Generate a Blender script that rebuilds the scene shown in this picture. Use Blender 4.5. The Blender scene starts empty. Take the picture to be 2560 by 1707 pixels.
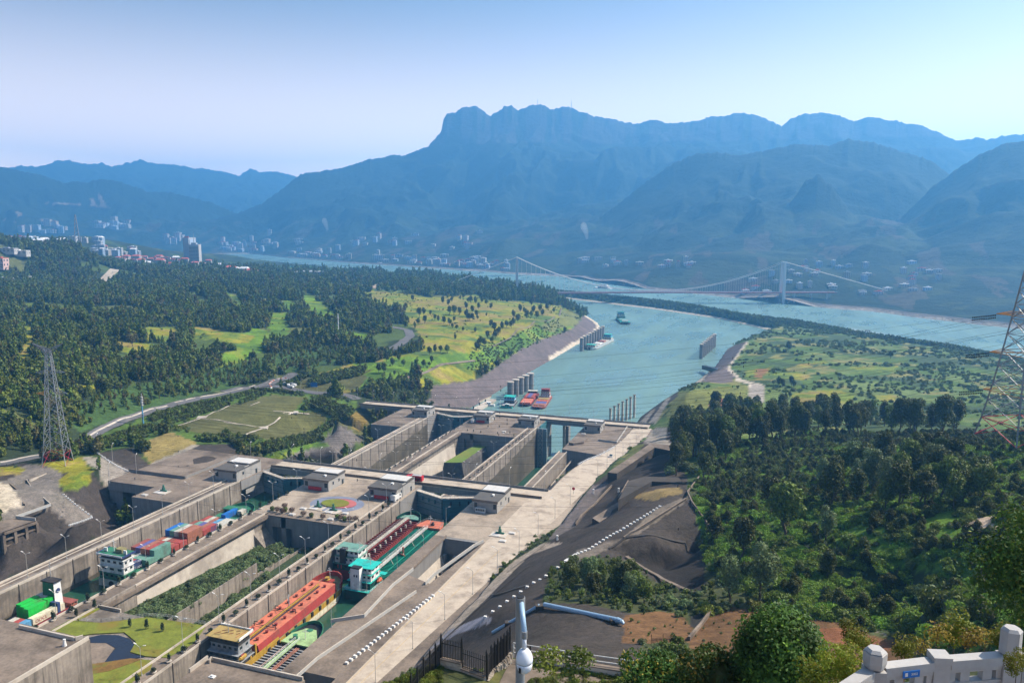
import bpy, bmesh, math, random
import numpy as np
from mathutils import Vector, Matrix, noise as mnoise
random.seed(7); rng = np.random.default_rng(7)
SC = bpy.context.scene
COL = SC.collection
R = math.radians
# ------------------------------------------------------------------ camera, sky, sun, exposure
FPX, CX, CY = 1944.0, 1280.0, 853.5
CAMZ = 186.0
PITCH = math.atan((CY - 565.0) / FPX); YAW = R(19.086)
cd = bpy.data.cameras.new('camera'); cam = bpy.data.objects.new('camera', cd); COL.objects.link(cam)
cam.location = (0, 0, CAMZ); cam.rotation_euler = (math.pi / 2 - PITCH, 0, YAW)
cd.sensor_width = 36; cd.lens = FPX / 2560 * 36; cd.clip_start = 0.5; cd.clip_end = 60000
SC.camera = cam
SUN_AZ, SUN_EL = R(54), R(45)           # clockwise from +Y, above the horizon
W = bpy.data.worlds.new('World'); SC.world = W; W.use_nodes = True
nt = W.node_tree; nt.nodes.clear()
sky = nt.nodes.new('ShaderNodeTexSky'); sky.sky_type = 'NISHITA'; sky.sun_disc = False
sky.sun_elevation = SUN_EL; sky.sun_rotation = SUN_AZ; sky.air_density = 1.0; sky.dust_density = 4.5; sky.ozone_density = 1.6; sky.altitude = 200
bg = nt.nodes.new('ShaderNodeBackground'); bg.inputs['Strength'].default_value = 0.066
wo = nt.nodes.new('ShaderNodeOutputWorld')
tcw = nt.nodes.new('ShaderNodeTexCoord'); sxw = nt.nodes.new('ShaderNodeSeparateXYZ'); nt.links.new(tcw.outputs['Generated'], sxw.inputs[0])
mrw = nt.nodes.new('ShaderNodeMapRange'); nt.links.new(sxw.outputs[2], mrw.inputs[0]); mrw.inputs[1].default_value = .33; mrw.inputs[2].default_value = 0.0; mrw.inputs[3].default_value = 0; mrw.inputs[4].default_value = 1
pww = nt.nodes.new('ShaderNodeMath'); pww.operation = 'POWER'; pww.inputs[1].default_value = 2.3; nt.links.new(mrw.outputs[0], pww.inputs[0])
mlw = nt.nodes.new('ShaderNodeMath'); mlw.operation = 'MULTIPLY'; mlw.inputs[1].default_value = .8; nt.links.new(pww.outputs[0], mlw.inputs[0])
mxw = nt.nodes.new('ShaderNodeMix'); mxw.data_type = 'RGBA'; nt.links.new(mlw.outputs[0], mxw.inputs[0]); nt.links.new(sky.outputs[0], mxw.inputs[6]); mxw.inputs[7].default_value = (62.0, 46.0, 35.0, 1)   # pale horizon all round
nt.links.new(mxw.outputs[2], bg.inputs[0]); nt.links.new(bg.outputs[0], wo.inputs[0])
sl = bpy.data.lights.new('sun', 'SUN'); sun = bpy.data.objects.new('sun', sl); COL.objects.link(sun)
sl.energy = 5.0; sl.angle = R(0.5); sl.color = (1.0, 0.90, 0.76)
sd = Vector((math.sin(SUN_AZ) * math.cos(SUN_EL), math.cos(SUN_AZ) * math.cos(SUN_EL), math.sin(SUN_EL)))
sun.rotation_euler = sd.to_track_quat('Z', 'Y').to_euler()
SC.view_settings.view_transform = 'Standard'; SC.view_settings.look = 'None'
SC.view_settings.exposure = 0.92; SC.view_settings.gamma = 1.0; SC.view_settings.use_curve_mapping = False
SC.cycles.max_bounces = 6; SC.cycles.diffuse_bounces = 2; SC.cycles.glossy_bounces = 2; SC.cycles.transmission_bounces = 2
SC.cycles.volume_bounces = 1; SC.cycles.transparent_max_bounces = 8; SC.cycles.sample_clamp_indirect = 4
HAZE_D, HAZE_C, HAZE_G = 1.65e-4, (.15, 0.50, 1.0), 0.42

# ------------------------------------------------------------------ projection helpers (photograph measured once, turned into metres)
_cp, _sp, _cy, _sy = math.cos(PITCH), math.sin(PITCH), math.cos(YAW), math.sin(YAW)
def rayv(px, py):
    x = (px - CX) / FPX; y = -(py - CY) / FPX
    f = _cp + y * _sp; z = -_sp + y * _cp
    return (x * _cy - f * _sy, x * _sy + f * _cy, z)
def un(px, py, z):
    r = rayv(px, py); t = (CAMZ - z) / (-r[2]); return (r[0] * t, r[1] * t)
def proj(X, Y, Z):
    xr = X * _cy + Y * _sy; f = -X * _sy + Y * _cy; z = Z - CAMZ
    dep = f * _cp - z * _sp; up = f * _sp + z * _cp
    return CX + FPX * xr / dep, CY - FPX * up / dep
def at_dist(px, py, d):      # point at horizontal distance d
    r = rayv(px, py); t = d / math.hypot(r[0], r[1]); return Vector((r[0] * t, r[1] * t, CAMZ + r[2] * t))
WIN = {1: (0, 1140, .36158), 2: (480, 1140, .36158), 3: (960, 1140, .36158), 4: (1440, 1140, .36158), 5: (1920, 1140, .36158),
       6: (0, 800, .28058), 7: (560, 900, .28058), 8: (1080, 900, .28058), 'b': (560, 540, .28058), 'c': (1160, 560, .28058),
       'd': (1720, 560, .28058), 'e': (2000, 700, .28057), 'h': (1600, 820, .27211), 'a': (0, 360, .28058), 'D': (0, 0, 1.08844)}
def S(w, x, y):
    o = WIN[w]; return (o[0] + x * o[2], o[1] + y * o[2])
def SL(w, pts): return [S(w, *p) for p in pts]
def unw(w, x, y, z): return un(*S(w, x, y), z)

# ------------------------------------------------------------------ mesh helpers
def tag(o, label=None, cat=None, group=None, kind=None):
    if label and len(label.split()) > 16: print('LONG', label)
    if label: o['label'] = label
    if cat: o['category'] = cat
    if group: o['group'] = group
    if kind: o['kind'] = kind
    return o
def empty(name, loc=(0, 0, 0), rz=0.0):
    o = bpy.data.objects.new(name, None); COL.objects.link(o); o.location = loc; o.rotation_euler = (0, 0, rz); o.empty_display_size = 1; return o
class MB:
    def __init__(s): s.v = []; s.f = []; s.m = []; s.mi = 0
    def mat(s, i): s.mi = i; return s
    def add(s, vs, fs):
        b = len(s.v); s.v += [tuple(v) for v in vs]
        for f in fs: s.f.append(tuple(b + i for i in f)); s.m.append(s.mi)
        return s
    def box(s, x0, x1, y0, y1, z0, z1, tx=0.0, ty=0.0):
        return s.add([(x0, y0, z0), (x1, y0, z0), (x1, y1, z0), (x0, y1, z0), (x0 + tx, y0 + ty, z1), (x1 - tx, y0 + ty, z1), (x1 - tx, y1 - ty, z1), (x0 + tx, y1 - ty, z1)],
                     [(3, 2, 1, 0), (4, 5, 6, 7), (0, 1, 5, 4), (1, 2, 6, 5), (2, 3, 7, 6), (3, 0, 4, 7)])
    def cbox(s, c, sx, sy, sz, rz=0.0):
        ca, sa = math.cos(rz), math.sin(rz); vs = []
        for dz in (0, sz):
            for dx, dy in ((-1, -1), (1, -1), (1, 1), (-1, 1)):
                a, b = dx * sx / 2, dy * sy / 2; vs.append((c[0] + a * ca - b * sa, c[1] + a * sa + b * ca, c[2] + dz))
        return s.add(vs, [(3, 2, 1, 0), (4, 5, 6, 7), (0, 1, 5, 4), (1, 2, 6, 5), (2, 3, 7, 6), (3, 0, 4, 7)])
    def prism(s, pts, z0, z1, top=None):
        n = len(pts); top = top or pts
        area = sum(pts[i][0] * pts[(i + 1) % n][1] - pts[(i + 1) % n][0] * pts[i][1] for i in range(n))
        if area < 0: pts = pts[::-1]; top = top[::-1]
        zt = (lambda i: z1) if not callable(z1) else (lambda i: z1(*top[i]))
        zb = (lambda i: z0) if not callable(z0) else (lambda i: z0(*pts[i]))
        vs = [(p[0], p[1], zb(i)) for i, p in enumerate(pts)] + [(p[0], p[1], zt(i)) for i, p in enumerate(top)]
        fs = [tuple(range(n))[::-1], tuple(range(n, 2 * n))] + [(i, (i + 1) % n, n + (i + 1) % n, n + i) for i in range(n)]
        return s.add(vs, fs)
    def bar(s, a, b, w, h=None, up=(0, 0, 1)):
        a, b = Vector(a), Vector(b); d = (b - a)
        if d.length < 1e-6: return s
        d.normalize(); up = Vector(up)
        if abs(d.dot(up)) > .99: up = Vector((1, 0, 0))
        x = d.cross(up).normalized() * (w / 2); y = x.cross(d).normalized() * ((h or w) / 2)
        vs = [a - x - y, a + x - y, a + x + y, a - x + y, b - x - y, b + x - y, b + x + y, b - x + y]
        return s.add(vs, [(3, 2, 1, 0), (4, 5, 6, 7), (0, 1, 5, 4), (1, 2, 6, 5), (2, 3, 7, 6), (3, 0, 4, 7)])
    def cyl(s, a, b, r0, r1=None, n=8, caps=True):
        a, b = Vector(a), Vector(b); r1 = r0 if r1 is None else r1; d = (b - a).normalized()
        u = d.cross(Vector((0, 0, 1))) if abs(d.z) < .99 else Vector((1, 0, 0)); u.normalize(); v = d.cross(u)
        vs = []
        for c, r in ((a, r0), (b, r1)):
            for i in range(n):
                t = 2 * math.pi * i / n; vs.append(c + (u * math.cos(t) + v * math.sin(t)) * r)
        fs = [(i, (i + 1) % n, n + (i + 1) % n, n + i) for i in range(n)]
        if caps: fs += [tuple(range(n))[::-1], tuple(range(n, 2 * n))]
        return s.add(vs, fs)
    def tube(s, pts, r, n=5):
        for a, b in zip(pts, pts[1:]): s.cyl(a, b, r, n=n)
        return s
    def lathe(s, prof, c=(0, 0, 0), n=10):
        vs = []
        for r, z in prof:
            for i in range(n):
                t = 2 * math.pi * i / n; vs.append((c[0] + r * math.cos(t), c[1] + r * math.sin(t), c[2] + z))
        fs = [(k * n + i, k * n + (i + 1) % n, (k + 1) * n + (i + 1) % n, (k + 1) * n + i) for k in range(len(prof) - 1) for i in range(n)]
        fs += [tuple(range(n))[::-1], tuple(range((len(prof) - 1) * n, len(prof) * n))]
        return s.add(vs, fs)
    def mesh(s, name, mats, smooth=False):
        me = bpy.data.meshes.new(name); me.from_pydata(s.v, [], s.f)
        for m in (mats if isinstance(mats, (list, tuple)) else [mats]): me.materials.append(m)
        if s.m and max(s.m) > 0: me.polygons.foreach_set('material_index', s.m)
        if smooth: me.polygons.foreach_set('use_smooth', [True] * len(s.f))
        me.update(); return me
    def build(s, name, mats, parent=None, smooth=False, loc=None, rz=None):
        o = bpy.data.objects.new(name, s.mesh(name, mats, smooth)); COL.objects.link(o)
        if parent: o.parent = parent
        if loc is not None: o.location = loc
        if rz is not None: o.rotation_euler = (0, 0, rz)
        return o
def link(name, me, parent=None, loc=None, rz=0.0, sc=None):
    o = bpy.data.objects.new(name, me); COL.objects.link(o)
    if parent: o.parent = parent
    if loc is not None: o.location = loc
    o.rotation_euler = (0, 0, rz)
    if sc is not None: o.scale = sc if not isinstance(sc, (int, float)) else (sc, sc, sc)
    return o
KIDS = {}
def copy_tree(o, parent=None):
    c = o.copy(); COL.objects.link(c)
    if parent: c.parent = parent
    ks = KIDS.get(o.name) or [k for k in bpy.data.objects if k.parent == o]; KIDS[o.name] = ks
    for ch in ks: copy_tree(ch, c)
    return c
ORD = 'first second third fourth fifth sixth seventh eighth ninth tenth eleventh twelfth thirteenth fourteenth fifteenth sixteenth seventeenth eighteenth nineteenth'.split()
TENS = {20: 'twentieth', 30: 'thirtieth', 40: 'fortieth', 50: 'fiftieth', 60: 'sixtieth', 70: 'seventieth', 80: 'eightieth', 90: 'ninetieth'}
TEN = {2: 'twenty', 3: 'thirty', 4: 'forty', 5: 'fifty', 6: 'sixty', 7: 'seventy', 8: 'eighty', 9: 'ninety'}
def ordn(i):
    i += 1
    if i <= 19: return ORD[i - 1]
    if i % 10 == 0: return TENS.get(i, 'last')
    return TEN[i // 10] + '-' + ORD[i % 10 - 1]

# ------------------------------------------------------------------ materials
def newmat(name):
    m = bpy.data.materials.new(name); m.use_nodes = True; n = m.node_tree; b = n.nodes['Principled BSDF']; return m, n, b
def _pos(n, scale=(1, 1, 1), obj=False):
    if obj: src = n.nodes.new('ShaderNodeTexCoord').outputs['Object']
    else: src = n.nodes.new('ShaderNodeNewGeometry').outputs['Position']
    mp = n.nodes.new('ShaderNodeMapping'); mp.inputs['Scale'].default_value = scale; n.links.new(src, mp.inputs[0]); return mp.outputs[0]
def _noise(n, vec, scale, detail=4, rough=.6):
    t = n.nodes.new('ShaderNodeTexNoise'); t.inputs['Scale'].default_value = scale; t.inputs['Detail'].default_value = detail; t.inputs['Roughness'].default_value = rough
    n.links.new(vec, t.inputs['Vector']); return t.outputs['Fac']
def _ramp(n, fac, stops):
    r = n.nodes.new('ShaderNodeValToRGB'); e = r.color_ramp.elements
    while len(e) < len(stops): e.new(.5)
    for k, (p, c) in enumerate(stops): e[k].position = p; e[k].color = (*c, 1) if len(c) == 3 else c
    n.links.new(fac, r.inputs[0]); return r.outputs[0]
def _mix(n, f, a, b, mode='MIX'):
    m = n.nodes.new('ShaderNodeMix'); m.data_type = 'RGBA'; m.blend_type = mode
    if isinstance(f, (int, float)): m.inputs[0].default_value = f
    else: n.links.new(f, m.inputs[0])
    for k, c in ((6, a), (7, b)):
        if isinstance(c, tuple): m.inputs[k].default_value = (*c, 1) if len(c) == 3 else c
        else: n.links.new(c, m.inputs[k])
    return m.outputs[2]
def _bump(n, b, fac, strength, dist=.1):
    u = n.nodes.new('ShaderNodeBump'); u.inputs['Strength'].default_value = strength; u.inputs['Distance'].default_value = dist
    n.links.new(fac, u.inputs['Height']); n.links.new(u.outputs[0], b.inputs['Normal'])
def weathered(name, c, var=.25, scale=.15, rough=.85, stain=None, streak=0.0, fine=3.0, bump=.2, metal=0.0, spec=.3):
    m, n, b = newmat(name); P = _pos(n)
    lo = tuple(x * (1 - var) for x in c); hi = tuple(min(1, x * (1 + var)) for x in c)
    col = _ramp(n, _noise(n, P, scale, 6, .65), [(.32, lo), (.68, hi)])
    f2 = _noise(n, P, fine, 3, .6)
    col = _mix(n, .35, col, _ramp(n, f2, [(.35, lo), (.65, hi)]))
    if stain:
        s2 = _noise(n, _pos(n, (1, 1, 1)), scale * .45, 8, .7)
        col = _mix(n, _ramp(n, s2, [(.5, (0, 0, 0)), (.66, (1, 1, 1))]), col, stain)
    if streak:
        s3 = _noise(n, _pos(n, (1, 1, .04)), .9, 5, .7)
        k = n.nodes.new('ShaderNodeMath'); k.operation = 'MULTIPLY'; k.inputs[1].default_value = streak
        n.links.new(_ramp(n, s3, [(.45, (0, 0, 0)), (.7, (1, 1, 1))]), k.inputs[0])
        col = _mix(n, k.outputs[0], col, tuple(x * .35 for x in c))
    n.links.new(col, b.inputs['Base Color']); b.inputs['Roughness'].default_value = rough; b.inputs['Metallic'].default_value = metal
    b.inputs['Specular IOR Level'].default_value = spec
    if bump: _bump(n, b, f2, bump, .08)
    return m
def paint(name, c, rough=.5, var=.14, metal=0.0): return weathered(name, c, var, .6, rough, None, 0, 5.0, .08, metal, .4)
M = {}
M['conc'] = weathered('weathered_concrete', (.175, .138, .108), .45, .10, .9, (.075, .058, .045), 0, 1.2)
M['conc_fore'] = weathered('forecourt_concrete', (.30, .245, .19), .32, .10, .9, (.15, .12, .095), 0, 1.2)
M['conc_light'] = weathered('pale_concrete', (.43, .38, .32), .2, .12, .9, (.28, .24, .20), 0, 1.2)
M['conc_wall'] = weathered('streaked_concrete_wall', (.235, .20, .165), .30, .12, .9, (.11, .09, .07), .95, 1.0)
M['conc_wet_shade'] = weathered('brown_wet_and_shade_wall', (.10, .085, .06), .4, .10, .7, (.045, .04, .03), .6, 1.0)  # also colours the painted shadow band on the far left chamber wall
M['conc_road'] = weathered('road_concrete', (.40, .335, .265), .2, .22, .9, (.23, .185, .145), 0, 1.5)
M['conc_dark'] = weathered('dark_sprayed_concrete', (.055, .047, .041), .3, .08, .92, (.045, .040, .036), .25, .8)
M['conc_grey'] = weathered('grey_concrete', (.21, .20, .19), .15, .2, .9, None, .35)
M['house_wall'] = weathered('control_house_wall', (.30, .285, .265), .08, .3, .85, None, .25)
M['roof_dark'] = weathered('roof_felt', (.085, .08, .075), .2, .3)
M['white'] = paint('white_paint', (.62, .61, .59), .5, .12)
M['skylight'] = paint('pale_roof_panel', (.50, .48, .45), .5, .08)
M['asphalt'] = weathered('asphalt', (.10, .097, .10), .15, .2, .9, (.13, .12, .115))
M['black'] = paint('black_metal', (.012, .012, .013), .5)
M['steel'] = paint('galvanised_steel', (.24, .25, .26), .45, .12, .3)
M['gate'] = paint('blue_grey_lock_gate', (.16, .22, .24), .55, .25)
M['gate_teal'] = paint('teal_gate_steel', (.03, .12, .14), .55, .25)
M['rail'] = paint('pale_rail', (.36, .36, .35), .5)
M['glass_dark'] = paint('dark_glass', (.02, .03, .035), .15, .1)
M['red'] = paint('red_paint', (.42, .02, .03), .5)
M['yellow'] = paint('yellow_paint', (.62, .33, .01), .5, .2)
M['line_y'] = paint('worn_yellow_line', (.45, .30, .10), .8, .3)
M['green_eq'] = paint('green_machine_paint', (.03, .13, .09), .5)
def flatleaf(name, c, var=.45, trans=.25):
    m, n, b = newmat(name)
    oi = n.nodes.new('ShaderNodeObjectInfo'); P = _pos(n)
    f = _noise(n, P, .9, 2, .6)
    col = _ramp(n, f, [(.3, tuple(x * (1 - var) for x in c)), (.7, tuple(x * (1 + var) for x in c))])
    hs = n.nodes.new('ShaderNodeHueSaturation'); n.links.new(col, hs.inputs['Color'])
    mr = n.nodes.new('ShaderNodeMapRange'); n.links.new(oi.outputs['Random'], mr.inputs[0]); mr.inputs[3].default_value = .485; mr.inputs[4].default_value = .515
    n.links.new(mr.outputs[0], hs.inputs['Hue'])
    mv = n.nodes.new('ShaderNodeMapRange'); n.links.new(oi.outputs['Random'], mv.inputs[0]); mv.inputs[3].default_value = .7; mv.inputs[4].default_value = 1.35
    n.links.new(mv.outputs[0], hs.inputs['Value'])
    n.links.new(hs.outputs[0], b.inputs['Base Color']); b.inputs['Roughness'].default_value = .6; b.inputs['Specular IOR Level'].default_value = .25
    tr = n.nodes.new('ShaderNodeBsdfTranslucent'); n.links.new(hs.outputs[0], tr.inputs[0]); mx = n.nodes.new('ShaderNodeMixShader'); mx.inputs[0].default_value = trans
    n.links.new(b.outputs[0], mx.inputs[1]); n.links.new(tr.outputs[0], mx.inputs[2]); n.links.new(mx.outputs[0], n.nodes['Material Output'].inputs[0])
    return m
M['leaf_dark'] = flatleaf('dark_evergreen_leaves', (.060, .072, .010))
M['leaf_mid'] = flatleaf('mid_green_leaves', (.090, .122, .014))
M['leaf_yel'] = flatleaf('yellow_green_leaves', (.13, .15, .018))
M['leaf_kudzu'] = flatleaf('bright_creeper_leaves', (.13, .215, .022), .4, .35)
M['leaf_autumn'] = flatleaf('autumn_leaves', (.10, .085, .024))
M['leaf_gloss'] = flatleaf('glossy_leaves', (.045, .09, .015), .5, .3)
M['leaf_gold'] = flatleaf('golden_leaves', (.25, .19, .03), .4, .35)
M['leaf_grey'] = flatleaf('grey_green_leaves', (.12, .16, .060), .4)
M['leaf_plum'] = flatleaf('plum_leaves', (.10, .06, .045), .4)
M['bark'] = weathered('bark', (.09, .07, .05), .3, 2)
M['hedge'] = flatleaf('clipped_hedge_leaves', (.024, .040, .014), .4, .15)
# ------------------------------------------------------------------ terrain heights
def vnoise(x, y, seed=0):      # vectorised value noise, smooth
    xi = np.floor(x).astype(np.int64); yi = np.floor(y).astype(np.int64); xf = x - xi; yf = y - yi
    def h(a, b):
        n = (a * 374761393 + b * 668265263 + seed * 974711) & 0x7fffffff
        n = ((n ^ (n >> 13)) * 1274126177) & 0x7fffffff
        return ((n ^ (n >> 16)) & 0xffff) / 65535.0
    u = xf * xf * (3 - 2 * xf); v = yf * yf * (3 - 2 * yf)
    return (h(xi, yi) * (1 - u) + h(xi + 1, yi) * u) * (1 - v) + (h(xi, yi + 1) * (1 - u) + h(xi + 1, yi + 1) * u) * v
def fbm(x, y, oct=4, seed=0):
    s = 0; a = 1; t = 0
    for k in range(oct): s = s + a * vnoise(x * 2 ** k, y * 2 ** k, seed + k); t += a; a *= .5
    return s / t
def inpoly(px, py, poly):
    c = np.zeros(px.shape, bool); n = len(poly); j = n - 1
    for i in range(n):
        xi, yi = poly[i]; xj, yj = poly[j]
        if yi != yj: c ^= ((yi > py) != (yj > py)) & (px < (xj - xi) * (py - yi) / (yj - yi) + xi)
        j = i
    return c
def segdist(X, Y, line, closed=False):
    d = np.full(X.shape, 1e9); L = list(line) + ([line[0]] if closed else [])
    for (ax, ay), (bx, by) in zip(L, L[1:]):
        dx, dy = bx - ax, by - ay; t = np.clip(((X - ax) * dx + (Y - ay) * dy) / (dx * dx + dy * dy + 1e-9), 0, 1)
        d = np.minimum(d, np.hypot(X - ax - t * dx, Y - ay - t * dy))
    return d
CT = []
def ctl(w, z, *pts):
    for p in pts: X, Y = unw(w, p[0], p[1], p[2] if len(p) > 2 else z); CT.append((X, Y, p[2] if len(p) > 2 else z))
def cw(*pts): CT.extend(pts)
# left bank and fields
ctl('c', 18, (0, 1400), (110, 1390), (370, 1210), (500, 1120), (700, 1020), (900, 960), (1000, 910), (1060, 830), (960, 770), (860, 735, 17))
ctl(7, 33, (1190, 345, 31), (1450, 250, 33), (1700, 150, 34), (1970, 40, 35))
ctl('b', 36, (2230, 1290)); ctl('c', 37, (0, 1240, 35), (270, 1085), (550, 930), (700, 870), (850, 815, 35), (870, 745, 30))
ctl('b', 40, (1400, 1400, 37), (1250, 1480, 35), (2200, 1100), (2000, 950, 41), (1600, 850, 43), (2200, 750, 42), (1300, 700, 44), (1800, 1000))
ctl('c', 38, (300, 720), (700, 650, 30), (600, 800, 36), (100, 900, 40))
# roads on the left
ROADL = [(8, 0, 415, 31), (7, 1500, 375, 31), (7, 1190, 345, 31), (7, 850, 290, 32), (7, 640, 250, 32.5), (7, 450, 225, 33), (7, 230, 245, 34), (7, 0, 285, 36),
         (6, 2281, 592, 36.5), (6, 1900, 680, 39), (6, 1500, 775, 42), (6, 1180, 870, 45), (6, 950, 960, 47), (6, 800, 1040, 49), (6, 640, 1120, 51), (6, 350, 1205, 51.5), (6, 0, 1285, 52)]
for w, x, y, z in ROADL[2:]: ctl(w, z, (x, y))
ctl(6, 44, (1550, 950, 47), (2000, 850, 43), (1900, 950, 45), (1300, 1080, 51), (900, 1170, 51.2), (1150, 1140, 52), (1500, 1010, 53), (1700, 1090, 50), (1350, 1270, 47), (1780, 1110, 48), (2100, 1215, 50), (1650, 1412, 50.5), (1150, 1345, 50.5), (1240, 1340, 50), (1500, 1330, 49.8), (1900, 1180, 49.5), (860, 1190, 50.8), (1000, 1260, 50.8))
ctl(7, 40, (340, 600, 43), (620, 465, 40), (1000, 500, 37.5), (200, 740, 44), (600, 700, 41), (300, 400, 40), (900, 400, 36), (60, 640, 45), (0, 870, 50), (400, 860, 41), (150, 800, 46))
ctl(7, 30, (1030, 560, 36), (860, 720, 36), (970, 760, 35), (1200, 700, 14), (1000, 800, 12), (760, 850, 22), (600, 870, 36), (650, 850, 36), (500, 890, 38), (1150, 440, 34), (1290, 570, 22), (1280, 700, 10), (1400, 500, 18), (1230, 400, 30), (1150, 560, 28), (1000, 870, -2), (850, 900, 0), (1150, 840, -4))
cw((-285, 440, -6), (-290, 500, -4), (-300, 400, -4), (-310, 620, 20), (-330, 640, 22), (-320, 760, 14), (-320, 900, 14))
# left of the near chamber: excavation and access roads
ctl(1, 51, (715, 100, 51), (560, 0, 51), (880, 90, 51), (300, 60, 51.5), (420, 90, 52), (600, 120, 52), (500, 200, 52), (200, 180, 50), (330, 330, 49.5), (110, 430, 49.5), (420, 250, 49.5), (630, 430, 49), (480, 480, 48.5), (250, 445, 49.3), (30, 530, 48.5), (0, 400, 49.5), (80, 250, 50), (0, 200, 56))
ctl(1, 38, (250, 600, 36), (30, 740, 33), (500, 600, 37), (650, 520, 37), (720, 330, 40), (640, 300, 44), (0, 800, 33), (740, 470, 33), (680, 180, 49))
cw((-290, 250, 26), (-290, 180, 26), (-290, 290, 28), (-300, 150, 26), (-320, 310, 30))
# left forest
ctl(6, 60, (0, 1150, 55), (0, 900, 66), (300, 1100, 53), (500, 900, 58), (900, 800, 54), (0, 600, 74), (600, 500, 66), (1200, 600, 56), (1200, 300, 60), (1700, 500, 50), (2000, 300, 52), (0, 250, 78), (1000, 50, 64), (2000, 100, 58))
ctl('b', 50, (0, 1350, 44), (400, 1300, 42), (800, 1200, 42), (0, 1000, 55), (600, 900, 55), (1200, 950, 48), (1000, 700, 50), (400, 700, 56), (0, 600, 58), (1500, 1050, 42), (1400, 640, 44), (800, 640, 46), (1600, 600, 36), (1000, 560, 34))
ctl('a', 60, (0, 1240), (500, 1250, 60), (1000, 1250, 60), (1500, 1150, 60), (2000, 1180, 56), (0, 1450, 66), (800, 1400, 62), (1600, 1400, 60), (2200, 1350, 58), (1300, 1050, 60), (1750, 1060, 56), (2200, 1150, 52), (950, 1150, 62), (900, 1100, 66), (2280, 1100, 40), (1900, 1020, 46), (1500, 960, 54))
for px, py, d in [(60, 612, 2250), (180, 614, 2300), (0, 600, 2200), (-200, 590, 2200), (225, 630, 2350), (150, 605, 3300), (220, 585, 3500), (320, 604, 3500), (50, 598, 3200), (330, 630, 3300), (420, 626, 3500), (300, 620, 3250)]:
    v = at_dist(px, py, d); cw((v.x, v.y, v.z - 8))
# island and right bank
ctl('d', 18, (540, 1045), (460, 1160), (350, 1280), (420, 1340, 22)); ctl('d', 22, (1000, 1100), (2000, 1300), (800, 990, 16), (1500, 1150, 20), (600, 1200, 21), (1000, 1400, 24), (600, 1500, 25), (2281, 1500, 25))
ctl('h', 26, (1100, 560), (950, 780, 29), (700, 600, 27), (2300, 550, 26), (500, 520, 26), (300, 780, 30), (400, 600, 29))
ctl(8, 31, (2000, 600, 31), (2100, 580, 31.5), (2200, 420, 30), (2180, 300, 26), (1900, 600, 31), (1960, 620, 31))
cw((-85, 600, 31), (-86, 560, 33), (-87, 520, 37), (-88, 480, 42), (-88, 440, 47), (-90, 400, 50.6), (-92, 350, 50.6), (-97, 300, 50.6), (-101, 250, 50.6), (-106, 210, 50.6), (-110, 180, 50.6), (-114, 140, 50.6))
# embankments right of the road
ctl(8, 60, (1880, 740, 42), (2050, 700, 42), (1700, 880, 47), (2100, 950, 50), (2100, 760, 48), (1600, 1000, 52), (1660, 1005, 52), (1500, 1080, 51), (1750, 1040, 62), (1950, 1010, 66), (2200, 1050, 70), (1600, 1180, 56), (1420, 1300, 54), (1280, 1440, 53), (1650, 1240, 58), (1700, 1130, 66), (1900, 1100, 66))
ctl(8, 72, (1900, 1260, 72), (1750, 1260, 70), (2000, 1300, 77), (2180, 1200, 75), (1600, 1460, 76))
ctl(4, 78, (580, 350, 80), (300, 520, 79), (0, 680, 78), (600, 240, 76), (770, 290, 82), (950, 540, 84), (930, 560, 82), (560, 560, 82), (350, 550, 81), (300, 690, 80), (350, 720, 76), (600, 800, 72), (830, 950, 82), (850, 700, 74), (560, 640, 79), (100, 900, 84), (350, 950, 86))
ctl(3, 78, (1760, 420, 79), (1480, 600, 78), (1250, 730, 78), (1000, 890, 78), (860, 1000, 78), (700, 1110, 78), (1200, 560, 58), (1000, 680, 54), (1500, 440, 62), (1300, 600, 62), (860, 800, 54), (1000, 800, 63), (700, 1000, 56), (560, 1150, 58), (400, 1240, 54), (200, 1480, 52.5))
ctl(3, 92, (1080, 1020, 90), (1400, 1080, 96), (1640, 1160, 98), (900, 1250, 90), (1300, 1250, 100), (1700, 1300, 104), (1300, 1330, 106), (1700, 1440, 112), (1000, 1330, 104), (1100, 950, 84), (800, 1180, 82), (650, 1280, 76))
ctl(4, 100, (600, 1050, 93), (560, 1080, 95), (640, 1300, 103), (770, 1280, 103), (930, 1050, 96), (800, 1170, 97), (500, 1000, 90), (600, 1450, 112), (330, 1130, 98), (1000, 1300, 104))
ctl(5, 100, (150, 1080, 98), (600, 1130, 98), (900, 1240, 104), (1080, 1360, 108), (400, 1400, 109), (330, 1200, 104), (700, 1100, 92), (900, 1180, 96))
# the wooded hill
for px, py, d, z in [(1700, 1075, 440, 0), (1850, 1085, 430, 0), (2050, 1090, 430, 0), (2250, 1090, 420, 0), (2450, 1095, 360, 0), (2540, 1095, 330, 0), (2650, 1100, 320, 0), (1650, 1120, 430, 0), (1850, 1150, 380, 0), (2100, 1120, 390, 0),
                     (1750, 1240, 310, 0), (1900, 1200, 330, 0), (2300, 1180, 300, 0), (2200, 1280, 225, 0), (2050, 1300, 235, 0), (2450, 1290, 210, 0), (2520, 1300, 205, 0), (1780, 1400, 215, 0), (2000, 1420, 195, 0), (2150, 1440, 180, 0), (2350, 1440, 160, 0), (2500, 1400, 150, 0), (1650, 1180, 360, 0), (2560, 1500, 135, 0), (2000, 1500, 170, 0), (2350, 1520, 150, 0)]:
    v = at_dist(px, py, d); cw((v.x, v.y, v.z - 4))
cw((-330, 60, 51), (-250, 40, 30), (400, 200, 100), (500, 500, 60), (600, 900, 28), (-600, 100, 60), (-900, 300, 70), (-60, 60, 110), (0, 110, 114), (60, 100, 116), (-110, 80, 70))
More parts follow.
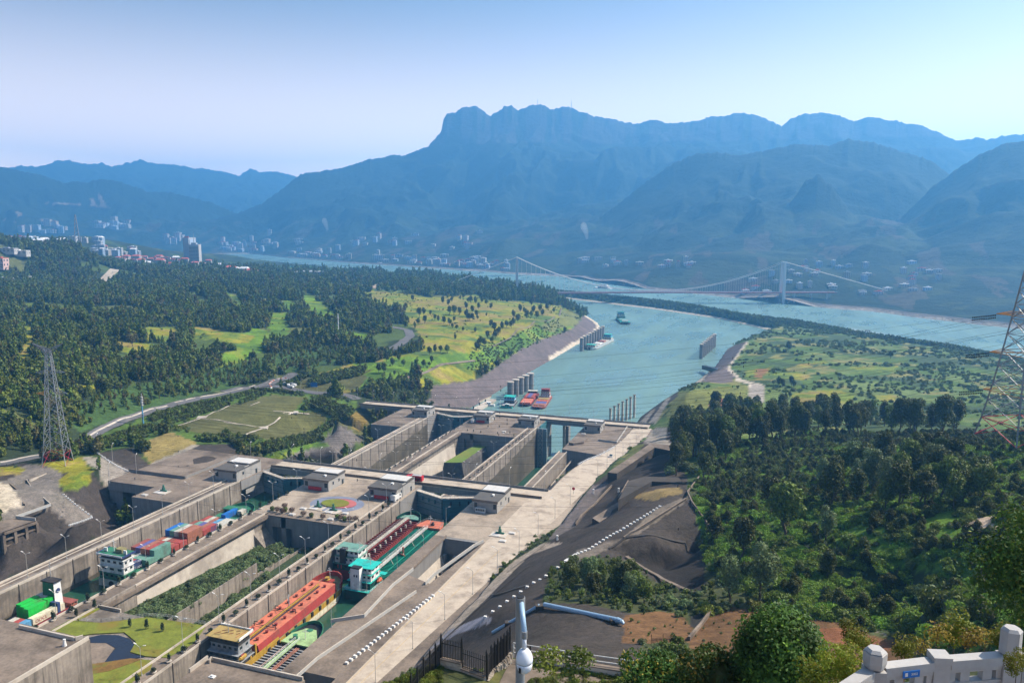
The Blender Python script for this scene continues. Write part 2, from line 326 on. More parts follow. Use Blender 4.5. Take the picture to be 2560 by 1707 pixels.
for t in (0, .25, .5, .75, 1.0):
    X, Y = unw(1, 20 + 230 * t, 530 - 80 * t, 49.5); l = math.hypot(X, Y); cw((X - X / l * 3.2, Y - Y / l * 3.2, 37.0), (X + X / l * 2.6, Y + Y / l * 2.6, 48.9), (X - X / l * 9, Y - Y / l * 9, 35.5))
CTA = np.array(CT, float)
# merge near-duplicate points, then solve a linear radial interpolant
keep = []
for i, p in enumerate(CTA):
    if all(math.hypot(p[0] - CTA[j][0], p[1] - CTA[j][1]) > 2.0 for j in keep): keep.append(i)
CTA = CTA[keep]; _N = len(CTA)
_D = np.hypot(CTA[:, None, 0] - CTA[None, :, 0], CTA[:, None, 1] - CTA[None, :, 1])
_A = np.zeros((_N + 1, _N + 1)); _A[:_N, :_N] = _D - np.eye(_N) * 0.6; _A[:_N, _N] = 1; _A[_N, :_N] = 1
_w = np.linalg.solve(_A, np.append(CTA[:, 2], 0))
def rbf(X, Y):
    out = np.full(X.shape, _w[-1])
    for i in range(_N): out += _w[i] * np.hypot(X - CTA[i, 0], Y - CTA[i, 1])
    return out
SHORE_L = [(-302, 590), unw(8, 560, 322, 0), unw('c', 250, 1530, 0), unw('c', 560, 1340, 0), unw('c', 800, 1205, 0), unw('c', 1000, 1085, 0), unw('c', 1150, 1005, 0), unw('c', 1222, 940, 0), unw('c', 1210, 890, 0),
           unw('c', 1150, 850, 0), unw('c', 1060, 808, 0), unw('c', 960, 760, 0), unw('c', 860, 715, 0), unw('c', 820, 680, 0), unw('c', 700, 648, 0), unw('c', 440, 625, 0)]
FAR_L = [unw('c', 0, 570, 0), unw('b', 1900, 590, 0), unw('b', 1600, 560, 0), unw('b', 1100, 510, 0), unw('b', 400, 452, 0), unw('b', 0, 400, 0), unw('a', 1950, 1000, 0), unw('a', 1750, 960, 0), unw('a', 1350, 925, 0), unw('a', 1000, 862, 0), unw('a', 700, 830, 0), (-5200, 4200), (-6000, 2000)]
LAND_L = SHORE_L + FAR_L + [(-3000, -400), (-276, -400), (-276, 590)]
SHORE_R = [(-110, 606), unw(8, 1812, 552, 0), unw(8, 1850, 500, 0), unw(8, 1960, 420, 0), unw(8, 2090, 330, 0), unw(8, 2190, 272, 0), unw('c', 2060, 1402, 0), unw('d', 230, 1270, 0), unw('d', 340, 1112, 0), unw('d', 430, 1070, 0), unw('d', 530, 1040, 0), unw('d', 640, 990, 0), unw('d', 720, 955, 0)]
DIKE_N = [unw('c', 180, 588, 0), unw('c', 430, 612, 0), unw('c', 760, 645, 0), unw('c', 1300, 712, 0), unw('c', 1700, 760, 0), unw('c', 2280, 845, 0), unw('d', 720, 945, 0), unw('d', 1000, 975, 0), unw('d', 1500, 1075, 0), unw('d', 2280, 1212, 0), unw('e', 1700, 800, 0), unw('e', 2100, 900, 0), (900, 560)]
LAND_R = SHORE_R + DIKE_N[7:] + [(1200, 200), (1200, -400), (-100, -400), (-100, 400)]
NAZ, NR = 470, 620
AZV = np.linspace(-R(43), R(43), NAZ) - YAW          # azimuth clockwise from +Y
RV = np.exp(np.linspace(math.log(62), math.log(4200), NR))
AZ, RR = np.meshgrid(AZV, RV, indexing='ij'); TX = RR * np.sin(AZ); TY = RR * np.cos(AZ)
def cutmask(X, Y):
    c = (X > -275.5) & (X < -102) & (Y < 600) & (Y > 0)
    c |= (X > -305) & (X < -270) & (Y > 294) & (Y < 371)
    c |= (X > -301) & (X < -270) & (Y > 530) & (Y < 605)
    c |= (X > -120) & (X < -90.5) & (Y > 330) & (Y < 606)
    c |= (X > -336) & (X < -300) & (Y > 309) & (Y < 330)
    return c
def height(X, Y):
    h = rbf(X, Y)
    rr = np.hypot(X, Y)
    h = h + (fbm(X / 60, Y / 60, 4, 3) - .5) * np.clip((rr - 300) / 500, 0.0, 1) * 8 * (h > 24)
    h = h + (fbm(X / 9, Y / 9, 3, 9) - .5) * np.clip((rr - 100) / 300, .25, 1.2)
    inL = inpoly(X, Y, LAND_L); inR = inpoly(X, Y, LAND_R); land = inL | inR
    d = np.minimum(segdist(X, Y, SHORE_L + FAR_L[:11]), segdist(X, Y, SHORE_R))
    h = np.where(land, np.minimum(h, -1.0 + d * .62), -8.0)
    h = np.where(cutmask(X, Y), -8.0, h)
    return h
TZ = height(TX, TY)
def hit(px, py, default=None):
    r = rayv(px, py); az = math.atan2(r[0], r[1]); sl_ = r[2] / math.hypot(r[0], r[1])
    k = (az - AZV[0]) / (AZV[1] - AZV[0]); k = min(max(k, 0), NAZ - 1.001); i = int(k); f = k - i
    z = TZ[i] * (1 - f) + TZ[i + 1] * f; ray = CAMZ + sl_ * RV
    w = np.nonzero(np.maximum(z, 0) >= ray)[0]
    if len(w) == 0: return default
    j = max(w[0], 1); a = ray[j - 1] - z[j - 1]; b = z[j] - ray[j]; t = a / (a + b) if a + b > 0 else 0
    d = RV[j - 1] + (RV[j] - RV[j - 1]) * min(max(t, 0), 1)
    return Vector((math.sin(az) * d, math.cos(az) * d, CAMZ + sl_ * d))
def hh(X, Y):      # terrain height by bilinear lookup
    az = math.atan2(X, Y); r = math.hypot(X, Y)
    k = min(max((az - AZV[0]) / (AZV[1] - AZV[0]), 0), NAZ - 1.001); q = min(max(math.log(r / RV[0]) / math.log(RV[1] / RV[0]), 0), NR - 1.001)
    i, j = int(k), int(q); f, g = k - i, q - j
    return (TZ[i, j] * (1 - f) + TZ[i + 1, j] * f) * (1 - g) + (TZ[i, j + 1] * (1 - f) + TZ[i + 1, j + 1] * f) * g

# ------------------------------------------------------------------ ground colours by zone
PXX, PYY = proj(TX, TY, TZ)
JX = PXX + (fbm(TX / 12, TY / 12, 3, 21) - .5) * 26; JY = PYY + (fbm(TX / 12, TY / 12, 3, 22) - .5) * 12
C_FOR = (.026, .038, .015); C_GRASS = (.105, .185, .013); C_YEL = (.205, .195, .018); C_BRUSH = (.065, .110, .018); C_DARK = (.052, .043, .037); C_REV = (.115, .092, .088)
C_LIGHT = (.42, .36, .28); C_BROWN = (.115, .062, .028); C_DIRT = (.36, .28, .21); C_ASPH = (.12, .115, .115); C_OLIVE = (.085, .085, .028); C_TAN = (.22, .17, .06); C_ROCK = (.13, .115, .105); C_KUD = (.08, .15, .016); C_BLK = (.026, .022, .020); C_CONC = (.27, .235, .195)
col = np.zeros(TX.shape + (3,)); col[:] = C_FOR
rough = np.ones(TX.shape) * 1.0    # 1 = vegetation, 0 = hard surface
def big(g):
    cx_ = sum(p[0] for p in g) / len(g); cy_ = sum(p[1] for p in g) / len(g); return [(cx_ + (x - cx_) * 1.25, cy_ + (y - cy_) * 2.0 - 12) for x, y in g]
def zone(c, w, pts, hard=False, cond=None):
    poly = SL(w, pts); m = inpoly(PXX, PYY, poly) if hard else inpoly(JX, JY, poly)
    if cond is not None: m &= cond
    col[m] = c; rough[m] = 0 if hard else 1
inR_ = inpoly(TX, TY, LAND_R)
col[inR_] = C_BRUSH
nR_ = fbm(TX / 70, TY / 70, 5, 77); nR2 = fbm(TX / 25, TY / 25, 4, 78)
col[inR_ & (nR_ > .54)] = (.105, .145, .035); col[inR_ & (nR_ < .40)] = (.045, .072, .024); col[inR_ & (nR2 > .66)] = (.17, .165, .05)
nL_ = fbm(TX / 120, TY / 70, 4, 79) + .25 * (fbm(TX / 30, TY / 30, 3, 80) - .5); rr0 = np.hypot(TX, TY); col[(~inR_) & (nL_ > .655) & (rr0 > 480)] = (.06, .09, .018); col[(~inR_) & (nL_ < .31) & (rr0 > 480)] = (.10, .11, .035)
near_ = inR_ & (rr0 < 330); col[near_] = (.05, .058, .022)
# left fields
zone(C_YEL, 'b', [(1110, 670), (1400, 665), (1900, 725), (2281, 700), (2281, 1250), (1960, 1320), (1250, 1568), (640, 1600), (700, 1450), (1150, 1330), (1560, 1240), (1820, 1190), (1850, 1090), (1600, 950), (1560, 850), (1350, 830)])
zone(C_YEL, 'c', [(0, 650), (440, 690), (700, 700), (860, 735), (960, 770), (1060, 830), (1000, 910), (900, 960), (500, 1120), (370, 1210), (0, 1420), (-400, 1500), (-400, 900)])
zone(C_GRASS, 'b', [(1180, 1320), (1560, 1260), (2281, 1210), (2281, 1260), (1960, 1320), (1500, 1480), (1200, 1568), (1150, 1480)])
zone(C_GRASS, 'c', [(0, 1170), (300, 1080), (560, 930), (860, 830), (870, 740), (1000, 790), (1060, 830), (1000, 910), (700, 1010), (370, 1210), (0, 1300)])
zone((.13, .14, .04), 'c', [(640, 930), (860, 830), (880, 745), (1000, 790), (1055, 830), (1000, 900), (800, 960)])
zone(C_OLIVE, 'b', [(700, 1450), (1250, 1400), (1330, 1330), (1210, 1530), (900, 1568), (640, 1560)])
for g in ([(0, 715), (110, 745), (180, 800), (60, 800)], [(720, 770), (800, 780), (990, 880), (830, 900), (700, 830)], [(410, 930), (540, 935), (560, 1060), (420, 1060)], [(0, 1065), (180, 1080), (180, 1110), (0, 1105)], [(1060, 1050), (1270, 1070), (1240, 1100), (1060, 1090)], [(210, 1100), (390, 1130), (330, 1200), (180, 1250), (0, 1300), (0, 1230), (150, 1180)], [(480, 800), (600, 790), (620, 835), (500, 830)]): zone(C_GRASS, 'b', big(g))
for g in ([(610, 598), (740, 600), (790, 640), (640, 640)], [(860, 612), (1400, 618), (1380, 648), (880, 640)]): zone(C_DIRT, 'b', g)
for g in ([(230, 1540), (700, 1540), (1300, 1568), (250, 1568)], [(310, 1450), (700, 1465), (1400, 1500), (1200, 1515), (320, 1480)], [(1640, 1360), (1820, 1400), (1800, 1450), (1700, 1420)], [(1990, 1355), (2150, 1430), (2180, 1460), (2040, 1430)]): zone((.08, .11, .022), 'a', big(g))
zone(C_TAN, 'a', [(1080, 1225), (1280, 1225), (1260, 1255), (1090, 1260)])
for g in ([(930, 225), (1430, 245), (1480, 270), (1180, 295), (1000, 250)], [(1200, 110), (1500, 110), (1600, 160), (1480, 190), (1200, 150)], [(1760, 110), (2200, 150), (2180, 185), (1780, 165)], [(700, 600), (890, 595), (880, 625), (720, 630)], [(800, 0), (1250, 0), (1200, 25), (850, 20)], [(200, 150), (300, 170), (260, 330), (180, 330)]): zone(C_YEL, 6, big(g))
zone((.045, .085, .022), 6, [(900, 640), (1400, 540), (1900, 440), (2281, 380), (2281, 560), (1900, 640), (1500, 740), (1100, 860), (700, 1010), (640, 800)])
zone((.045, .085, .022), 'b', [(0, 1330), (500, 1230), (900, 1160), (1250, 1180), (1000, 1320), (500, 1400), (0, 1480)])
# the square park
zone(C_BRUSH, 6, [(800, 1050), (1100, 930), (1500, 780), (2281, 600), (2281, 1100), (1780, 1110), (1450, 990), (1250, 1120), (900, 1170)])
zone(C_BRUSH, 7, [(0, 290), (230, 250), (700, 285), (1190, 370), (1180, 480), (1030, 560), (860, 740), (500, 890), (330, 880), (250, 800), (0, 760)])
zone(C_GRASS, 7, [(370, 880), (820, 740), (970, 760), (700, 820), (500, 885)])
zone(C_OLIVE, 7, [(0, 420), (420, 320), (740, 330), (640, 455), (1000, 500), (820, 620), (600, 740), (160, 690), (0, 640)])
zone(C_OLIVE, 6, [(1550, 950), (1950, 800), (2281, 740), (2281, 1060), (1950, 1045)])
zone(C_TAN, 6, [(1200, 1130), (1500, 1000), (1780, 1100), (1600, 1180), (1340, 1285), (1240, 1170)])
zone(C_OLIVE, 7, [(1020, 550), (1180, 440), (1240, 390), (1400, 520), (1300, 580), (1310, 700), (1260, 725)])
zone((.16, .115, .03), 7, [(1030, 520), (1150, 450), (1260, 520), (1300, 640), (1200, 640)])
zone(C_ROCK, 7, [(1040, 560), (1260, 720), (1180, 740), (940, 945), (580, 880), (560, 850), (860, 760), (960, 770), (860, 715)], True)
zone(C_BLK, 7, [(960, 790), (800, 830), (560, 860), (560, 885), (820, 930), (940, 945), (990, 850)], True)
zone(C_DARK, 6, [(860, 1190), (1180, 1140), (1340, 1290), (1500, 1260), (1780, 1110), (2110, 1105), (2281, 1130), (2281, 1200), (2110, 1215), (1650, 1420), (1150, 1350)], True)
zone(C_CONC, 6, [(1340, 1280), (1720, 1110), (1780, 1115), (1540, 1235), (1400, 1300)], True)
zone(C_TAN, 6, [(1240, 1335), (1470, 1340), (1430, 1375), (1200, 1360)])
# left access area
zone(C_CONC, 1, [(560, 0), (720, 10), (880, 95), (1280, 165), (1290, 300), (905, 290), (700, 175), (680, 90), (620, 60)], True)
zone(C_DARK, 1, [(-60, 80), (160, 50), (280, 60), (600, 60), (690, 180), (810, 300), (820, 500), (780, 520), (0, 870), (-60, 900)], True)
zone(C_CONC, 1, [(-60, 180), (100, 150), (170, 60), (230, 55), (430, 100), (400, 220), (640, 420), (480, 480), (350, 340), (110, 430), (-60, 560)], True)
zone((.16, .14, .12), 1, [(-60, 180), (100, 150), (170, 60), (230, 55), (430, 100), (400, 220), (640, 420), (480, 480), (350, 340), (110, 430), (-60, 560)], True)
zone(C_LIGHT, 1, [(-60, 180), (60, 190), (170, 340), (-20, 400)], True)
zone(C_YEL, 1, [(280, 55), (560, 0), (640, 110), (620, 190), (520, 240), (420, 250), (400, 200), (460, 120)])
zone(C_YEL, 1, [(-60, 75), (150, 70), (160, 120), (-60, 140)])
# banks
BANK_L = [(0, 1400), (110, 1390), (370, 1210), (500, 1120), (700, 1020), (900, 960), (1000, 910), (1060, 825), (1130, 830), (1230, 880), (1240, 950), (1000, 1110), (560, 1370), (300, 1568), (-300, 1700), (-300, 1440)]
zone(C_REV, 'c', BANK_L, True)
zone(C_LIGHT, 'c', [(1056, 812), (1130, 828), (1215, 872), (1240, 950), (1000, 1110), (560, 1370), (505, 1318), (780, 1168), (1000, 1040), (1140, 962), (1185, 915), (1155, 872), (1100, 840)], True)
zone(C_REV, 8, [(0, 310), (270, 190), (530, 150), (680, 60), (760, 0), (900, 0), (1000, -40), (1080, 20), (850, 150), (700, 230), (560, 325), (400, 430), (0, 405)], True)
zone(C_LIGHT, 8, [(270, 400), (560, 318), (420, 425), (300, 430)], True)
zone(C_REV, 7, [(1740, 385), (2281, 170), (2281, 430), (1900, 400)], True)
zone(C_LIGHT, 'd', [(60, 1420), (220, 1265), (330, 1105), (420, 1070), (380, 1100), (270, 1265), (110, 1410)], True)
zone(C_REV, 'd', [(110, 1410), (220, 1290), (270, 1200), (380, 1095), (530, 1040), (350, 1280), (420, 1340), (400, 1410), (280, 1415)], True)
zone(C_LIGHT, 'd', [(515, 1050), (545, 1042), (370, 1280), (470, 1380), (560, 1405), (660, 1425), (690, 1440), (680, 1568), (540, 1568), (550, 1425), (430, 1400), (420, 1360), (345, 1290)], True)
zone(C_CONC, 'h', [(1020, 500), (1155, 535), (1095, 850), (940, 820)], True)
for g in ([(280, 600), (1000, 520), (960, 760), (560, 740), (250, 830)], ): zone((.13, .14, .03), 'h', g)
zone((.21, .085, .04), 'h', [(640, 650), (780, 640), (760, 720), (640, 710)])
for g in ([(960, 400), (1200, 360), (1200, 480), (980, 480)], [(1210, 420), (1560, 400), (1560, 480), (1210, 460)], [(1400, 600), (1700, 560), (2000, 600), (1900, 700), (1400, 720)], [(1440, 340), (1700, 290), (1720, 320), (1500, 360)], [(2100, 620), (2360, 620), (2360, 680), (2200, 670)], [(1900, 360), (2360, 340), (2360, 400), (1960, 400)]): zone(C_YEL, 'h', g)
zone((.19, .095, .04), 'h', [(1060, 385), (1170, 375), (1150, 450), (1080, 460)])
zone(C_DARK, 8, [(1810, 560), (1920, 420), (2000, 400), (2150, 310), (2200, 260), (2190, 320), (2060, 430), (1990, 570)], True)
zone(C_CONC, 8, [(1850, 555), (1960, 440), (1990, 440), (1900, 560)], True); zone(C_CONC, 8, [(1930, 560), (2090, 340), (2130, 320), (2000, 565)], True)
# embankments right of the road
rr_ = np.hypot(TX, TY)
zone(C_DARK, 8, [(1990, 640), (2120, 590), (2200, 650), (2170, 750), (2100, 800), (2281, 1040), (2281, 1300), (1600, 1568), (1030, 1600), (1240, 1400), (1430, 1110), (1580, 1000), (1880, 720)], True)
zone(C_CONC, 8, [(1990, 600), (2100, 600), (2080, 700), (2130, 740), (2160, 790), (1980, 750), (1880, 740)], True)
zone((.15, .12, .10), 8, [(1570, 1000), (1950, 755), (2170, 780), (2140, 800), (1980, 770), (1690, 1000), (1640, 1005)], True)
zone((.10, .11, .03), 8, [(1570, 990), (1850, 750), (1900, 760), (1690, 1000)])
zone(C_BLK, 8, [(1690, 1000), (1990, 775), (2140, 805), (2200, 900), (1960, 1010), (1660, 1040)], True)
zone((.15, .125, .115), 8, [(1030, 1600), (1430, 1115), (1570, 1100), (1290, 1470), (1240, 1568)], True)
zone((.16, .13, .11), 8, [(1430, 1400), (1700, 1240), (1760, 1260), (1490, 1440)], True)
zone((.19, .14, .06), 8, [(1860, 1190), (2000, 1150), (2200, 1140), (2200, 1200), (2000, 1260), (1800, 1240)])
zone(C_DARK, 4, [(-200, 760), (0, 500), (330, 330), (600, 330), (780, 280), (960, 520), (930, 600), (850, 960), (600, 900), (350, 720), (200, 700), (0, 700)], True)
zone(C_DARK, 3, [(180, 1480), (520, 1120), (900, 760), (1120, 600), (1330, 480), (1770, 300), (1770, 440), (1770, 700), (1500, 700), (1150, 780), (1090, 1010), (1400, 1020), (1770, 1100), (1770, 1500), (700, 1500), (300, 1568)], True)
zone((.15, .125, .10), 4, [(0, 650), (330, 560), (560, 360), (780, 270), (740, 330), (350, 590), (230, 640), (0, 740)], True)
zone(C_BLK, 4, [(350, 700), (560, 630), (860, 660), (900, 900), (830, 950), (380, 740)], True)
zone((.33, .27, .21), 3, [(180, 1480), (500, 1100), (900, 720), (1100, 600), (1250, 600), (1000, 690), (560, 1130), (260, 1400)], True)
zone((.25, .24, .27), 3, [(160, 1480), (450, 1200), (700, 1100), (760, 1140), (500, 1230), (300, 1350)], True)
zone(C_BROWN, 4, [(320, 1110), (560, 1075), (730, 1090), (820, 1190), (780, 1280), (690, 1298), (330, 1298)])
zone(C_BROWN, 4, [(930, 1040), (1200, 1050), (1300, 1568), (850, 1568), (780, 1275)])
zone(C_BROWN, 5, [(-300, 1050), (100, 1060), (590, 1180), (700, 1240), (860, 1280), (1000, 1380), (1000, 1600), (-300, 1600)])
zone((.16, .065, .030), 5, [(200, 1180), (500, 1190), (800, 1290), (850, 1340), (500, 1300), (280, 1280)])
zone(C_DARK, 5, [(740, 1140), (860, 1160), (1100, 1360), (960, 1390), (860, 1280)], True)
zone(C_ROCK, 5, [(590, 1110), (740, 1140), (830, 1240), (700, 1200), (600, 1170)], True)
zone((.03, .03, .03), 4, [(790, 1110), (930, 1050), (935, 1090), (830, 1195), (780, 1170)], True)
# the hill
hill = (rr_ < 480)
zone(C_KUD, 'D', [(1600, 1060), (1700, 1015), (1900, 990), (2100, 985), (2360, 980), (2360, 1150), (2360, 1500), (2200, 1490), (1900, 1400), (1650, 1300), (1600, 1200)], False, hill)
zone(C_FOR, 'D', [(1600, 1230), (1900, 1240), (2000, 1290), (2250, 1330), (2200, 1500), (1850, 1410), (1650, 1340)], False, hill)
zone(C_DIRT, 5, [(1600, 400), (1700, 395), (1700, 410), (1570, 430), (1550, 460), (1640, 560), (1640, 600), (1520, 520), (1360, 540), (1360, 470), (1420, 435)], True)
zone(C_DIRT, 'e', [(1650, 1400), (1700, 1390), (2000, 1430), (2000, 1450), (1840, 1445), (1880, 1480), (1930, 1568), (1900, 1568), (1850, 1490), (1790, 1450), (1700, 1420)], True)
ZC = col.copy()
nv = fbm(TX / 38, TY / 22, 5, 83); my = np.all(np.abs(ZC - np.array(C_YEL)) < 1e-4, axis=2); mg = np.all(np.abs(ZC - np.array(C_GRASS)) < 1e-4, axis=2)
col[my & (nv > .54)] = (.125, .165, .018); col[my & (nv < .40)] = (.21, .165, .045); col[my & (nv > .66)] = (.07, .11, .02); col[mg & (nv > .57)] = (.065, .125, .016); col[mg & (nv < .38)] = (.15, .19, .02)
cn = (fbm(TX / 25, TY / 25, 4, 31) - .5) * .5 + (fbm(TX / 3, TY / 3, 3, 33) - .5) * .4
col = col * (1 + cn[..., None] * np.where(rough[..., None] > .5, 1.0, .45))
# seam of every revetment slab (pale drain lines)
def grid_mesh(name, X, Y, Z, C, rgh, mats, smooth=True):
    n, k = X.shape; me = bpy.data.meshes.new(name)
    me.vertices.add(n * k); me.vertices.foreach_set('co', np.stack([X, Y, Z], -1).astype(np.float32).ravel())
    idx = np.arange(n * k).reshape(n, k); q = np.stack([idx[:-1, :-1], idx[:-1, 1:], idx[1:, 1:], idx[1:, :-1]], -1).reshape(-1, 4)
    me.loops.add(q.size); me.loops.foreach_set('vertex_index', q.ravel().astype(np.int32))
    me.polygons.add(len(q)); me.polygons.foreach_set('loop_start', np.arange(0, q.size, 4, dtype=np.int32)); me.polygons.foreach_set('loop_total', np.full(len(q), 4, np.int32))
    me.polygons.foreach_set('use_smooth', np.full(len(q), smooth))
    me.update(calc_edges=True)
    at = me.color_attributes.new('Col', 'FLOAT_COLOR', 'POINT'); cc = np.ones((n * k, 4), np.float32); cc[:, :3] = C.reshape(-1, 3); cc[:, 3] = rgh.ravel(); at.data.foreach_set('color', cc.ravel())
    for m in mats: me.materials.append(m)
    o = bpy.data.objects.new(name, me); COL.objects.link(o); return o
def ground_mat(name, fine=1.2, big=.05, bumpd=.5):
    m, n, b = newmat(name); a = n.nodes.new('ShaderNodeVertexColor'); a.layer_name = 'Col'; P = _pos(n)
    f = _noise(n, P, fine, 6, .7); f2 = _noise(n, P, big, 5, .6)
    c = _mix(n, 1.0, a.outputs[0], _ramp(n, f, [(.25, (.55, .55, .55)), (.75, (1.45, 1.45, 1.45))]), 'MULTIPLY')
    c = _mix(n, 1.0, c, _ramp(n, f2, [(.3, (.78, .80, .76)), (.7, (1.2, 1.18, 1.22))]), 'MULTIPLY')
    s3 = _noise(n, _pos(n, (1, 1, .15)), .35, 6, .7)
    c = _mix(n, 1.0, c, _ramp(n, s3, [(.35, (.75, .75, .75)), (.65, (1.2, 1.2, 1.2))]), 'MULTIPLY')
    n.links.new(c, b.inputs['Base Color']); b.inputs['Roughness'].default_value = .95; b.inputs['Specular IOR Level'].default_value = .15
    _bump(n, b, f, .5, bumpd); return m
M['ground'] = ground_mat('terrain_ground')
gs_ = MB().add([(-10050, -4900, -9.6), (7900, -4900, -9.6), (7900, 11250, -9.6), (-10050, 11250, -9.6)], [(0, 1, 2, 3)]); tag(gs_.build('ground', weathered('distant_soil', (.05, .06, .03), .2, .01)), kind='structure')
ter = grid_mesh('terrain', TX, TY, TZ, col, rough, [M['ground']]); tag(ter, kind='structure')

# ------------------------------------------------------------------ water
def watermat(name, c, rough=.16, wav=.35, bump=.12, streak=False):
    m, n, b = newmat(name); P = _pos(n, (1, 1, 1)); f = _noise(n, P, wav, 4, .65)
    f2 = _noise(n, _pos(n, (.012, .004, 1)), 1.0, 5, .6)
    cc = _ramp(n, f2, [(.38, tuple(x * .86 for x in c)), (.62, tuple(min(1, x * 1.14) for x in c))])
    n.links.new(cc, b.inputs['Base Color']); b.inputs['Roughness'].default_value = rough; b.inputs['IOR'].default_value = 1.33
    r2 = n.nodes.new('ShaderNodeMapRange'); n.links.new(_noise(n, _pos(n, (.02, .006, 1)), 1.0, 4, .6), r2.inputs[0]); r2.inputs[1].default_value = .4; r2.inputs[2].default_value = .6; r2.inputs[3].default_value = rough * .7; r2.inputs[4].default_value = rough * 1.7
    n.links.new(r2.outputs[0], b.inputs['Roughness'])
    if streak:
        a_, b_ = unw('d', 1250, 905, 0), unw('d', 2050, 1060, 0); cx_, cy_ = (a_[0] + b_[0]) / 2, (a_[1] + b_[1]) / 2; L_ = math.hypot(b_[0] - a_[0], b_[1] - a_[1]) / 2; an = math.atan2(b_[1] - a_[1], b_[0] - a_[0])
        g = n.nodes.new('ShaderNodeNewGeometry').outputs['Position']; s_ = n.nodes.new('ShaderNodeVectorMath'); s_.operation = 'SUBTRACT'; n.links.new(g, s_.inputs[0]); s_.inputs[1].default_value = (cx_, cy_, 0)
        r_ = n.nodes.new('ShaderNodeVectorRotate'); r_.rotation_type = 'Z_AXIS'; n.links.new(s_.outputs[0], r_.inputs['Vector']); r_.inputs['Angle'].default_value = -an
        d_ = n.nodes.new('ShaderNodeVectorMath'); d_.operation = 'MULTIPLY'; n.links.new(r_.outputs[0], d_.inputs[0]); d_.inputs[1].default_value = (1 / L_, 1 / 34.0, 0)
        l_ = n.nodes.new('ShaderNodeVectorMath'); l_.operation = 'LENGTH'; n.links.new(d_.outputs[0], l_.inputs[0]); mr = n.nodes.new('ShaderNodeMapRange'); n.links.new(l_.outputs['Value'], mr.inputs[0]); mr.inputs[1].default_value = 1; mr.inputs[2].default_value = .3
        mp_ = n.nodes.new('ShaderNodeMapping'); n.links.new(r_.outputs[0], mp_.inputs[0]); mp_.inputs['Scale'].default_value = (.012, .11, 1); fo = _ramp(n, _noise(n, mp_.outputs[0], 1.0, 6, .7), [(.44, (0, 0, 0)), (.60, (1, 1, 1))])
        ml = n.nodes.new('ShaderNodeMath'); ml.operation = 'MULTIPLY'; n.links.new(mr.outputs[0], ml.inputs[0]); n.links.new(fo, ml.inputs[1]); n.links.new(_mix(n, ml.outputs[0], cc, (.62, .66, .66)), b.inputs['Base Color'])
    _bump(n, b, f, bump, .25); return m
M['river'] = watermat('river_water', (.12, .205, .185), .30, .10, .05, True)
M['lockwater'] = watermat('lock_water', (.016, .060, .036), .12, .5, .1)
wb = MB()
wb.add([(-10000, 560, 0), (5600, 560, 0), (5600, 11250, 0), (-10000, 11250, 0)], [(0, 1, 2, 3)])
wb.add([(-300, 380, 0.004), (-100, 380, 0.004), (-100, 561, 0.004), (-300, 561, 0.004)], [(0, 1, 2, 3)])
wo_ = wb.build('water', M['river']); tag(wo_, kind='structure')

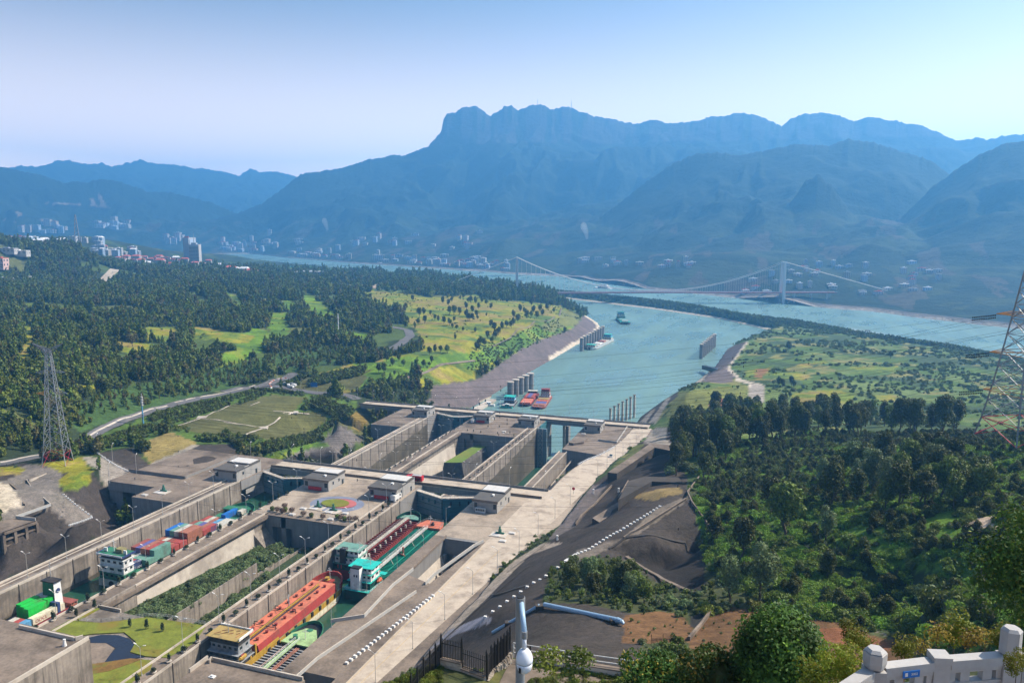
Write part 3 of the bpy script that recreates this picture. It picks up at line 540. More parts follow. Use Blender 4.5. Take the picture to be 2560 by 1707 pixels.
# ------------------------------------------------------------------ far bank and mountains
def dpt(pts): return [(x * 1.08844, y * 1.08844) for x, y in pts]
def ridge(pts, dist, w, p=1.15, spur=.35, seed=1, fr=14):
    P = sorted((math.atan2(rayv(x, y)[0], rayv(x, y)[1]), rayv(x, y)[2] / math.hypot(*rayv(x, y)[:2])) for x, y in dpt(pts))
    return dict(az=np.array([a for a, _ in P]), el=np.array([e for _, e in P]), d=dist, w=w, p=p, spur=spur, seed=seed, fr=fr)
RID = [
 ridge([(262, 560), (300, 525), (345, 512), (470, 507), (545, 490), (600, 468), (640, 440), (690, 400), (740, 392), (790, 385), (850, 365), (905, 356), (930, 357), (985, 335), (1005, 312), (1014, 300), (1020, 268), (1028, 260), (1046, 258), (1060, 246), (1075, 244), (1082, 243), (1090, 243), (1105, 250), (1125, 266), (1140, 258), (1150, 252), (1158, 244), (1175, 241), (1185, 250), (1190, 254), (1210, 244), (1235, 238), (1250, 242), (1265, 250), (1282, 249), (1295, 244), (1310, 246), (1330, 256), (1345, 258), (1365, 267), (1400, 271), (1440, 282), (1470, 283), (1490, 275), (1505, 274), (1535, 283), (1560, 281), (1600, 278), (1640, 265), (1660, 268), (1685, 260), (1700, 259), (1730, 263), (1760, 272), (1795, 291), (1815, 272), (1850, 261), (1885, 258), (1930, 266), (1960, 278), (1990, 268), (2015, 270), (2040, 277), (2060, 275), (2080, 284), (2115, 286), (2140, 298), (2165, 308), (2190, 320), (2215, 322), (2240, 316), (2265, 321), (2300, 312), (2352, 308), (2500, 300), (2800, 290)], 6400, 4100, 1.5, .30, 11),
 ridge([(1250, 575), (1330, 545), (1370, 505), (1420, 468), (1480, 420), (1540, 378), (1600, 352), (1650, 350), (1700, 356), (1760, 345), (1830, 330), (1900, 335), (1950, 318), (2010, 328), (2080, 350), (2140, 368), (2180, 400), (2230, 460), (2300, 520)], 4200, 2000, 1.1, .45, 12, 20),
 ridge([(1700, 600), (1760, 540), (1820, 460), (1850, 415), (1880, 400), (1910, 425), (1950, 480), (2000, 545), (2060, 600)], 3450, 1100, .95, .45, 13, 34),
 ridge([(1920, 600), (2000, 555), (2080, 490), (2140, 430), (2180, 400), (2240, 360), (2300, 332), (2352, 322), (2450, 300), (2600, 290), (2800, 300)], 3600, 1400, 1.05, .45, 14, 26),
 ridge([(-300, 420), (-150, 390), (0, 382), (35, 388), (60, 396), (100, 402), (150, 420), (175, 414), (195, 418), (230, 412), (265, 414), (310, 428), (340, 440), (385, 440), (430, 450), (490, 466), (540, 488), (600, 520), (680, 560)], 6900, 3000, 1.2, .35, 15),
 ridge([(-300, 400), (-100, 380), (30, 385), (45, 380), (90, 382), (130, 370), (155, 367), (180, 374), (210, 378), (235, 373), (255, 384), (290, 374), (322, 367), (350, 374), (380, 378), (400, 377), (440, 386), (470, 388), (500, 392), (530, 398), (547, 404), (560, 396), (575, 386), (600, 396), (640, 394), (670, 402), (700, 410), (800, 440), (1000, 480)], 10400, 3200, 1.2, .3, 17)]
FARSH = [unw('a', 500, 830, 0), unw('a', 1000, 850, 0), unw('a', 1350, 905, 0), unw('a', 1560, 925, 0), unw('a', 1900, 945, 0), unw('b', 0, 318, 0), unw('b', 560, 372, 0), unw('b', 1130, 420, 0), unw('b', 1680, 455, 0), unw('b', 2281, 492, 0), unw('c', 0, 415, 0), unw('c', 430, 447, 0), unw('c', 900, 470, 0), unw('c', 1200, 520, 0), unw('c', 1480, 560, 0), unw('c', 1700, 590, 0), unw('d', 0, 615, 0), unw('d', 440, 662, 0), unw('d', 800, 705, 0), unw('d', 1250, 750, 0), unw('d', 1650, 780, 0), unw('e', 1000, 330, 0), unw('e', 1600, 400, 0), unw('e', 2000, 440, 0), unw('e', 2400, 500, 0)]
NA2, NR2 = 950, 430
AZ2 = np.linspace(-R(39.5), R(39.5), NA2) - YAW
fs = sorted((math.atan2(x, y), math.hypot(x, y)) for x, y in FARSH); fa = np.array([a for a, _ in fs]); fr_ = np.array([b for _, b in fs])
R0 = np.minimum(np.interp(AZ2, fa, fr_), 5600); T2 = np.linspace(0, 1, NR2) ** 1.35
A2 = np.repeat(AZ2[:, None], NR2, 1); D2 = R0[:, None] + T2[None] * (11200 - R0[:, None]); MX = D2 * np.sin(A2); MY = D2 * np.cos(A2)
dsh = D2 - R0[:, None]
MZ = np.minimum(dsh * .35, 6) + np.clip(dsh - 60, 0, 2500) * .035 + fbm(MX / 260, MY / 260, 5, 41) * np.clip(dsh - 80, 0, 900) * .10
MZ -= .6
for q in RID:
    lo, hi = q['az'][0], q['az'][-1]; el = np.interp(AZ2, q['az'], q['el']) + (fbm(AZ2 * 420, AZ2 * 0, 3, q['seed']) - .5) * .0030; H = np.clip(CAMZ + el * q['d'], 0, None)
    fade = np.clip((AZ2 - lo) / R(1.0), 0, 1) * np.clip((hi - AZ2) / R(1.0), 0, 1); H = H * np.clip(fade * 1.6, 0, 1) ** .6
    n1 = fbm(MX / 900 + 7 * q['seed'], MY / 900, 3, q['seed'])
    ww = np.clip(q['d'] - R0[:, None] - 200, 700, q['w']) * (1 + q['spur'] * (n1 - .5) * 2)
    t = (q['d'] - D2) / ww
    front = np.clip(1 - t, 0, 1) ** q['p']
    wx = MX + 260 * fbm(MX / 400, MY / 400, 3, 71); wy = MY + 260 * fbm(MX / 400, MY / 400, 3, 72)
    rid = .65 * (1 - np.abs(2 * vnoise(wx / 620, wy / 620, q['seed'] + 5) - 1)) + .35 * (1 - np.abs(2 * vnoise(wx / 260, wy / 260, q['seed'] + 6) - 1)) + .22 * (1 - np.abs(2 * vnoise(wx / 130, wy / 130, q['seed'] + 7) - 1)) - .16 + .20 * (fbm(wx / 60, wy / 60, 3, q['seed']) - .5)
    er = np.clip(t * 3, 0, 1) * np.clip((1 - t) * 2.5, 0, 1)
    front = front * (1 - er * .62 * (1.0 - rid))
    els = np.interp(AZ2, AZ2, np.convolve(np.pad(el, 40, mode='edge'), np.ones(81) / 81, 'valid')); Hs = np.clip(CAMZ + els * q['d'], 0, None) * np.clip(fade * 1.6, 0, 1) ** .6
    kk = np.clip(t * 12, 0, 1); Hh = H[:, None] * (1 - kk) + Hs[:, None] * kk
    hz = Hh * np.where(t >= 0, front, np.clip(1 + t * .9, .25, 1))
    MZ = np.maximum(MZ, hz)
MZ = np.maximum(MZ, np.minimum(dsh * .35 - .6, 4))
mcol = np.zeros(MX.shape + (3,)); mcol[:] = (.014, .026, .014)
slope = np.abs(np.gradient(MZ, axis=1) / np.maximum(np.gradient(D2, axis=1), 1))
tn = fbm(MX / 120, MY / 120, 5, 51); fld = (MZ < 240) & (tn > .54) & (dsh > 60); mcol[fld] = (.030, .044, .020)
fld2 = (MZ < 220) & (fbm(MX / 60, MY / 200, 4, 55) > .64) & (dsh > 60); mcol[fld2] = (.055, .050, .035)
cl = (MZ > 800) & (D2 > 5500) & (D2 < 6700) & (fbm(A2 * 160, MZ / 260, 4, 57) > .42) & (slope > .3); mcol[cl] = (.045, .045, .045)
mcol[(dsh < 40)] = (.12, .10, .085); mcol[(dsh < 16)] = (.3, .26, .22)
# quarry scars and a cut road on the far left slopes
mpx, mpy = proj(MX, MY, MZ)
for g in ([(0, 640), (60, 640), (180, 625), (330, 640), (400, 670), (540, 670), (540, 690), (300, 690), (150, 700), (20, 690)], ):
    m_ = inpoly(mpx + (tn - .5) * 30, mpy, SL('a', g)); mcol[m_ & (fbm(MX / 150, MY / 150, 3, 61) > .5)] = (.20, .155, .13)
for g in ([(390, 520), (620, 528), (850, 548), (990, 565), (990, 575), (840, 560), (600, 540), (390, 534)], [(800, 480), (830, 480), (870, 555), (820, 552)], [(865, 440), (900, 450), (955, 560), (900, 556)], [(140, 600), (190, 610), (200, 640), (150, 645)]):
    mcol[inpoly(mpx, mpy, SL('a', g)) & (tn > .42)] = (.17, .135, .11)
mnt = grid_mesh('mountains', MX, MY, MZ, mcol, np.ones(MX.shape), [ground_mat('mountain_ground', .03, .0022, 30.0)]); tag(mnt, kind='structure')
def mh(X, Y):
    az = math.atan2(X, Y); r = math.hypot(X, Y); k = min(max((az - AZ2[0]) / (AZ2[1] - AZ2[0]), 0), NA2 - 1.001); i = int(k)
    t = max((r - R0[i]) / (11200 - R0[i]), 0) ** (1 / 1.35) * (NR2 - 1); j = int(min(t, NR2 - 1.001)); g = min(t - j, 1)
    return float(MZ[i, j] * (1 - g) + MZ[i, j + 1] * g)
def mhit(px, py):
    r = rayv(px, py); az = math.atan2(r[0], r[1]); sl_ = r[2] / math.hypot(r[0], r[1]); k = min(max((az - AZ2[0]) / (AZ2[1] - AZ2[0]), 0), NA2 - 1.001); i = int(round(k))
    w = np.nonzero(MZ[i] >= CAMZ + sl_ * D2[i])[0]
    if len(w) == 0: return None
    d = D2[i, max(w[0], 1)]; return Vector((math.sin(az) * d, math.cos(az) * d, float(MZ[i, w[0]])))
# ------------------------------------------------------------------ the river dike with its planted crest
DIKE_F = [unw('c', 180, 545, 0), unw('c', 430, 572, 0), unw('c', 900, 620, 0), unw('c', 1400, 670, 0), unw('c', 1800, 710, 0), unw('d', 0, 745, 0), unw('d', 500, 830, 0), unw('d', 1000, 895, 0), unw('d', 1500, 995, 0), unw('d', 2280, 1110, 0), unw('e', 1700, 700, 0), unw('e', 2100, 790, 0), (960, 700)]
def lerp2(a, b, t): return (a[0] + (b[0] - a[0]) * t, a[1] + (b[1] - a[1]) * t)
dm = MB(); secs = []
for k in range(len(DIKE_N) * 6 - 5):
    t = k / 6; i = min(int(t), len(DIKE_N) - 2); f = t - i
    n_ = lerp2(DIKE_N[i], DIKE_N[i + 1], f); q_ = lerp2(DIKE_F[i], DIKE_F[i + 1], f)
    ln = math.hypot(q_[0] - n_[0], q_[1] - n_[1]); a_ = .5 + .5 * math.sin(k * 1.7)
    secs.append([(*lerp2(n_, q_, -.04), -1.5), (*lerp2(n_, q_, .02), .6 + .3 * a_), (*lerp2(n_, q_, .10), 1.8), (*lerp2(n_, q_, .30), 9), (*lerp2(n_, q_, .62), 9.5), (*lerp2(n_, q_, .9), 1.2), (*lerp2(n_, q_, 1.03), -1.5)])
vs = [v for s_ in secs for v in s_]; 
for k in range(len(secs) - 1):
    for j in range(6):
        pass
mi = [1, 1, 0, 0, 0, 1]
b0 = len(dm.v); dm.v += vs
for k in range(len(secs) - 1):
    for j in range(6):
        a = b0 + k * 7 + j; dm.f.append((a, a + 7, a + 8, a + 1)[::-1]); dm.m.append(mi[j])
M['dike_veg'] = weathered('dike_vegetated_soil', (.035, .055, .022), .4, .05, .95); M['shingle'] = weathered('pale_river_shingle', (.36, .31, .25), .3, .2, .95)
dk = dm.build('terrain_dike', [M['dike_veg'], M['shingle']]); tag(dk, kind='structure')
# ------------------------------------------------------------------ haze
hb = MB(); hb.box(-10100, 8000, -5000, 11300, -10.6, 1260); 
# box turned so that it wraps the view: camera at its near edge
m = bpy.data.materials.new('haze_air'); m.use_nodes = True; n = m.node_tree; n.nodes.remove(n.nodes['Principled BSDF'])
pv = n.nodes.new('ShaderNodeVolumePrincipled'); pv.inputs['Color'].default_value = (*HAZE_C, 1); pv.inputs['Density'].default_value = HAZE_D; pv.inputs['Anisotropy'].default_value = HAZE_G
n.links.new(pv.outputs[0], n.nodes['Material Output'].inputs['Volume'])
hz = hb.build('haze', m); tag(hz, kind='stuff')
# ------------------------------------------------------------------ the lock: walls, heads, gates, houses
HAZ = hz
def struct(name, mb, mats, smooth=False): return tag(mb.build(name, mats, None, smooth), kind='structure')
def lock_wall(label, x0, x1, y0, y1, ztop, zbot, mat, step=12.0, face=1, slots=True, foot=None, rails=True):
    root = empty('lock_wall', ((x0 + x1) / 2, y0, ztop)); tag(root, label, 'lock wall')
    ox, oy, oz = root.location
    def bld(name, mb, mt):
        mb.v = [(a - ox, b - oy, c - oz) for a, b, c in mb.v]; return mb.build(name, mt, root)
    bld('core', MB().box(x0 + .35, x1 - .35, y0, y1, zbot, ztop - .3), M['conc_grey'])
    y = y0; k = 0
    while y < y1 - .5:
        e = min(y + step, y1); pb = MB().box(x0, x1, y + .09, e - .09, zbot, ztop); pb.m = [1 if f == 1 else 0 for f in range(6)]
        bld('wall_panel', pb, [mat, M['conc']])
        if slots:
            xf = x1 if face > 0 else x0; bld('ladder_slot', MB().box(xf - .02, xf + .16, e - .34, e - .04, zbot + 2, ztop + .55), M['conc_dark'])
        y = e; k += 1
    if not rails and face < 0 and x0 < -225: bld('overhang', MB().box(x1 + .02, x1 + 1.9, y0 + (130 if ztop > 40 else 2), y1 - .1, ztop - 1.5, ztop), M['conc'])
    bld('parapet', MB().box(x1 - .3, x1 + .01, y0, y1, ztop + .003, ztop + .8), M['conc_light'])
    bld('kerb', MB().box(x0, x0 + .4, y0, y1, ztop + .003, ztop + .75), M['conc_light'])
    if rails:
        w_ = x1 - x0
        for fx, ww, mt in ((.25, .5, 'conc_light'), (.62, .35, 'conc_grey'), (.74, .25, 'conc_light')):
            bld('rail_strip', MB().box(x0 + w_ * fx, x0 + w_ * fx + ww, y0, y1, ztop + .003, ztop + .16), M[mt])
    if foot:
        bld('battered_foot', MB().add([(x1, foot[0], foot[2]), (x1, foot[1], foot[2] + foot[4]), (x1 + foot[3], foot[1], zbot), (x1 + foot[3], foot[0], zbot), (x1 - .5, foot[0], foot[2]), (x1 - .5, foot[1], foot[2]), (x1 - .5, foot[1], zbot), (x1 - .5, foot[0], zbot)],
                                      [(0, 3, 2, 1), (4, 5, 6, 7), (0, 1, 5, 4), (3, 7, 6, 2), (0, 4, 7, 3), (1, 2, 6, 5)]), M['conc_light'])
    return root
def wet_shade_band(root, x, y0, y1, z0, z1a, z1b, mt):    # thin layer: waterline growth and stain; painted cast shadow on far left wall
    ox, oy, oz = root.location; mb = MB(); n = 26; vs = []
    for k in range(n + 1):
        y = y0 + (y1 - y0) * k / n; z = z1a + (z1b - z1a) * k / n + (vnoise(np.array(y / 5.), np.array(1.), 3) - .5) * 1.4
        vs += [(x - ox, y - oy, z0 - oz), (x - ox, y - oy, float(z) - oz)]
    mb.add(vs, [(2 * k, 2 * k + 2, 2 * k + 3, 2 * k + 1)[::-1] for k in range(n)]); mb.build('algae_shade_band', mt, root)
wA = lock_wall('left outer wall of the full near lock chamber, worn rail strips on top', -276.4, -268, 70, 331, 51, -6, M['conc_wall'])
wB = lock_wall('planted walkway wall between the container ships and the bushy pit', -233.4, -225.6, 70, 294.6, 51, -6, M['conc_wall'], face=-1, foot=(200, 286, 47.2, 6.5, 0), rails=False)
wC = lock_wall('shrub-lined wall between the bushy pit and the orange tanker', -180.2, -173.4, 70, 331, 51, -6, M['conc_wall'], rails=False)
wE = lock_wall('left outer wall of the drained far left lock chamber', -273.4, -267.6, 372.5, 562, 31, -8, M['conc_wall'])
wF = lock_wall('walkway wall along the right side of the far left chamber', -233.4, -226, 372.5, 529.6, 31, -8, M['conc_wall'], face=-1, foot=(380, 520, 25, 5, 0), rails=False)
wG = lock_wall('brown-stained tall wall of the open far right lock chamber', -180.2, -173.7, 372.5, 562, 31, -8, M['conc_wall'], step=10.5, rails=False)
wH = lock_wall('low concrete wall right of the narrow green far lock water', -140.1, -134.6, 372.5, 505, 31, -8, M['conc_wall'], face=-1, rails=False)
wet_shade_band(wA, -267.83, 80, 330, 37, 41.2, 41.2, M['conc_wet_shade']); wet_shade_band(wC, -173.23, 80, 330, 37, 41.2, 41.2, M['conc_wet_shade']); wet_shade_band(wE, -267.43, 378, 562, -7, 12, 26, M['conc_wet_shade']); wet_shade_band(wG, -173.53, 376, 562, -7, 18, 27, M['conc_wet_shade'])  # far left chamber band paints the facing wall's shadow; others are stain
# pavements (heads): built as solid slabs with openings
def slab(pts, z0, z1, mats=None, name='pavement'):
    mb = MB().prism(pts, z0, z1); mb.m[0] = 1; mb.m[2:] = [1] * (len(mb.m) - 2); mb.m[1] = 0
    return struct(name, mb, mats or [M['conc'], M['conc_grey']])
slab([(-336, 308.5), (-304.6, 308.5), (-304.6, 293.2), (-276.6, 293.2), (-276.6, 330.8), (-268, 330.8), (-268, 371.8), (-336, 371.8)], 46.0, 51)
for (a, b) in ((-336, -327), (-316, -304.6)): slab([(a, 309), (b, 309), (b, 330), (a, 330)], -6, 45.99)
slab([(-304.4, 293.4), (-276.8, 293.4), (-276.8, 371), (-304.4, 371)], -6, 45.98)
slab([(-225.4, 298.2), (-180.4, 298.2), (-180.4, 331.2), (-173.4, 331.2), (-173.4, 371.8), (-233.4, 371.8), (-233.4, 294.8), (-225.4, 294.8)], -6, 51, [M['conc_fore'], M['conc_grey']])
for a, b, z0, z1 in ((-225.4, -222, -6, 50.6), (-217, -214.5, -6, 50.6), (-211, -180.4, -6, 50.6), (-222, -211, 45.5, 50.6), (-222, -217, -6, 36)):
    slab([(a, 294.8), (b, 294.8), (b, 298.1), (a, 298.1)], z0, z1, [M['conc_grey']] * 2, 'wall_head_front')
slab([(-226, 294.7), (-180, 294.7), (-180, 298.19), (-226, 298.19)], 50.62, 51.0, [M['conc']] * 2)
# right plateau with two pits
slab([(-139.4, 298.3), (-90.5, 298.3), (-90.5, 371.8), (-139.4, 371.8)], -6, 51, [M['conc_fore'], M['conc_grey']])
slab([(-139.4, 60), (-134.2, 60), (-134.2, 298.2), (-139.4, 298.2)], -6, 51)
slab([(-134.1, 188.0), (-121.5, 188.0), (-121.5, 254.6), (-134.1, 259.4)], -6, 51)
slab([(-121.4, 60), (-90.8, 60), (-90.8, 298.2), (-116.0, 298.2), (-121.4, 254.6)], -6, 51)
slab([(-134, 296.4), (-116.1, 296.4), (-116.1, 298.2), (-134, 298.2)], 44, 50.98, [M['conc_grey']] * 2, 'wall_lintel')
for a in (-134, -129.2, -121.6): slab([(a, 294), (a + 1.5, 294), (a + 1.5, 296.2), (a, 296.2)], 20, 44, [M['conc_grey']] * 2, 'wall_pier')
stp = empty('concrete_steps', (-127, 272, 36)); tag(stp, 'dark flight of concrete beams down in the right-hand pit', 'steps')
for k in range(7): MB().box(-4.5, 6, -9 + k * 3.6, -7.9 + k * 3.6, -2 + k * .9, -.8 + k * .9).build('beam', M['conc_dark'], stp)
MB().box(-134, -116, 255, 297, 24, 30).build('floor_pit', M['conc_dark'])['kind'] = 'structure'
bw = MB().add([(-134.15, 259, 44), (-134.15, 297, 44), (-129.5, 297, 30), (-129.5, 259, 30)], [(0, 3, 2, 1)]); struct('wall_pit_batter', bw, M['conc_light'])
# far heads
slab([(-301.6, 529.8), (-273.6, 529.8), (-273.6, 562.3), (-267.6, 562.3), (-267.6, 586), (-301.6, 586)], -6, 31)
slab([(-226, 533), (-180.4, 533), (-180.4, 562.3), (-173.8, 562.3), (-173.8, 586), (-233.4, 586), (-233.4, 529.9), (-226, 529.9)], -6, 31)
for a, b, z0, z1 in ((-226, -222, -6, 30.6), (-217, -214.5, -6, 30.6), (-208, -180.4, -6, 30.6), (-222, -208, 26, 30.6)):
    slab([(a, 529.9), (b, 529.9), (b, 532.9), (a, 532.9)], z0, z1, [M['conc_grey']] * 2, 'wall_head_front')
slab([(-226, 529.8), (-180.4, 529.8), (-180.4, 532.95), (-226, 532.95)], 30.62, 31.0, [M['conc']] * 2)
slab([(-139.9, 512), (-107.5, 505.5), (-88, 560), (-88, 586), (-139.9, 586)], -8, 31)
# the sloping service road on the right, with kerb, lines
def rz(y): return 51 if y < 383 else (31 if y > 566 else 51 - 20 * (lambda t: t * t * (3 - 2 * t))((y - 383) / 183))
ys = [60, 120, 200, 298, 350, 372] + list(range(380, 572, 8)) + [586]
def rxl(y): return -119.6 + (y - 60) * .018 if y < 372 else -107.4 + (y - 372) * .02 + (6 if False else 0)
def rxr(y): return -108 + (y - 195) * .104 if y < 300 else (-97.1 + (y - 300) * .09 if y < 390 else -89.2)
def ribbon(ysl, fl, fr, dz, th=.0):
    vs = []; fs = []
    for k, y in enumerate(ysl): vs += [(fl(y), y, rz(y) + dz), (fr(y), y, rz(y) + dz)]
    fs = [(2 * k, 2 * k + 1, 2 * k + 3, 2 * k + 2) for k in range(len(ysl) - 1)]; return MB().add(vs, fs)
dense = list(range(60, 372, 8)) + list(range(372, 590, 4))
rd = ribbon(dense, rxl, rxr, .04); struct('road', rd, M['conc_road'])
for f, w_ in ((.5, .14), (.06, .16)):
    struct('road_marking', ribbon([y for y in dense if y < 300], lambda y: rxl(y) + (rxr(y) - rxl(y)) * f, lambda y: rxl(y) + (rxr(y) - rxl(y)) * f + w_, .048), M['line_y'])
rs = MB()
yy = [y for y in dense if y >= 372]
vs = []
for y in yy: vs += [(rxl(y), y, rz(y)), (rxl(y) - .5, y, rz(y)), (rxl(y) - 6, y, rz(y) - 5), (rxr(y), y, rz(y)), (rxr(y) + .8, y, rz(y) - .5), (rxl(y) - 6, y, -8)]
for k in range(len(yy) - 1):
    a = 6 * k; b = a + 6; rs.add([], [])
    rs.f += [(a + 1, a, b, b + 1), (a + 2, a + 1, b + 1, b + 2), (a + 3, a + 4, b + 4, b + 3), (a + 5, a + 2, b + 2, b + 5), (a, a + 3, b + 3, b)]; rs.m += [0, 1, 0, 1, 0]
rs.v = vs; struct('embankment_road', rs, [M['conc'], M['conc_dark']])
em = MB(); yy = list(range(373, 513, 6)); cols_ = [(-134.5, 15), (-128.2, 17), (-128, 22), (-127.4, 22), (-127.2, 20), (-119, 25), (-113.4, 29)]
vs = []
for y in yy:
    t = (y - 373) / 140; zb = rz(y)
    for (x, z) in cols_: vs.append((x, y, z + (zb - 36 if x > -121 else (zb - 40) * .35)))
em.v = vs
for k in range(len(yy) - 1):
    for j in range(len(cols_) - 1):
        a = k * 7 + j; em.f.append((a, a + 1, a + 8, a + 7)); em.m.append([1, 0, 0, 0, 2, 2][j])
struct('embankment_trench', em, [M['conc_light'], M['dike_veg'], M['conc_dark']])
# lock waters (one thing: the water of the stages)
lw = MB().box(-268, -233.4, 60, 372, 30, 39).box(-173.4, -139.4, 60, 372, 30, 39); struct('water_lock', lw, M['lockwater'])
lw = MB().box(-267.6, -233.4, 372, 590, -7, .6).box(-173.7, -140.1, 372, 560, -7, .6); struct('water_lock_tail', lw, M['lockwater'])
# road bridges over the chambers
def road_bridge(label, x0, x1, y0, y1, z, spans, curb=True, depth=3.6, z2=None):
    root = empty('road_bridge', ((x0 + x1) / 2, (y0 + y1) / 2, z)); tag(root, label, 'bridge'); ox, oy, oz = root.location
    def bld(name, mb, mt): mb.v = [(a - ox, b - oy, c - oz) for a, b, c in mb.v]; return mb.build(name, mt, root)
    bld('deck', MB().box(x0, x1, y0, y1, z - .5, z + .02), M['conc_road'])
    for (a, b) in spans:
        for yy in (y0 + .3, y1 - 1.0): bld('girder', MB().box(a, b, yy, yy + .7, z - depth, z - .5), M['conc_grey'])
    for yy in (y0, y1 - .35): bld('parapet', MB().box(x0, x1, yy, yy + .35, z + .03, z + 1.25), M['conc'] if yy == y0 else M['conc_grey'])
    return root
rb1 = road_bridge('near concrete road bridge across both lock chambers, fire engine on it', -268.2, -108, 357.5, 369.5, 51.06, [(-268, -233.6), (-173.2, -139.6)])
rb2 = road_bridge('far concrete road bridge crossing the lower ends of the chambers', -345, -92, 586.2, 599.5, 31.08, [(-344, -302), (-267.4, -233.6), (-173.6, -140)], depth=3.0)
ox, oy, oz = rb2.location
for xx in (-332, -317, -306): MB().box(xx - 1 - ox, xx + 1 - ox, -5, 5, -30, -3.2).build('pier', M['conc_grey'], rb2)
for xx in (-268, -233, -228, -180, -174, -140): MB().box(xx - 1.2 - ox, xx + 1.2 - ox, -6, 6, -38, -3.2).build('pier', M['conc_grey'], rb2)
dk2 = empty('jetty_beam', unw('d', 140, 1275, 6) + (6,)); tag(dk2, 'dark angular landing beam jutting from the right bank over water', 'jetty'); e_ = Vector(unw('d', 400, 1345, 12) + (12,)) - Vector(dk2.location); MB().bar((0, 0, 0), e_, 5, 5).build('beam', M['black'], dk2); MB().bar(e_ * .35 + Vector((0, 0, -9)), e_ * .35, 2.5).build('support', M['conc_grey'], dk2)
# mitre gates
def mitre_gate(label, xa, xb, y, ztop, zbot, open_=False):
    root = empty('lock_gate', ((xa + xb) / 2, y, ztop)); tag(root, label, 'lock gate'); w = (xb - xa) / 2; dy = -6.5
    if not open_:
        for s in (-1, 1):
            a = Vector((s * w, 0, 0)); c = Vector((s * .15, dy, 0)); d = (c - a); 
            mb = MB(); mb.bar(a + Vector((0, 0, -(ztop - zbot) / 2)), c + Vector((0, 0, -(ztop - zbot) / 2)), 1.4, ztop - zbot - 1.4)
            lf = mb.build('gate_leaf', M['gate'] if s < 0 else M['gate_teal'], root)
            MB().bar(a + Vector((0, -.2, .25)), c + Vector((0, -.2, .25)), 2.2, .25).build('walkway', M['conc_light'], lf)
            r = MB(); 
            for k in range(9):
                p = a + d * (k / 8); r.bar(p + Vector((0, -1.1, .4)), p + Vector((0, -1.1, 1.5)), .09)
            r.bar(a + Vector((0, -1.1, 1.5)), c + Vector((0, -1.1, 1.5)), .1); r.build('handrail', M['white'], lf)
            for k in range(1, 4):
                p = a + d * (k / 4); MB().bar(p + Vector((0, -.9, -3.6)), p + Vector((0, -.9, -1.6)), 1.4 + .4 * (k % 2), .5).build('gate_panel', M['glass_dark'] if s > 0 else M['gate_teal'], lf)
            for zz in (-2.4, -5, -8): MB().bar(a + Vector((0, -.8, zz)), c + Vector((0, -.8, zz)), .25, .3).build('rib', M['gate_teal'], lf)
    else:
        L = w + 2; mb = MB(); mb.box(-w - .1, -w + .9, 2, 2 + L, zbot - ztop, 0); lf = mb.build('gate_leaf', M['gate_teal'], root)
        g = MB()
        for k in range(10): zz = -1.5 - k * (ztop - zbot - 3) / 9; g.box(-w + .9, -w + 2.6, -6, -5.6, zz, zz + .5)
        for k in range(9):
            zz = -1.5 - k * (ztop - zbot - 3) / 9; z2 = -1.5 - (k + 1) * (ztop - zbot - 3) / 9
            g.bar((-w + 1, -5.8, zz), (-w + 4.5, -5.8, z2), .35); g.bar((-w + 4.5, -5.8, zz), (-w + 1, -5.8, z2), .35)
        for xx in (-w + .9, -w + 4.5): g.box(xx, xx + .45, -6, -5.6, zbot - ztop, 0)
        g.build('lattice_brace', M['conc_light'], root)
        MB().box(-w + .3, -w + 8, -5.2, -3.9, zbot - ztop, .3).build('gate_edge', M['gate'], root)
    return root
mitre_gate('closed steel mitre gates at the end of the near left chamber', -268, -233.4, 351, 50.2, 30)
mitre_gate('closed blue-grey mitre gates ahead of the maroon and green tankers', -173.4, -139.4, 351, 50.2, 30)
mitre_gate('dark closed mitre gates at the end of the far left chamber', -267.6, -233.4, 582, 30.4, -6)
mitre_gate('open lattice-backed gate leaf in the far right lock chamber', -173.7, -140.1, 566, 30.6, -6, True)
gp = empty('gate_pier', (-160, 592, 0)); tag(gp, 'tall pale concrete guide pier standing in water behind the open gate', 'pier')
MB().box(-3, -1, 6, 16, -6, 27).build('pier_face', M['conc_light'], gp); MB().box(-.9, 1.4, 8, 14, -6, 24).build('pier_back', M['conc_grey'], gp); MB().box(-3.5, 2, 5.5, 16.5, 27.01, 28).build('pier_cap', M['conc'], gp)
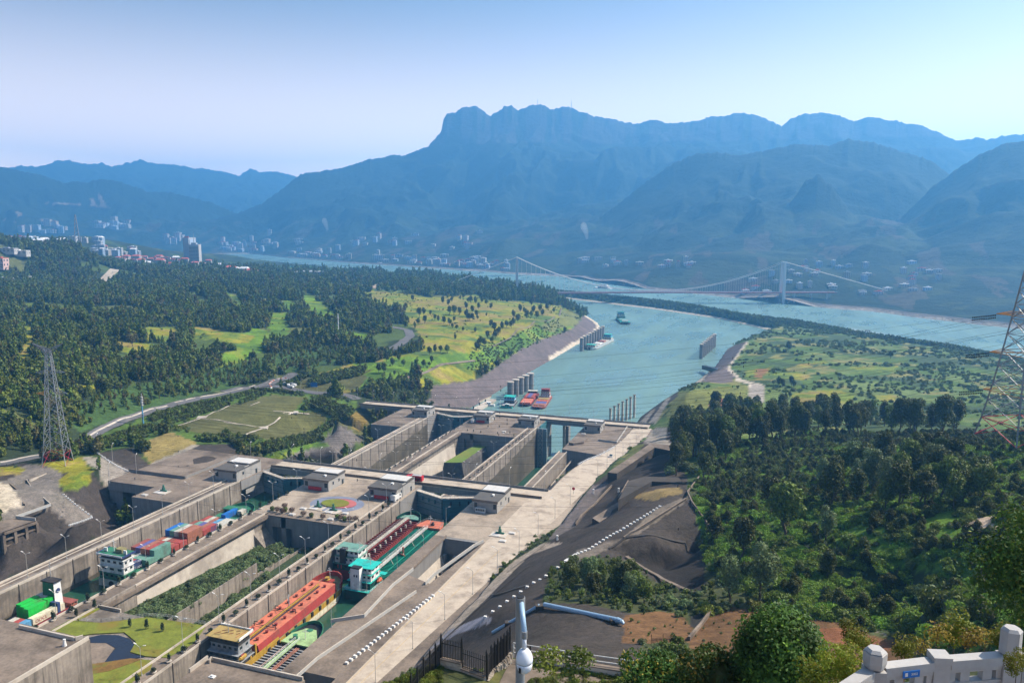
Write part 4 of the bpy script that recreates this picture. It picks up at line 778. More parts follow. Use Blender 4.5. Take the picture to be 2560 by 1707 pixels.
# control houses
def house(label, x0, x1, y0, y1, z, h=5.6, red=False, sign=False, down=9):
    root = empty('control_house', (x0, y0, z)); tag(root, label, 'control house', 'control houses beside the lock gates'); w = x1 - x0; d = y1 - y0
    MB().box(0, w, 0, d, 0, h).build('wall', M['house_wall'], root)
    if down: MB().box(w - .5, w + .12, d * .35, d + 1.2, -down, h + .7).build('side_wall', M['house_wall'], root)
    rf = MB().box(-.35, w + .35, -.35, d * .55, h + .005, h + .45).build('roof', M['roof_dark'], root)
    MB().box(w * .6, w * .68, d * .3, d * .38, .46 + h, 1.2 + h).build('vent', M['white'], rf)
    MB().box(-.35, w + .35, d * .55 + .01, d + .35, h + .005, h + 1.0).build('roof_upper', M['roof_dark'], root)
    for k in range(5): MB().box(.25 + k * (w - .5) / 5, .1 + (k + 1) * (w - .5) / 5, d * .6, d - .1, h + 1.0, h + 1.16).build('skylight', M['skylight'], root)
    MB().box(-.5, w + .5, -.5, -.36, h - .7, h + .5).build('fascia', M['conc'], root)
    for k, (a, b) in enumerate(((.05, .17), (.84, .96))):
        f = MB().box(w * a, w * b, -.08, -.005, h * .35, h * .8).build('window', M['glass_dark'], root); MB().box(w * a - .1, w * b + .1, -.14, -.085, h * .8, h * .86).build('sill', M['conc_light'], f)
    for yy in (.25, .6): MB().box(w + .01, w + .1, d * yy, d * yy + 1.1, h * .45, h * .72).build('window', M['glass_dark'], root)
    MB().box(w + .125, w + .2, d * .8, d * .8 + 1.5, .1, 2.6).build('door', M['glass_dark'], root)
    if red: MB().box(w * .2, w * .72, -.6, -.15, .2, 2.0).build('red_banner', M['red'], root)
    if sign:
        s_ = MB().box(w * .14, w * .55, -1.6, -.6, .05, 2.2).build('kiosk', M['white'], root)
        for k in range(5): MB().box(w * (.16 + k * .075), w * (.22 + k * .075), -1.68, -1.605, .9, 1.9).build('pane', M['glass_dark'], s_)
    return root
house('grey flat-roofed control house left of the near left chamber, casting shadow leftwards', -283.6, -269.4, 329.5, 349, 51.01)
house('grey control house with red banner, right of the near left gates', -229.3, -214.6, 332, 348, 51.01, red=True, down=0)
house('grey control house with red banner and white truck beside its corner', -190.5, -175.2, 331, 350, 51.01, red=True)
house('grey control house with pale kiosk in front, beside the light forecourt', -134.4, -122.2, 331.5, 351, 51.01, sign=True, down=0)
house('farther control house left of the drained chamber, reached by its own plateau', -281.9, -268.2, 562.6, 577, 31.01)
house('farther control house with red banner on the middle island', -227.1, -213.6, 562, 576, 31.01, red=True, down=0)
house('farther control house standing at the open lattice gate', -189, -175.8, 561, 574, 31.01)
house('farther control house alone on the right-hand concrete plateau', -136.3, -123.8, 561.5, 577, 31.01, down=0)
# raised upper-level head blocks in the near left and near centre
def head_block(label, pts, z, par):
    root = empty('head_block', (pts[0][0], pts[0][1], z)); tag(root, label, 'concrete block'); ox, oy = pts[0]
    pb = MB().prism([(a - ox, b - oy) for a, b in pts], -75, 0); pb.m = [0] + [1] + [0] * (len(pb.m) - 2); pb.build('block', [M['conc_wall'], M['conc']], root)
    for (a, b) in par:
        A = Vector((a[0] - ox, a[1] - oy, .5)); B = Vector((b[0] - ox, b[1] - oy, .5)); MB().bar(A, B, .45, 1.3 if False else 1.1).build('parapet', M['conc_light'], root)
    return root
head_block('raised concrete platform in the near left corner with parapet and white post', [(-300, 60), (-179.2, 60), (-179.2, 154.3), (-300, 154.3)], 71, [((-203.6, 152.3), (-182.6, 152.3)), ((-182.4, 152.4), (-181.4, 154.0)), ((-179.4, 60), (-179.4, 154))])
head_block('raised concrete platform at the bottom centre behind the orange tanker', [(-141, 60), (-110.5, 60), (-110.5, 157), (-141, 157)], 71, [((-138.9, 156.6), (-110.8, 156.6)), ((-140.8, 150), (-140.8, 156.8)), ((-139.5, 156.8), (-138.9, 155))])
wp = MB().cyl((0, 0, 0), (0, 0, 1.7), .55, .3).cyl((0, 0, 1.7), (0, 0, 2.0), .38, .38).build('marker_post', M['white'], loc=(*unw(1, 448, 1310, 71), 71)); tag(wp, 'small white tapered post on the near left platform', 'post')
hx = MB().cbox((0, 0, 0), 1.6, 1.1, .25).cbox((0, 0, .25), .7, .5, .3).build('hatch_cover', M['white'], loc=(*unw(2, 140, 1525, 71), 71)); tag(hx, 'small white hatch on the bottom centre platform', 'hatch')
# bush pit floor, terraces, retaining wall
struct('terrain_pit', MB().prism([(-225.5, 199), (-203.7, 199), (-203.7, 292), (-225.5, 292)], 10, lambda x, y: 45 - (y - 199) * .075).box(-203.2, -180.3, 199, 294.7, 10, 38), M['dike_veg'])
rw = empty('retaining_wall', (-203.4, 200, 27)); tag(rw, 'rust-streaked retaining wall dividing the two bush terraces in the pit', 'wall')
for k in range(8): MB().box(-.25, .25, k * 11.7, k * 11.7 + 11.55, -3, 18.6 if k < 5 else 14.5 - (k - 4) * .8).build('wall_panel', M['conc_wall'], rw)
bt = MB().add([(-225.5, 285, 45), (-225.5, 294.6, 45), (-214, 294.6, 30), (-214, 288, 30), (-225.5, 285, 30), (-225.5, 294.6, 30)], [(0, 3, 2, 1), (0, 4, 3), (1, 2, 5), (4, 5, 2, 3)]); struct('wall_buttress', bt, M['conc_wall'])
# lawn block with pond
struct('terrain_lawn_base', MB().box(-225.5, -180.3, 60, 198.8, -6, 50.8), M['conc_wall'])
# far pit, rock mound
struct('terrain_far_pit', MB().box(-226, -180.3, 372, 529.7, -8, 3), M['dike_veg'])
def rock_mound(name, base, top, z0, zt, mats, seed=5):
    bm = bmesh.new(); n = len(base); rings = 6; vr = []
    for r in range(rings + 1):
        t = r / rings; row = []
        for i in range(n * 6):
            k = i // 6; f = (i % 6) / 6; a = lerp2(base[k], base[(k + 1) % n], f); b = lerp2(top[k], top[(k + 1) % n], f); p = lerp2(a, b, t ** .8)
            zz = z0 + ((zt(*p) if callable(zt) else zt) - z0) * t; q = mnoise.noise(Vector((p[0] / 3, p[1] / 3, zz / 3 + seed))) * (1.3 if 0 < r < rings else .3)
            row.append(bm.verts.new((p[0] + q, p[1] + q * .7, zz)))
        vr.append(row)
    m_ = n * 6
    for r in range(rings):
        for i in range(m_): bm.faces.new((vr[r][i], vr[r][(i + 1) % m_], vr[r + 1][(i + 1) % m_], vr[r + 1][i]))
    f = bm.faces.new(vr[-1]); f.material_index = 1
    bmesh.ops.recalc_face_normals(bm, faces=bm.faces); me = bpy.data.meshes.new(name); bm.to_mesh(me); bm.free()
    for m_ in mats: me.materials.append(m_)
    o = bpy.data.objects.new(name, me); COL.objects.link(o); return o
M['rock'] = weathered('dark_cut_rock', (.075, .068, .062), .45, .25, .95, (.12, .11, .10), 0, .9, .6)
M['grass_top'] = weathered('bright_mown_grass', (.10, .155, .022), .3, .12, .95, (.15, .16, .03), 0, 2.0)
mt_top = [unw(8, 110, 912, 22), unw(8, 265, 912, 22), unw(8, 440, 790, 22), unw(8, 500, 760, 22), unw(8, 430, 742, 22), unw(8, 320, 790, 22)]
cxm = sum(p[0] for p in mt_top) / 6; cym = sum(p[1] for p in mt_top) / 6
mo = rock_mound('rock_mound', [(cxm + (p[0] - cxm) * 1.25 + (4 if p[0] > cxm else -2), min(cym + (p[1] - cym) * 1.12 - 1, 528)) for p in mt_top], mt_top, 2, 22, [M['rock'], M['grass_top']]); tag(mo, 'dark cut rock mound with bright grassy top between far chambers', 'rock')
# ------------------------------------------------------------------ ships
P_ = {}
for nm, c in dict(orange=(.50, .12, .045), coral=(.52, .155, .09), redh=(.28, .035, .03), maroon=(.05, .014, .016), maroon2=(.20, .03, .03), teal=(.012, .24, .17), teal_d=(.006, .065, .05), cyan=(.02, .42, .36), yellowd=(.38, .23, .03), tanroof=(.34, .24, .08),
                  navy=(.03, .05, .14), blue=(.015, .13, .42), lblue=(.10, .28, .46), red=(.33, .065, .055), rust=(.32, .125, .08), brick=(.25, .075, .06), green=(.012, .42, .05), dgreen=(.03, .16, .09), seag=(.13, .27, .22), pale=(.48, .46, .40), cream=(.60, .55, .42), grey=(.30, .31, .32), white=(.70, .70, .68), black=(.02, .02, .022), hullw=(.42, .46, .44), olive=(.24, .21, .09), lgreen=(.30, .44, .20), purple=(.10, .10, .26), dark=(.045, .045, .045)).items():
    P_[nm] = weathered('ship_' + nm, c, .18, .5, .6, tuple(x * .45 + y for x, y in zip(c, (.05, .035, .025))), .35, 2.5, .1)
def ship(label, name, cx_, y0, L, w, zw, zd, hull='grey', boot='redh', deck='dgreen', flip=False, bowl=9.0, band=None, sheer=1.4, cat='ship', full=.92, lift=0.0):
    root = empty(name, (cx_, y0 + (L if flip else 0), zw), math.pi if flip else 0); tag(root, label, cat); h = zd - zw; n = 14; vs = []; hw = w / 2
    secs = []
    for k in range(n + 1):
        if k <= 2: y = k * L * .02; f = .86 + .07 * k; sh = 0
        elif k <= 5: y = L * .04 + (k - 2) / 3 * (L - bowl - L * .04); f = 1; sh = 0
        else:
            t = (k - 5) / (n - 5); y = L - bowl + bowl * t; f = math.sqrt(max(0, 1 - (t * .985) ** 2.2)) * (1 - .02 * t) if full < 1.5 else 1 - .12 * t; sh = sheer * t ** 1.5
        secs.append((y, f * hw, sh))
    rows = []
    for (y, x, sh) in secs:
        t = max(0, (y - (L - bowl)) / bowl); k_ = 1 - .25 * t
        rows.append([(-x * k_ * .96, y - 1.2 * t, -1.5), (-x * k_, y - .6 * t, .35), (-x, y, h * .55 + sh * .5), (-x, y, h + sh), (x, y, h + sh), (x, y, h * .55 + sh * .5), (x * k_, y - .6 * t, .35), (x * k_ * .96, y - 1.2 * t, -1.5)])
    mb = MB(); mb.v = [v for r in rows for v in r]
    for k in range(n):
        for j in range(7):
            a = k * 8 + j
            if j == 3: continue
            mb.f.append((a, a + 8, a + 9, a + 1)); mb.m.append(2 if j in (0, 6) else (1 if (j in (2, 4)) else 0))
    mb.f.append(tuple(range(8))); mb.m.append(0)
    mb.build('hull', [P_[hull], P_[band or hull], P_[boot]], root)
    dk_ = MB(); dv = []
    for (y, x, sh) in secs: dv += [(-x * .985, y, h + sh - .12), (x * .985, y, h + sh - .12)]
    dk_.add(dv, [(2 * k, 2 * k + 1, 2 * k + 3, 2 * k + 2) for k in range(n)]); dk_.build('deck', P_[deck], root)
    root['_h'] = h; return root, secs
def bulwark(root, secs, h, k0, k1, hgt, mt, th=.25):
    mb = MB()
    for s in (-1, 1):
        for k in range(k0, k1):
            a, b = secs[k], secs[k + 1]; mb.bar((s * a[1], a[0], h + a[2] + hgt / 2), (s * b[1], b[0], h + b[2] + hgt / 2), th, hgt)
    if k1 == len(secs) - 1: a = secs[k1]; mb.bar((-a[1], a[0], h + a[2] + hgt / 2), (a[1], a[0], h + a[2] + hgt / 2), th, hgt)
    return mb.build('bulwark', P_[mt], root)
def tier(root, x0, x1, y0, y1, z0, z1, mt='white', nw=5, name='deckhouse', top='dgreen', faces='ys', over=.35, win='glass_dark'):
    o = MB().box(x0, x1, y0, y1, z0, z1).build(name, P_[mt], root); MB().box(x0 - over, x1 + over, y0 - over, y1 + over, z1 + .002, z1 + .16).build('deck_plate', P_[top], root)
    h = z1 - z0
    for k in range(nw):
        a = x0 + (x1 - x0) * (k + .25) / nw; b = x0 + (x1 - x0) * (k + .75) / nw
        MB().box(a, b, y0 - .06, y0 - .003, z0 + h * .45, z0 + h * .8).build('window', M[win], o)
        if 'n' in faces: MB().box(a, b, y1 + .003, y1 + .06, z0 + h * .45, z0 + h * .8).build('window', M[win], o)
    for k in range(max(2, nw // 2)):
        a = y0 + (y1 - y0) * (k + .25) / max(2, nw // 2); b = a + (y1 - y0) * .3 / max(2, nw // 2) * 1.4
        for s, xx in ((1, x1), (-1, x0)): MB().box(min(xx + s * .003, xx + s * .06), max(xx + s * .003, xx + s * .06), a, b, z0 + h * .45, z0 + h * .8).build('window', M[win], o)
    return o
def railing(root, pts, hgt=1.0, mt='white', name='railing'):
    mb = MB()
    for a, b in zip(pts, pts[1:]):
        A, B = Vector(a), Vector(b); n = max(1, int((B - A).length / 2))
        for z in (hgt, hgt * .5): mb.bar(A + Vector((0, 0, z)), B + Vector((0, 0, z)), .07)
        for k in range(n + 1): p = A.lerp(B, k / n); mb.bar(p, p + Vector((0, 0, hgt)), .07)
    return mb.build(name, P_[mt], root)
def mast(root, x, y, z, h, mt='white'):
    mb = MB().cyl((x, y, z), (x, y, z + h), .16, .08, 6).bar((x - 1.2, y, z + h * .7), (x + 1.2, y, z + h * .7), .12).bar((x - .7, y, z + h * .85), (x + .7, y, z + h * .85), .1); return mb.build('mast', P_[mt], root)
def lifeboat(root, x, y, z, mt='orange'):
    o = MB().lathe([(.15, -2.0), (.7, -1.3), (.85, 0), (.7, 1.3), (.1, 2.0)], n=10); o.v = [(a + x, c + y, b + z) for a, b, c in o.v]; ob = o.build('lifeboat', P_[mt], root)
    MB().box(x - .3, x + .3, y - .9, y + .6, z + .5, z + 1.1).build('canopy', P_['red'], ob)
    return ob
ZW = 39.0
# 1 orange tanker
s1, sc1 = ship('orange tanker with long raised orange deck and tan-roofed stern house', 'tanker_ship', -165.9, 190.5, 69, 13.2, ZW, 43.6, hull='cream', band='yellowd', boot='rust', deck='olive', bowl=10, sheer=1.6)
h = 4.6
bulwark(s1, sc1, h, 8, 14, 1.9, 'redh', .55); bulwark(s1, sc1, h, 0, 3, 1.3, 'yellowd')
tr = MB().add([(-6.0, 12, h), (6.0, 12, h), (6.0, 60, h), (-6.0, 60, h), (-5.2, 12, h + 2.8), (5.2, 12, h + 2.8), (5.2, 60.5, h + 2.8), (-5.2, 60.5, h + 2.8)], [(4, 5, 6, 7), (0, 1, 5, 4), (1, 2, 6, 5), (2, 3, 7, 6), (3, 0, 4, 7)]); tr.m = [0, 1, 1, 1, 2]; trk = tr.build('raised_deck', [P_['coral'], P_['redh'], P_['orange']], s1)
MB().box(-.25, .25, 13, 57, h + 3.3, h + 3.6).build('catwalk', P_['yellowd'], s1); mb = MB()
for x in (.7, 1.1, -.7): mb.tube([(x, 14, h + 3.25), (x, 56, h + 3.25)], .13)
mb.build('pipe_run', P_['black'], s1)
for k in range(18):
    y = 15 + (k // 2) * 5.2; x = (-2.9, 2.9)[k % 2]; MB().cyl((x, y, h + 2.8), (x, y, h + 3.5), .5, n=8).cyl((x, y, h + 3.5), (x, y, h + 3.65), .62, n=8).build('tank_hatch', P_['maroon2'], s1)
for y in (23, 35): MB().tube([(-5, y, h + 3.4), (5, y, h + 3.4)], .12).tube([(-4.4, y, h + 2.8), (-4.4, y, h + 4.4), (-3, y, h + 4.4)], .14).tube([(4.4, y, h + 2.8), (4.4, y, h + 4.4), (3, y, h + 4.4)], .14).build('manifold', P_['black'], s1)
MB().cyl((-.5, 38, h + 2.8), (-.5, 38, h + 8), .2, .12).bar((-.5, 38, h + 8), (1.2, 35, h + 7), .15).build('derrick', P_['grey'], s1)
MB().box(-2.4, 2.4, 61.5, 64.6, h + .3, h + 2.4).build('deck_locker', P_['redh'], s1); MB().lathe([(1.0, 0), (1.2, .3), (.6, .5), (.6, 1.0), (1.0, 1.2)], (0, 63, h + 2.4), 12).build('windlass', P_['yellowd'], s1); mast(s1, 0, 65, h + 2, 5)
for x in (-4.6, 4.6): MB().cyl((x * .6, 64, h + .8), (x * .6, 64, h + 1.8), .6, n=8).build('bollard', P_['olive'], s1)
tier(s1, -6.2, 6.2, .8, 8.5, h, h + 2.4, 'dark', 5, top='grey', over=.3); tier(s1, -5.8, 5.8, 1.2, 8.2, h + 2.6, h + 5.0, 'dark', 5, top='grey'); tier(s1, -5.4, 5.4, 2.2, 8.0, h + 5.2, h + 7.6, 'grey', 5, top='grey', over=.2)  # tiers coloured dark and grey to put shade on the stern house
tier(s1, -5.6, 5.6, 2.0, 7.8, h + 7.8, h + 10.0, 'dark', 6, top='tanroof', over=.9); MB().bar((6.4, 1.5, h + 10.5), (6.4, 8.6, h + 10.5), .3, .8).bar((-6.4, 8.6, h + 10.4), (6.4, 8.6, h + 10.4), .3, .6).build('bridge_wing_screen', P_['white'], s1)
mb = MB()
for k in range(8): mb.bar((-4.5 + k * 1.2, 3 + (k * 2.3) % 4, h + 10.25), (-3 + k * 1.1, 4.5 + (k * 1.7) % 3, h + 10.3), .12)
mb.build('coiled_ropes', P_['rust'], s1); mast(s1, -.5, 5, h + 10, 5.5, 'grey'); railing(s1, [(-6, .6, h), (6, .6, h)], 1.1, 'grey'); railing(s1, [(-6, 1.0, h + 2.6), (6, 1.0, h + 2.6), (6, 8, h + 2.6)], 1.1, 'grey'); railing(s1, [(-5.6, 1.9, h + 5.2), (5.6, 1.9, h + 5.2)], 1.1, 'grey')
lifeboat(s1, 5.9, 3.4, h + 3.6, 'yellowd'); MB().box(5.9, 6.5, 9.2, 9.9, h - 1.5, h + 5).box(5.4, 6.4, 6.6, 7.4, h - .5, h + 2).build('frame_post', P_['yellowd'], s1)
mb = MB()
for k in range(9): mb.cbox((6.7, 16 + k * 5.2, h - 1.4), .5, 1.1, 1.6)
mb.build('tyre_fender', P_['black'], s1)
# 2 barge with ribbed dark deck and pale green catwalk
s2, sc2 = ship('dark-decked barge with pale green catwalk lying beside the orange tanker', 'barge', -152.9, 152, 74, 12.0, ZW, 42.4, hull='dark', boot='rust', deck='black', bowl=10, sheer=1.3, cat='barge'); h = 3.4
bulwark(s2, sc2, h, 7, 14, 1.1, 'dgreen'); MB().cyl((0, 69.5, h + 1.1), (0, 69.5, h + 1.2), 1.2, 1.0, 12).build('bow_hatch', P_['dgreen'], s2)
MB().prism([(-5.6, 60), (5.6, 60), (5.2, 66), (2, 70.5), (-2, 70.5), (-5.2, 66)], h + .5, h + 1.0).build('forecastle', P_['lgreen'], s2)
for k in range(38): MB().box(-6.2, 6.2, 2 + k * 1.5, 2.45 + k * 1.5, h + .05, h + .5).build('deck_beam', P_['grey'], s2)
cw_ = MB().box(-.1, 1.5, 2, 61, h + 1.9, h + 2.1); cw_.build('catwalk', P_['lgreen'], s2); railing(s2, [(-.1, 2, h + 2.1), (-.1, 61, h + 2.1)], 1.0, 'white'); railing(s2, [(1.5, 2, h + 2.1), (1.5, 61, h + 2.1)], 1.0, 'white')
mb = MB()
for x in (2.2, 2.8, 3.3, -2.4): mb.tube([(x, 4, h + 1.0), (x, 58, h + 1.0)], .15)
mb.build('pipe_run', P_['rust'], s2); MB().lathe([(.9, 0), (.9, .8), (.4, 1.0), (.9, 1.5)], (-1.6, 63, h + 1), 10).build('windlass', P_['dgreen'], s2); mast(s2, 1.8, 64, h + 1, 4)
# 3 maroon tanker
def tanker(label, cx_, y0, L, deckc, ribc, bowc, hullc, bandc, cabin, roofc):
    s, sc = ship(label, 'tanker_ship', cx_, y0, L, 12.6, ZW, 43.2, hull=hullc, band=bandc, boot='yellowd', deck=deckc, bowl=9, sheer=1.3); return s, sc, 4.2
s3, sc3, h = tanker('maroon-decked tanker with ribbed deck and row of red hose saddles', -166.9, 269, 65, 'maroon', 'maroon2', 'teal_d', 'maroon2', 'maroon2', 'white', 'dgreen')
for k in range(22): MB().box(-6, 5.2, 12 + k * 2.1, 12.35 + k * 2.1, h + .05, h + .6).build('deck_beam', P_['maroon2'], s3)
for k in range(30): MB().cyl((5.6, 12 + k * 1.5, h + .4), (6.4, 12 + k * 1.5, h + .4), .42, n=8).build('hose_saddle', P_['red'], s3)
mb = MB()
for x in (-.9, -.4, .1, .6): mb.tube([(x, 10, h + 2.0), (x, 58, h + 2.0)], .14)
mb.build('pipe_run', P_['pale'], s3); railing(s3, [(-1.4, 10, h + 1.4), (-1.4, 58, h + 1.4)], 1.6, 'grey'); railing(s3, [(1.1, 10, h + 1.4), (1.1, 58, h + 1.4)], 1.6, 'grey')
MB().box(-1.4, 1.1, 10, 58, h + 1.2, h + 1.35).build('catwalk', P_['maroon2'], s3)
for k in range(9): MB().lathe([(.45, 0), (.5, .8), (.3, 1.3), (.5, 1.5)], (3.2, 14 + k * 5, h + .5), 8).build('vent_post', P_['pale'], s3)
bulwark(s3, sc3, h, 7, 14, 1.4, 'teal_d', .3); MB().prism([(-5, 58.5), (5, 58.5), (4.2, 62), (0, 64), (-4.2, 62)], h + .6, h + 1.1).build('forecastle', P_['seag'], s3); mast(s3, 0, 61, h + 1, 6)
tier(s3, -6, 6, 0, 9, h, h + 2.6, 'teal_d', 5, top='seag'); tier(s3, -5.4, 5.4, .6, 8.6, h + 2.8, h + 5.4, 'white', 5, top='seag'); tier(s3, -5.2, 5.2, 1.6, 8, h + 5.6, h + 8.2, 'white', 5, top='seag', over=.8)
MB().box(-2.6, 0, -.2, 2.4, h + 3, h + 9.2).build('funnel', P_['black'], s3); mast(s3, 3.8, 5, h + 8, 3.5); railing(s3, [(-5.8, .1, h + 2.8), (5.8, .1, h + 2.8)]); railing(s3, [(-5.4, .7, h + 8.4), (5.4, .7, h + 8.4), (5.4, 8, h + 8.4)])
for x in (-2, -.4): MB().lathe([(.1, 0), (.3, .3), (.3, 1.4), (.1, 1.7)], (x - 1.5, -.3, h + .6), 6).build('gas_bottle', P_['red'], s3)
# 4 green tanker
s4, sc4, h = tanker('green-decked tanker with coral bow and tall white funnel block', -153.0, 254, 76, 'teal_d', 'teal', 'coral', 'teal_d', 'teal_d', 'white', 'cyan')
for k in range(42): MB().box(-6, 6, 13 + k * 1.25, 13.35 + k * 1.25, h + .05, h + .5).build('deck_beam', P_['teal'], s4)
for x in (-1.2, 3.6): MB().box(x, x + .25, 12, 64, h + .5, h + .9).build('long_rail', P_['teal'], s4)
cwk = MB().box(-.8, 1.0, 11, 64, h + 1.9, h + 2.05).build('catwalk', P_['pale'], s4); railing(s4, [(-.8, 11, h + 2), (-.8, 64, h + 2)]); railing(s4, [(1, 11, h + 2), (1, 64, h + 2)])
for k in range(5): MB().bar((-.8, 18 + k * 10, h + 3.2), (3.2, 15 + k * 10, h + .8), .14).bar((-2.6, 18 + k * 10, h + .6), (-.8, 18 + k * 10, h + 4.2), .16).build('stay', P_['pale'], s4)
MB().cyl((2.2, 36, h + .5), (2.2, 36, h + 4), .45, n=8).cyl((0, 36, h + 1), (4, 34, h + 1), .3).build('crane_post', P_['rust'], s4)
MB().prism([(-6.2, 66), (6.2, 66), (6.0, 70), (4.4, 74.6), (-4.4, 74.6), (-6.0, 70)], h + .4, h + 1.3).build('forecastle', P_['coral'], s4); mast(s4, 0, 69, h + 1.3, 5); MB().lathe([(.8, 0), (.9, .8), (.4, 1.1), (.8, 1.5)], (1.2, 69, h + 1.3), 10).build('windlass', P_['black'], s4); railing(s4, [(-6, 66.4, h + 1.3), (-5.6, 71, h + 1.3), (-4.2, 74.4, h + 1.3), (4.2, 74.4, h + 1.3), (5.6, 71, h + 1.3), (6, 66.4, h + 1.3)], 1.0, 'grey')
MB().box(-6.3, 6.3, -.6, 10, h + .05, h + .25).build('stern_deck', P_['cyan'], s4); tier(s4, -5, 5, 2, 10, h + .3, h + 2.9, 'teal_d', 5, top='cyan'); tier(s4, -4.8, 4.8, 3, 10, h + 3.1, h + 5.6, 'white', 5, top='cyan'); tier(s4, -4.6, 4.6, 4, 10, h + 5.8, h + 8.2, 'white', 5, top='cyan', over=.9)
fn = MB().box(-2.9, 1.3, .3, 3.2, h + .3, h + 8.8, .12, .1).build('funnel', P_['white'], s4); MB().box(-2.7, 1.1, .5, 3.0, h + 8.81, h + 9.3).build('funnel_top', P_['black'], fn)
for x in (-1.3, -.2): MB().box(x, x + .5, .2, .42, h + 5.6, h + 6.5).build('window', M['glass_dark'], fn)
MB().box(3.6, 6.6, 11, 13.6, h + 2.6, h + 2.9).build('bridge_wing', P_['cyan'], s4); lifeboat(s4, 5.8, 8, h + 1.9, 'orange'); railing(s4, [(-6.2, -.4, h + .3), (6.2, -.4, h + .3), (6.2, 10, h + .3)]); railing(s4, [(-4.8, 2.9, h + 5.8), (4.8, 2.9, h + 5.8)]); mast(s4, 2.6, 7, h + 8, 3.5)
# containers: separate things
CONT = {}
CN = dict(blue='blue', navy='dark blue', red='red', rust='rust-orange', brick='brick-red', green='bright green', seag='sea-green', pale='pale grey', cream='cream', lblue='light blue', purple='violet-blue', dgreen='dark green', orange='orange')
def cont_mesh(c, L):
    k = (c, L)
    if k not in CONT:
        mb = MB().box(-1.2, 1.2, 0, L, 0, 2.55); n = int(L / .8)
        for i in range(n):
            y = .25 + i * (L - .5) / n
            for x in (-1.2, 1.2): mb.box(min(x, x * 1.03), max(x, x * 1.03), y, y + .4, .15, 2.4)
        for y in (0, L - .15):
            for x in (-1.24, 1.1): mb.box(x, x + .14, y - .02, y + .17, 0, 2.58)
        CONT[k] = mb.mesh('container', P_[c])
    return CONT[k]
def cont(x, y, z, c, L, lab, grp):
    o = link('shipping_container', cont_mesh(c, L), None, (x, y, z)); tag(o, lab, 'container', grp); return o
s5, sc5 = ship('container ship with white stern house and green monkey deck in the left chamber', 'container_ship', -254.6, 231.5, 88, 15.6, ZW, 42.2, hull='hullw', boot='redh', deck='dgreen', bowl=9, sheer=1.5); h = 3.2
tier(s5, -6.6, 6.6, .6, 6.6, h, h + 2.4, 'dgreen', 5, top='dgreen'); tier(s5, -6.2, 6.2, .8, 6.2, h + 2.6, h + 5.4, 'white', 3, top='white', over=.4); tier(s5, -6.2, 6.2, 1.0, 6.0, h + 5.6, h + 8.4, 'white', 4, top='white'); tier(s5, -5.6, 5.6, 1.2, 5.8, h + 8.6, h + 10.4, 'dark', 7, top='dgreen', over=1.2)
MB().box(-6.9, 6.9, -.1, .1, h + 10.0, h + 10.9).box(-6.9, -6.7, 0, 7, h + 10, h + 10.9).box(6.7, 6.9, 0, 7, h + 10, h + 10.9).build('bridge_parapet', P_['navy'], s5); MB().box(-6.85, 6.85, -.3, -.12, h + 10.2, h + 10.9).build('white_band', P_['white'], s5)
mast(s5, -1, 3.6, h + 10.6, 6); MB().box(.2, 3.6, 3, 5.6, h + 10.7, h + 12.2).build('awning', P_['olive'], s5)
for x in (-4.6, 5.6): MB().box(x - .8, x + .8, 2.6, 3.0, h + 10.7, h + 12.3).build('search_board', P_['white'], s5)
for k in range(4): railing(s5, [(6.4, 6.6, h + 2.6 * k + .2), (7.4, 6.6, h + 2.6 * k + .2), (7.4, 9, h + 2.6 * k + .2)])
MB().lathe([(.2, 0), (1.3, .1), (1.3, .5), (.2, .6)], (0, 0, 0), 12).build('stern_fairlead', P_['black'], s5, loc=(0, .3, 1.4)).rotation_euler = (math.pi / 2, 0, 0)
bulwark(s5, sc5, h, 7, 14, 1.2, 'dgreen'); tier(s5, -6, 6, 76, 80, h, h + 3.0, 'seag', 4, top='dgreen'); MB().box(-6.5, 6.5, 66, 76, h + .1, h + 1.2).build('open_hatch', P_['dgreen'], s5); MB().box(4.8, 7.2, 73, 77, h + 2, h + 4).build('wing_house', P_['pale'], s5)
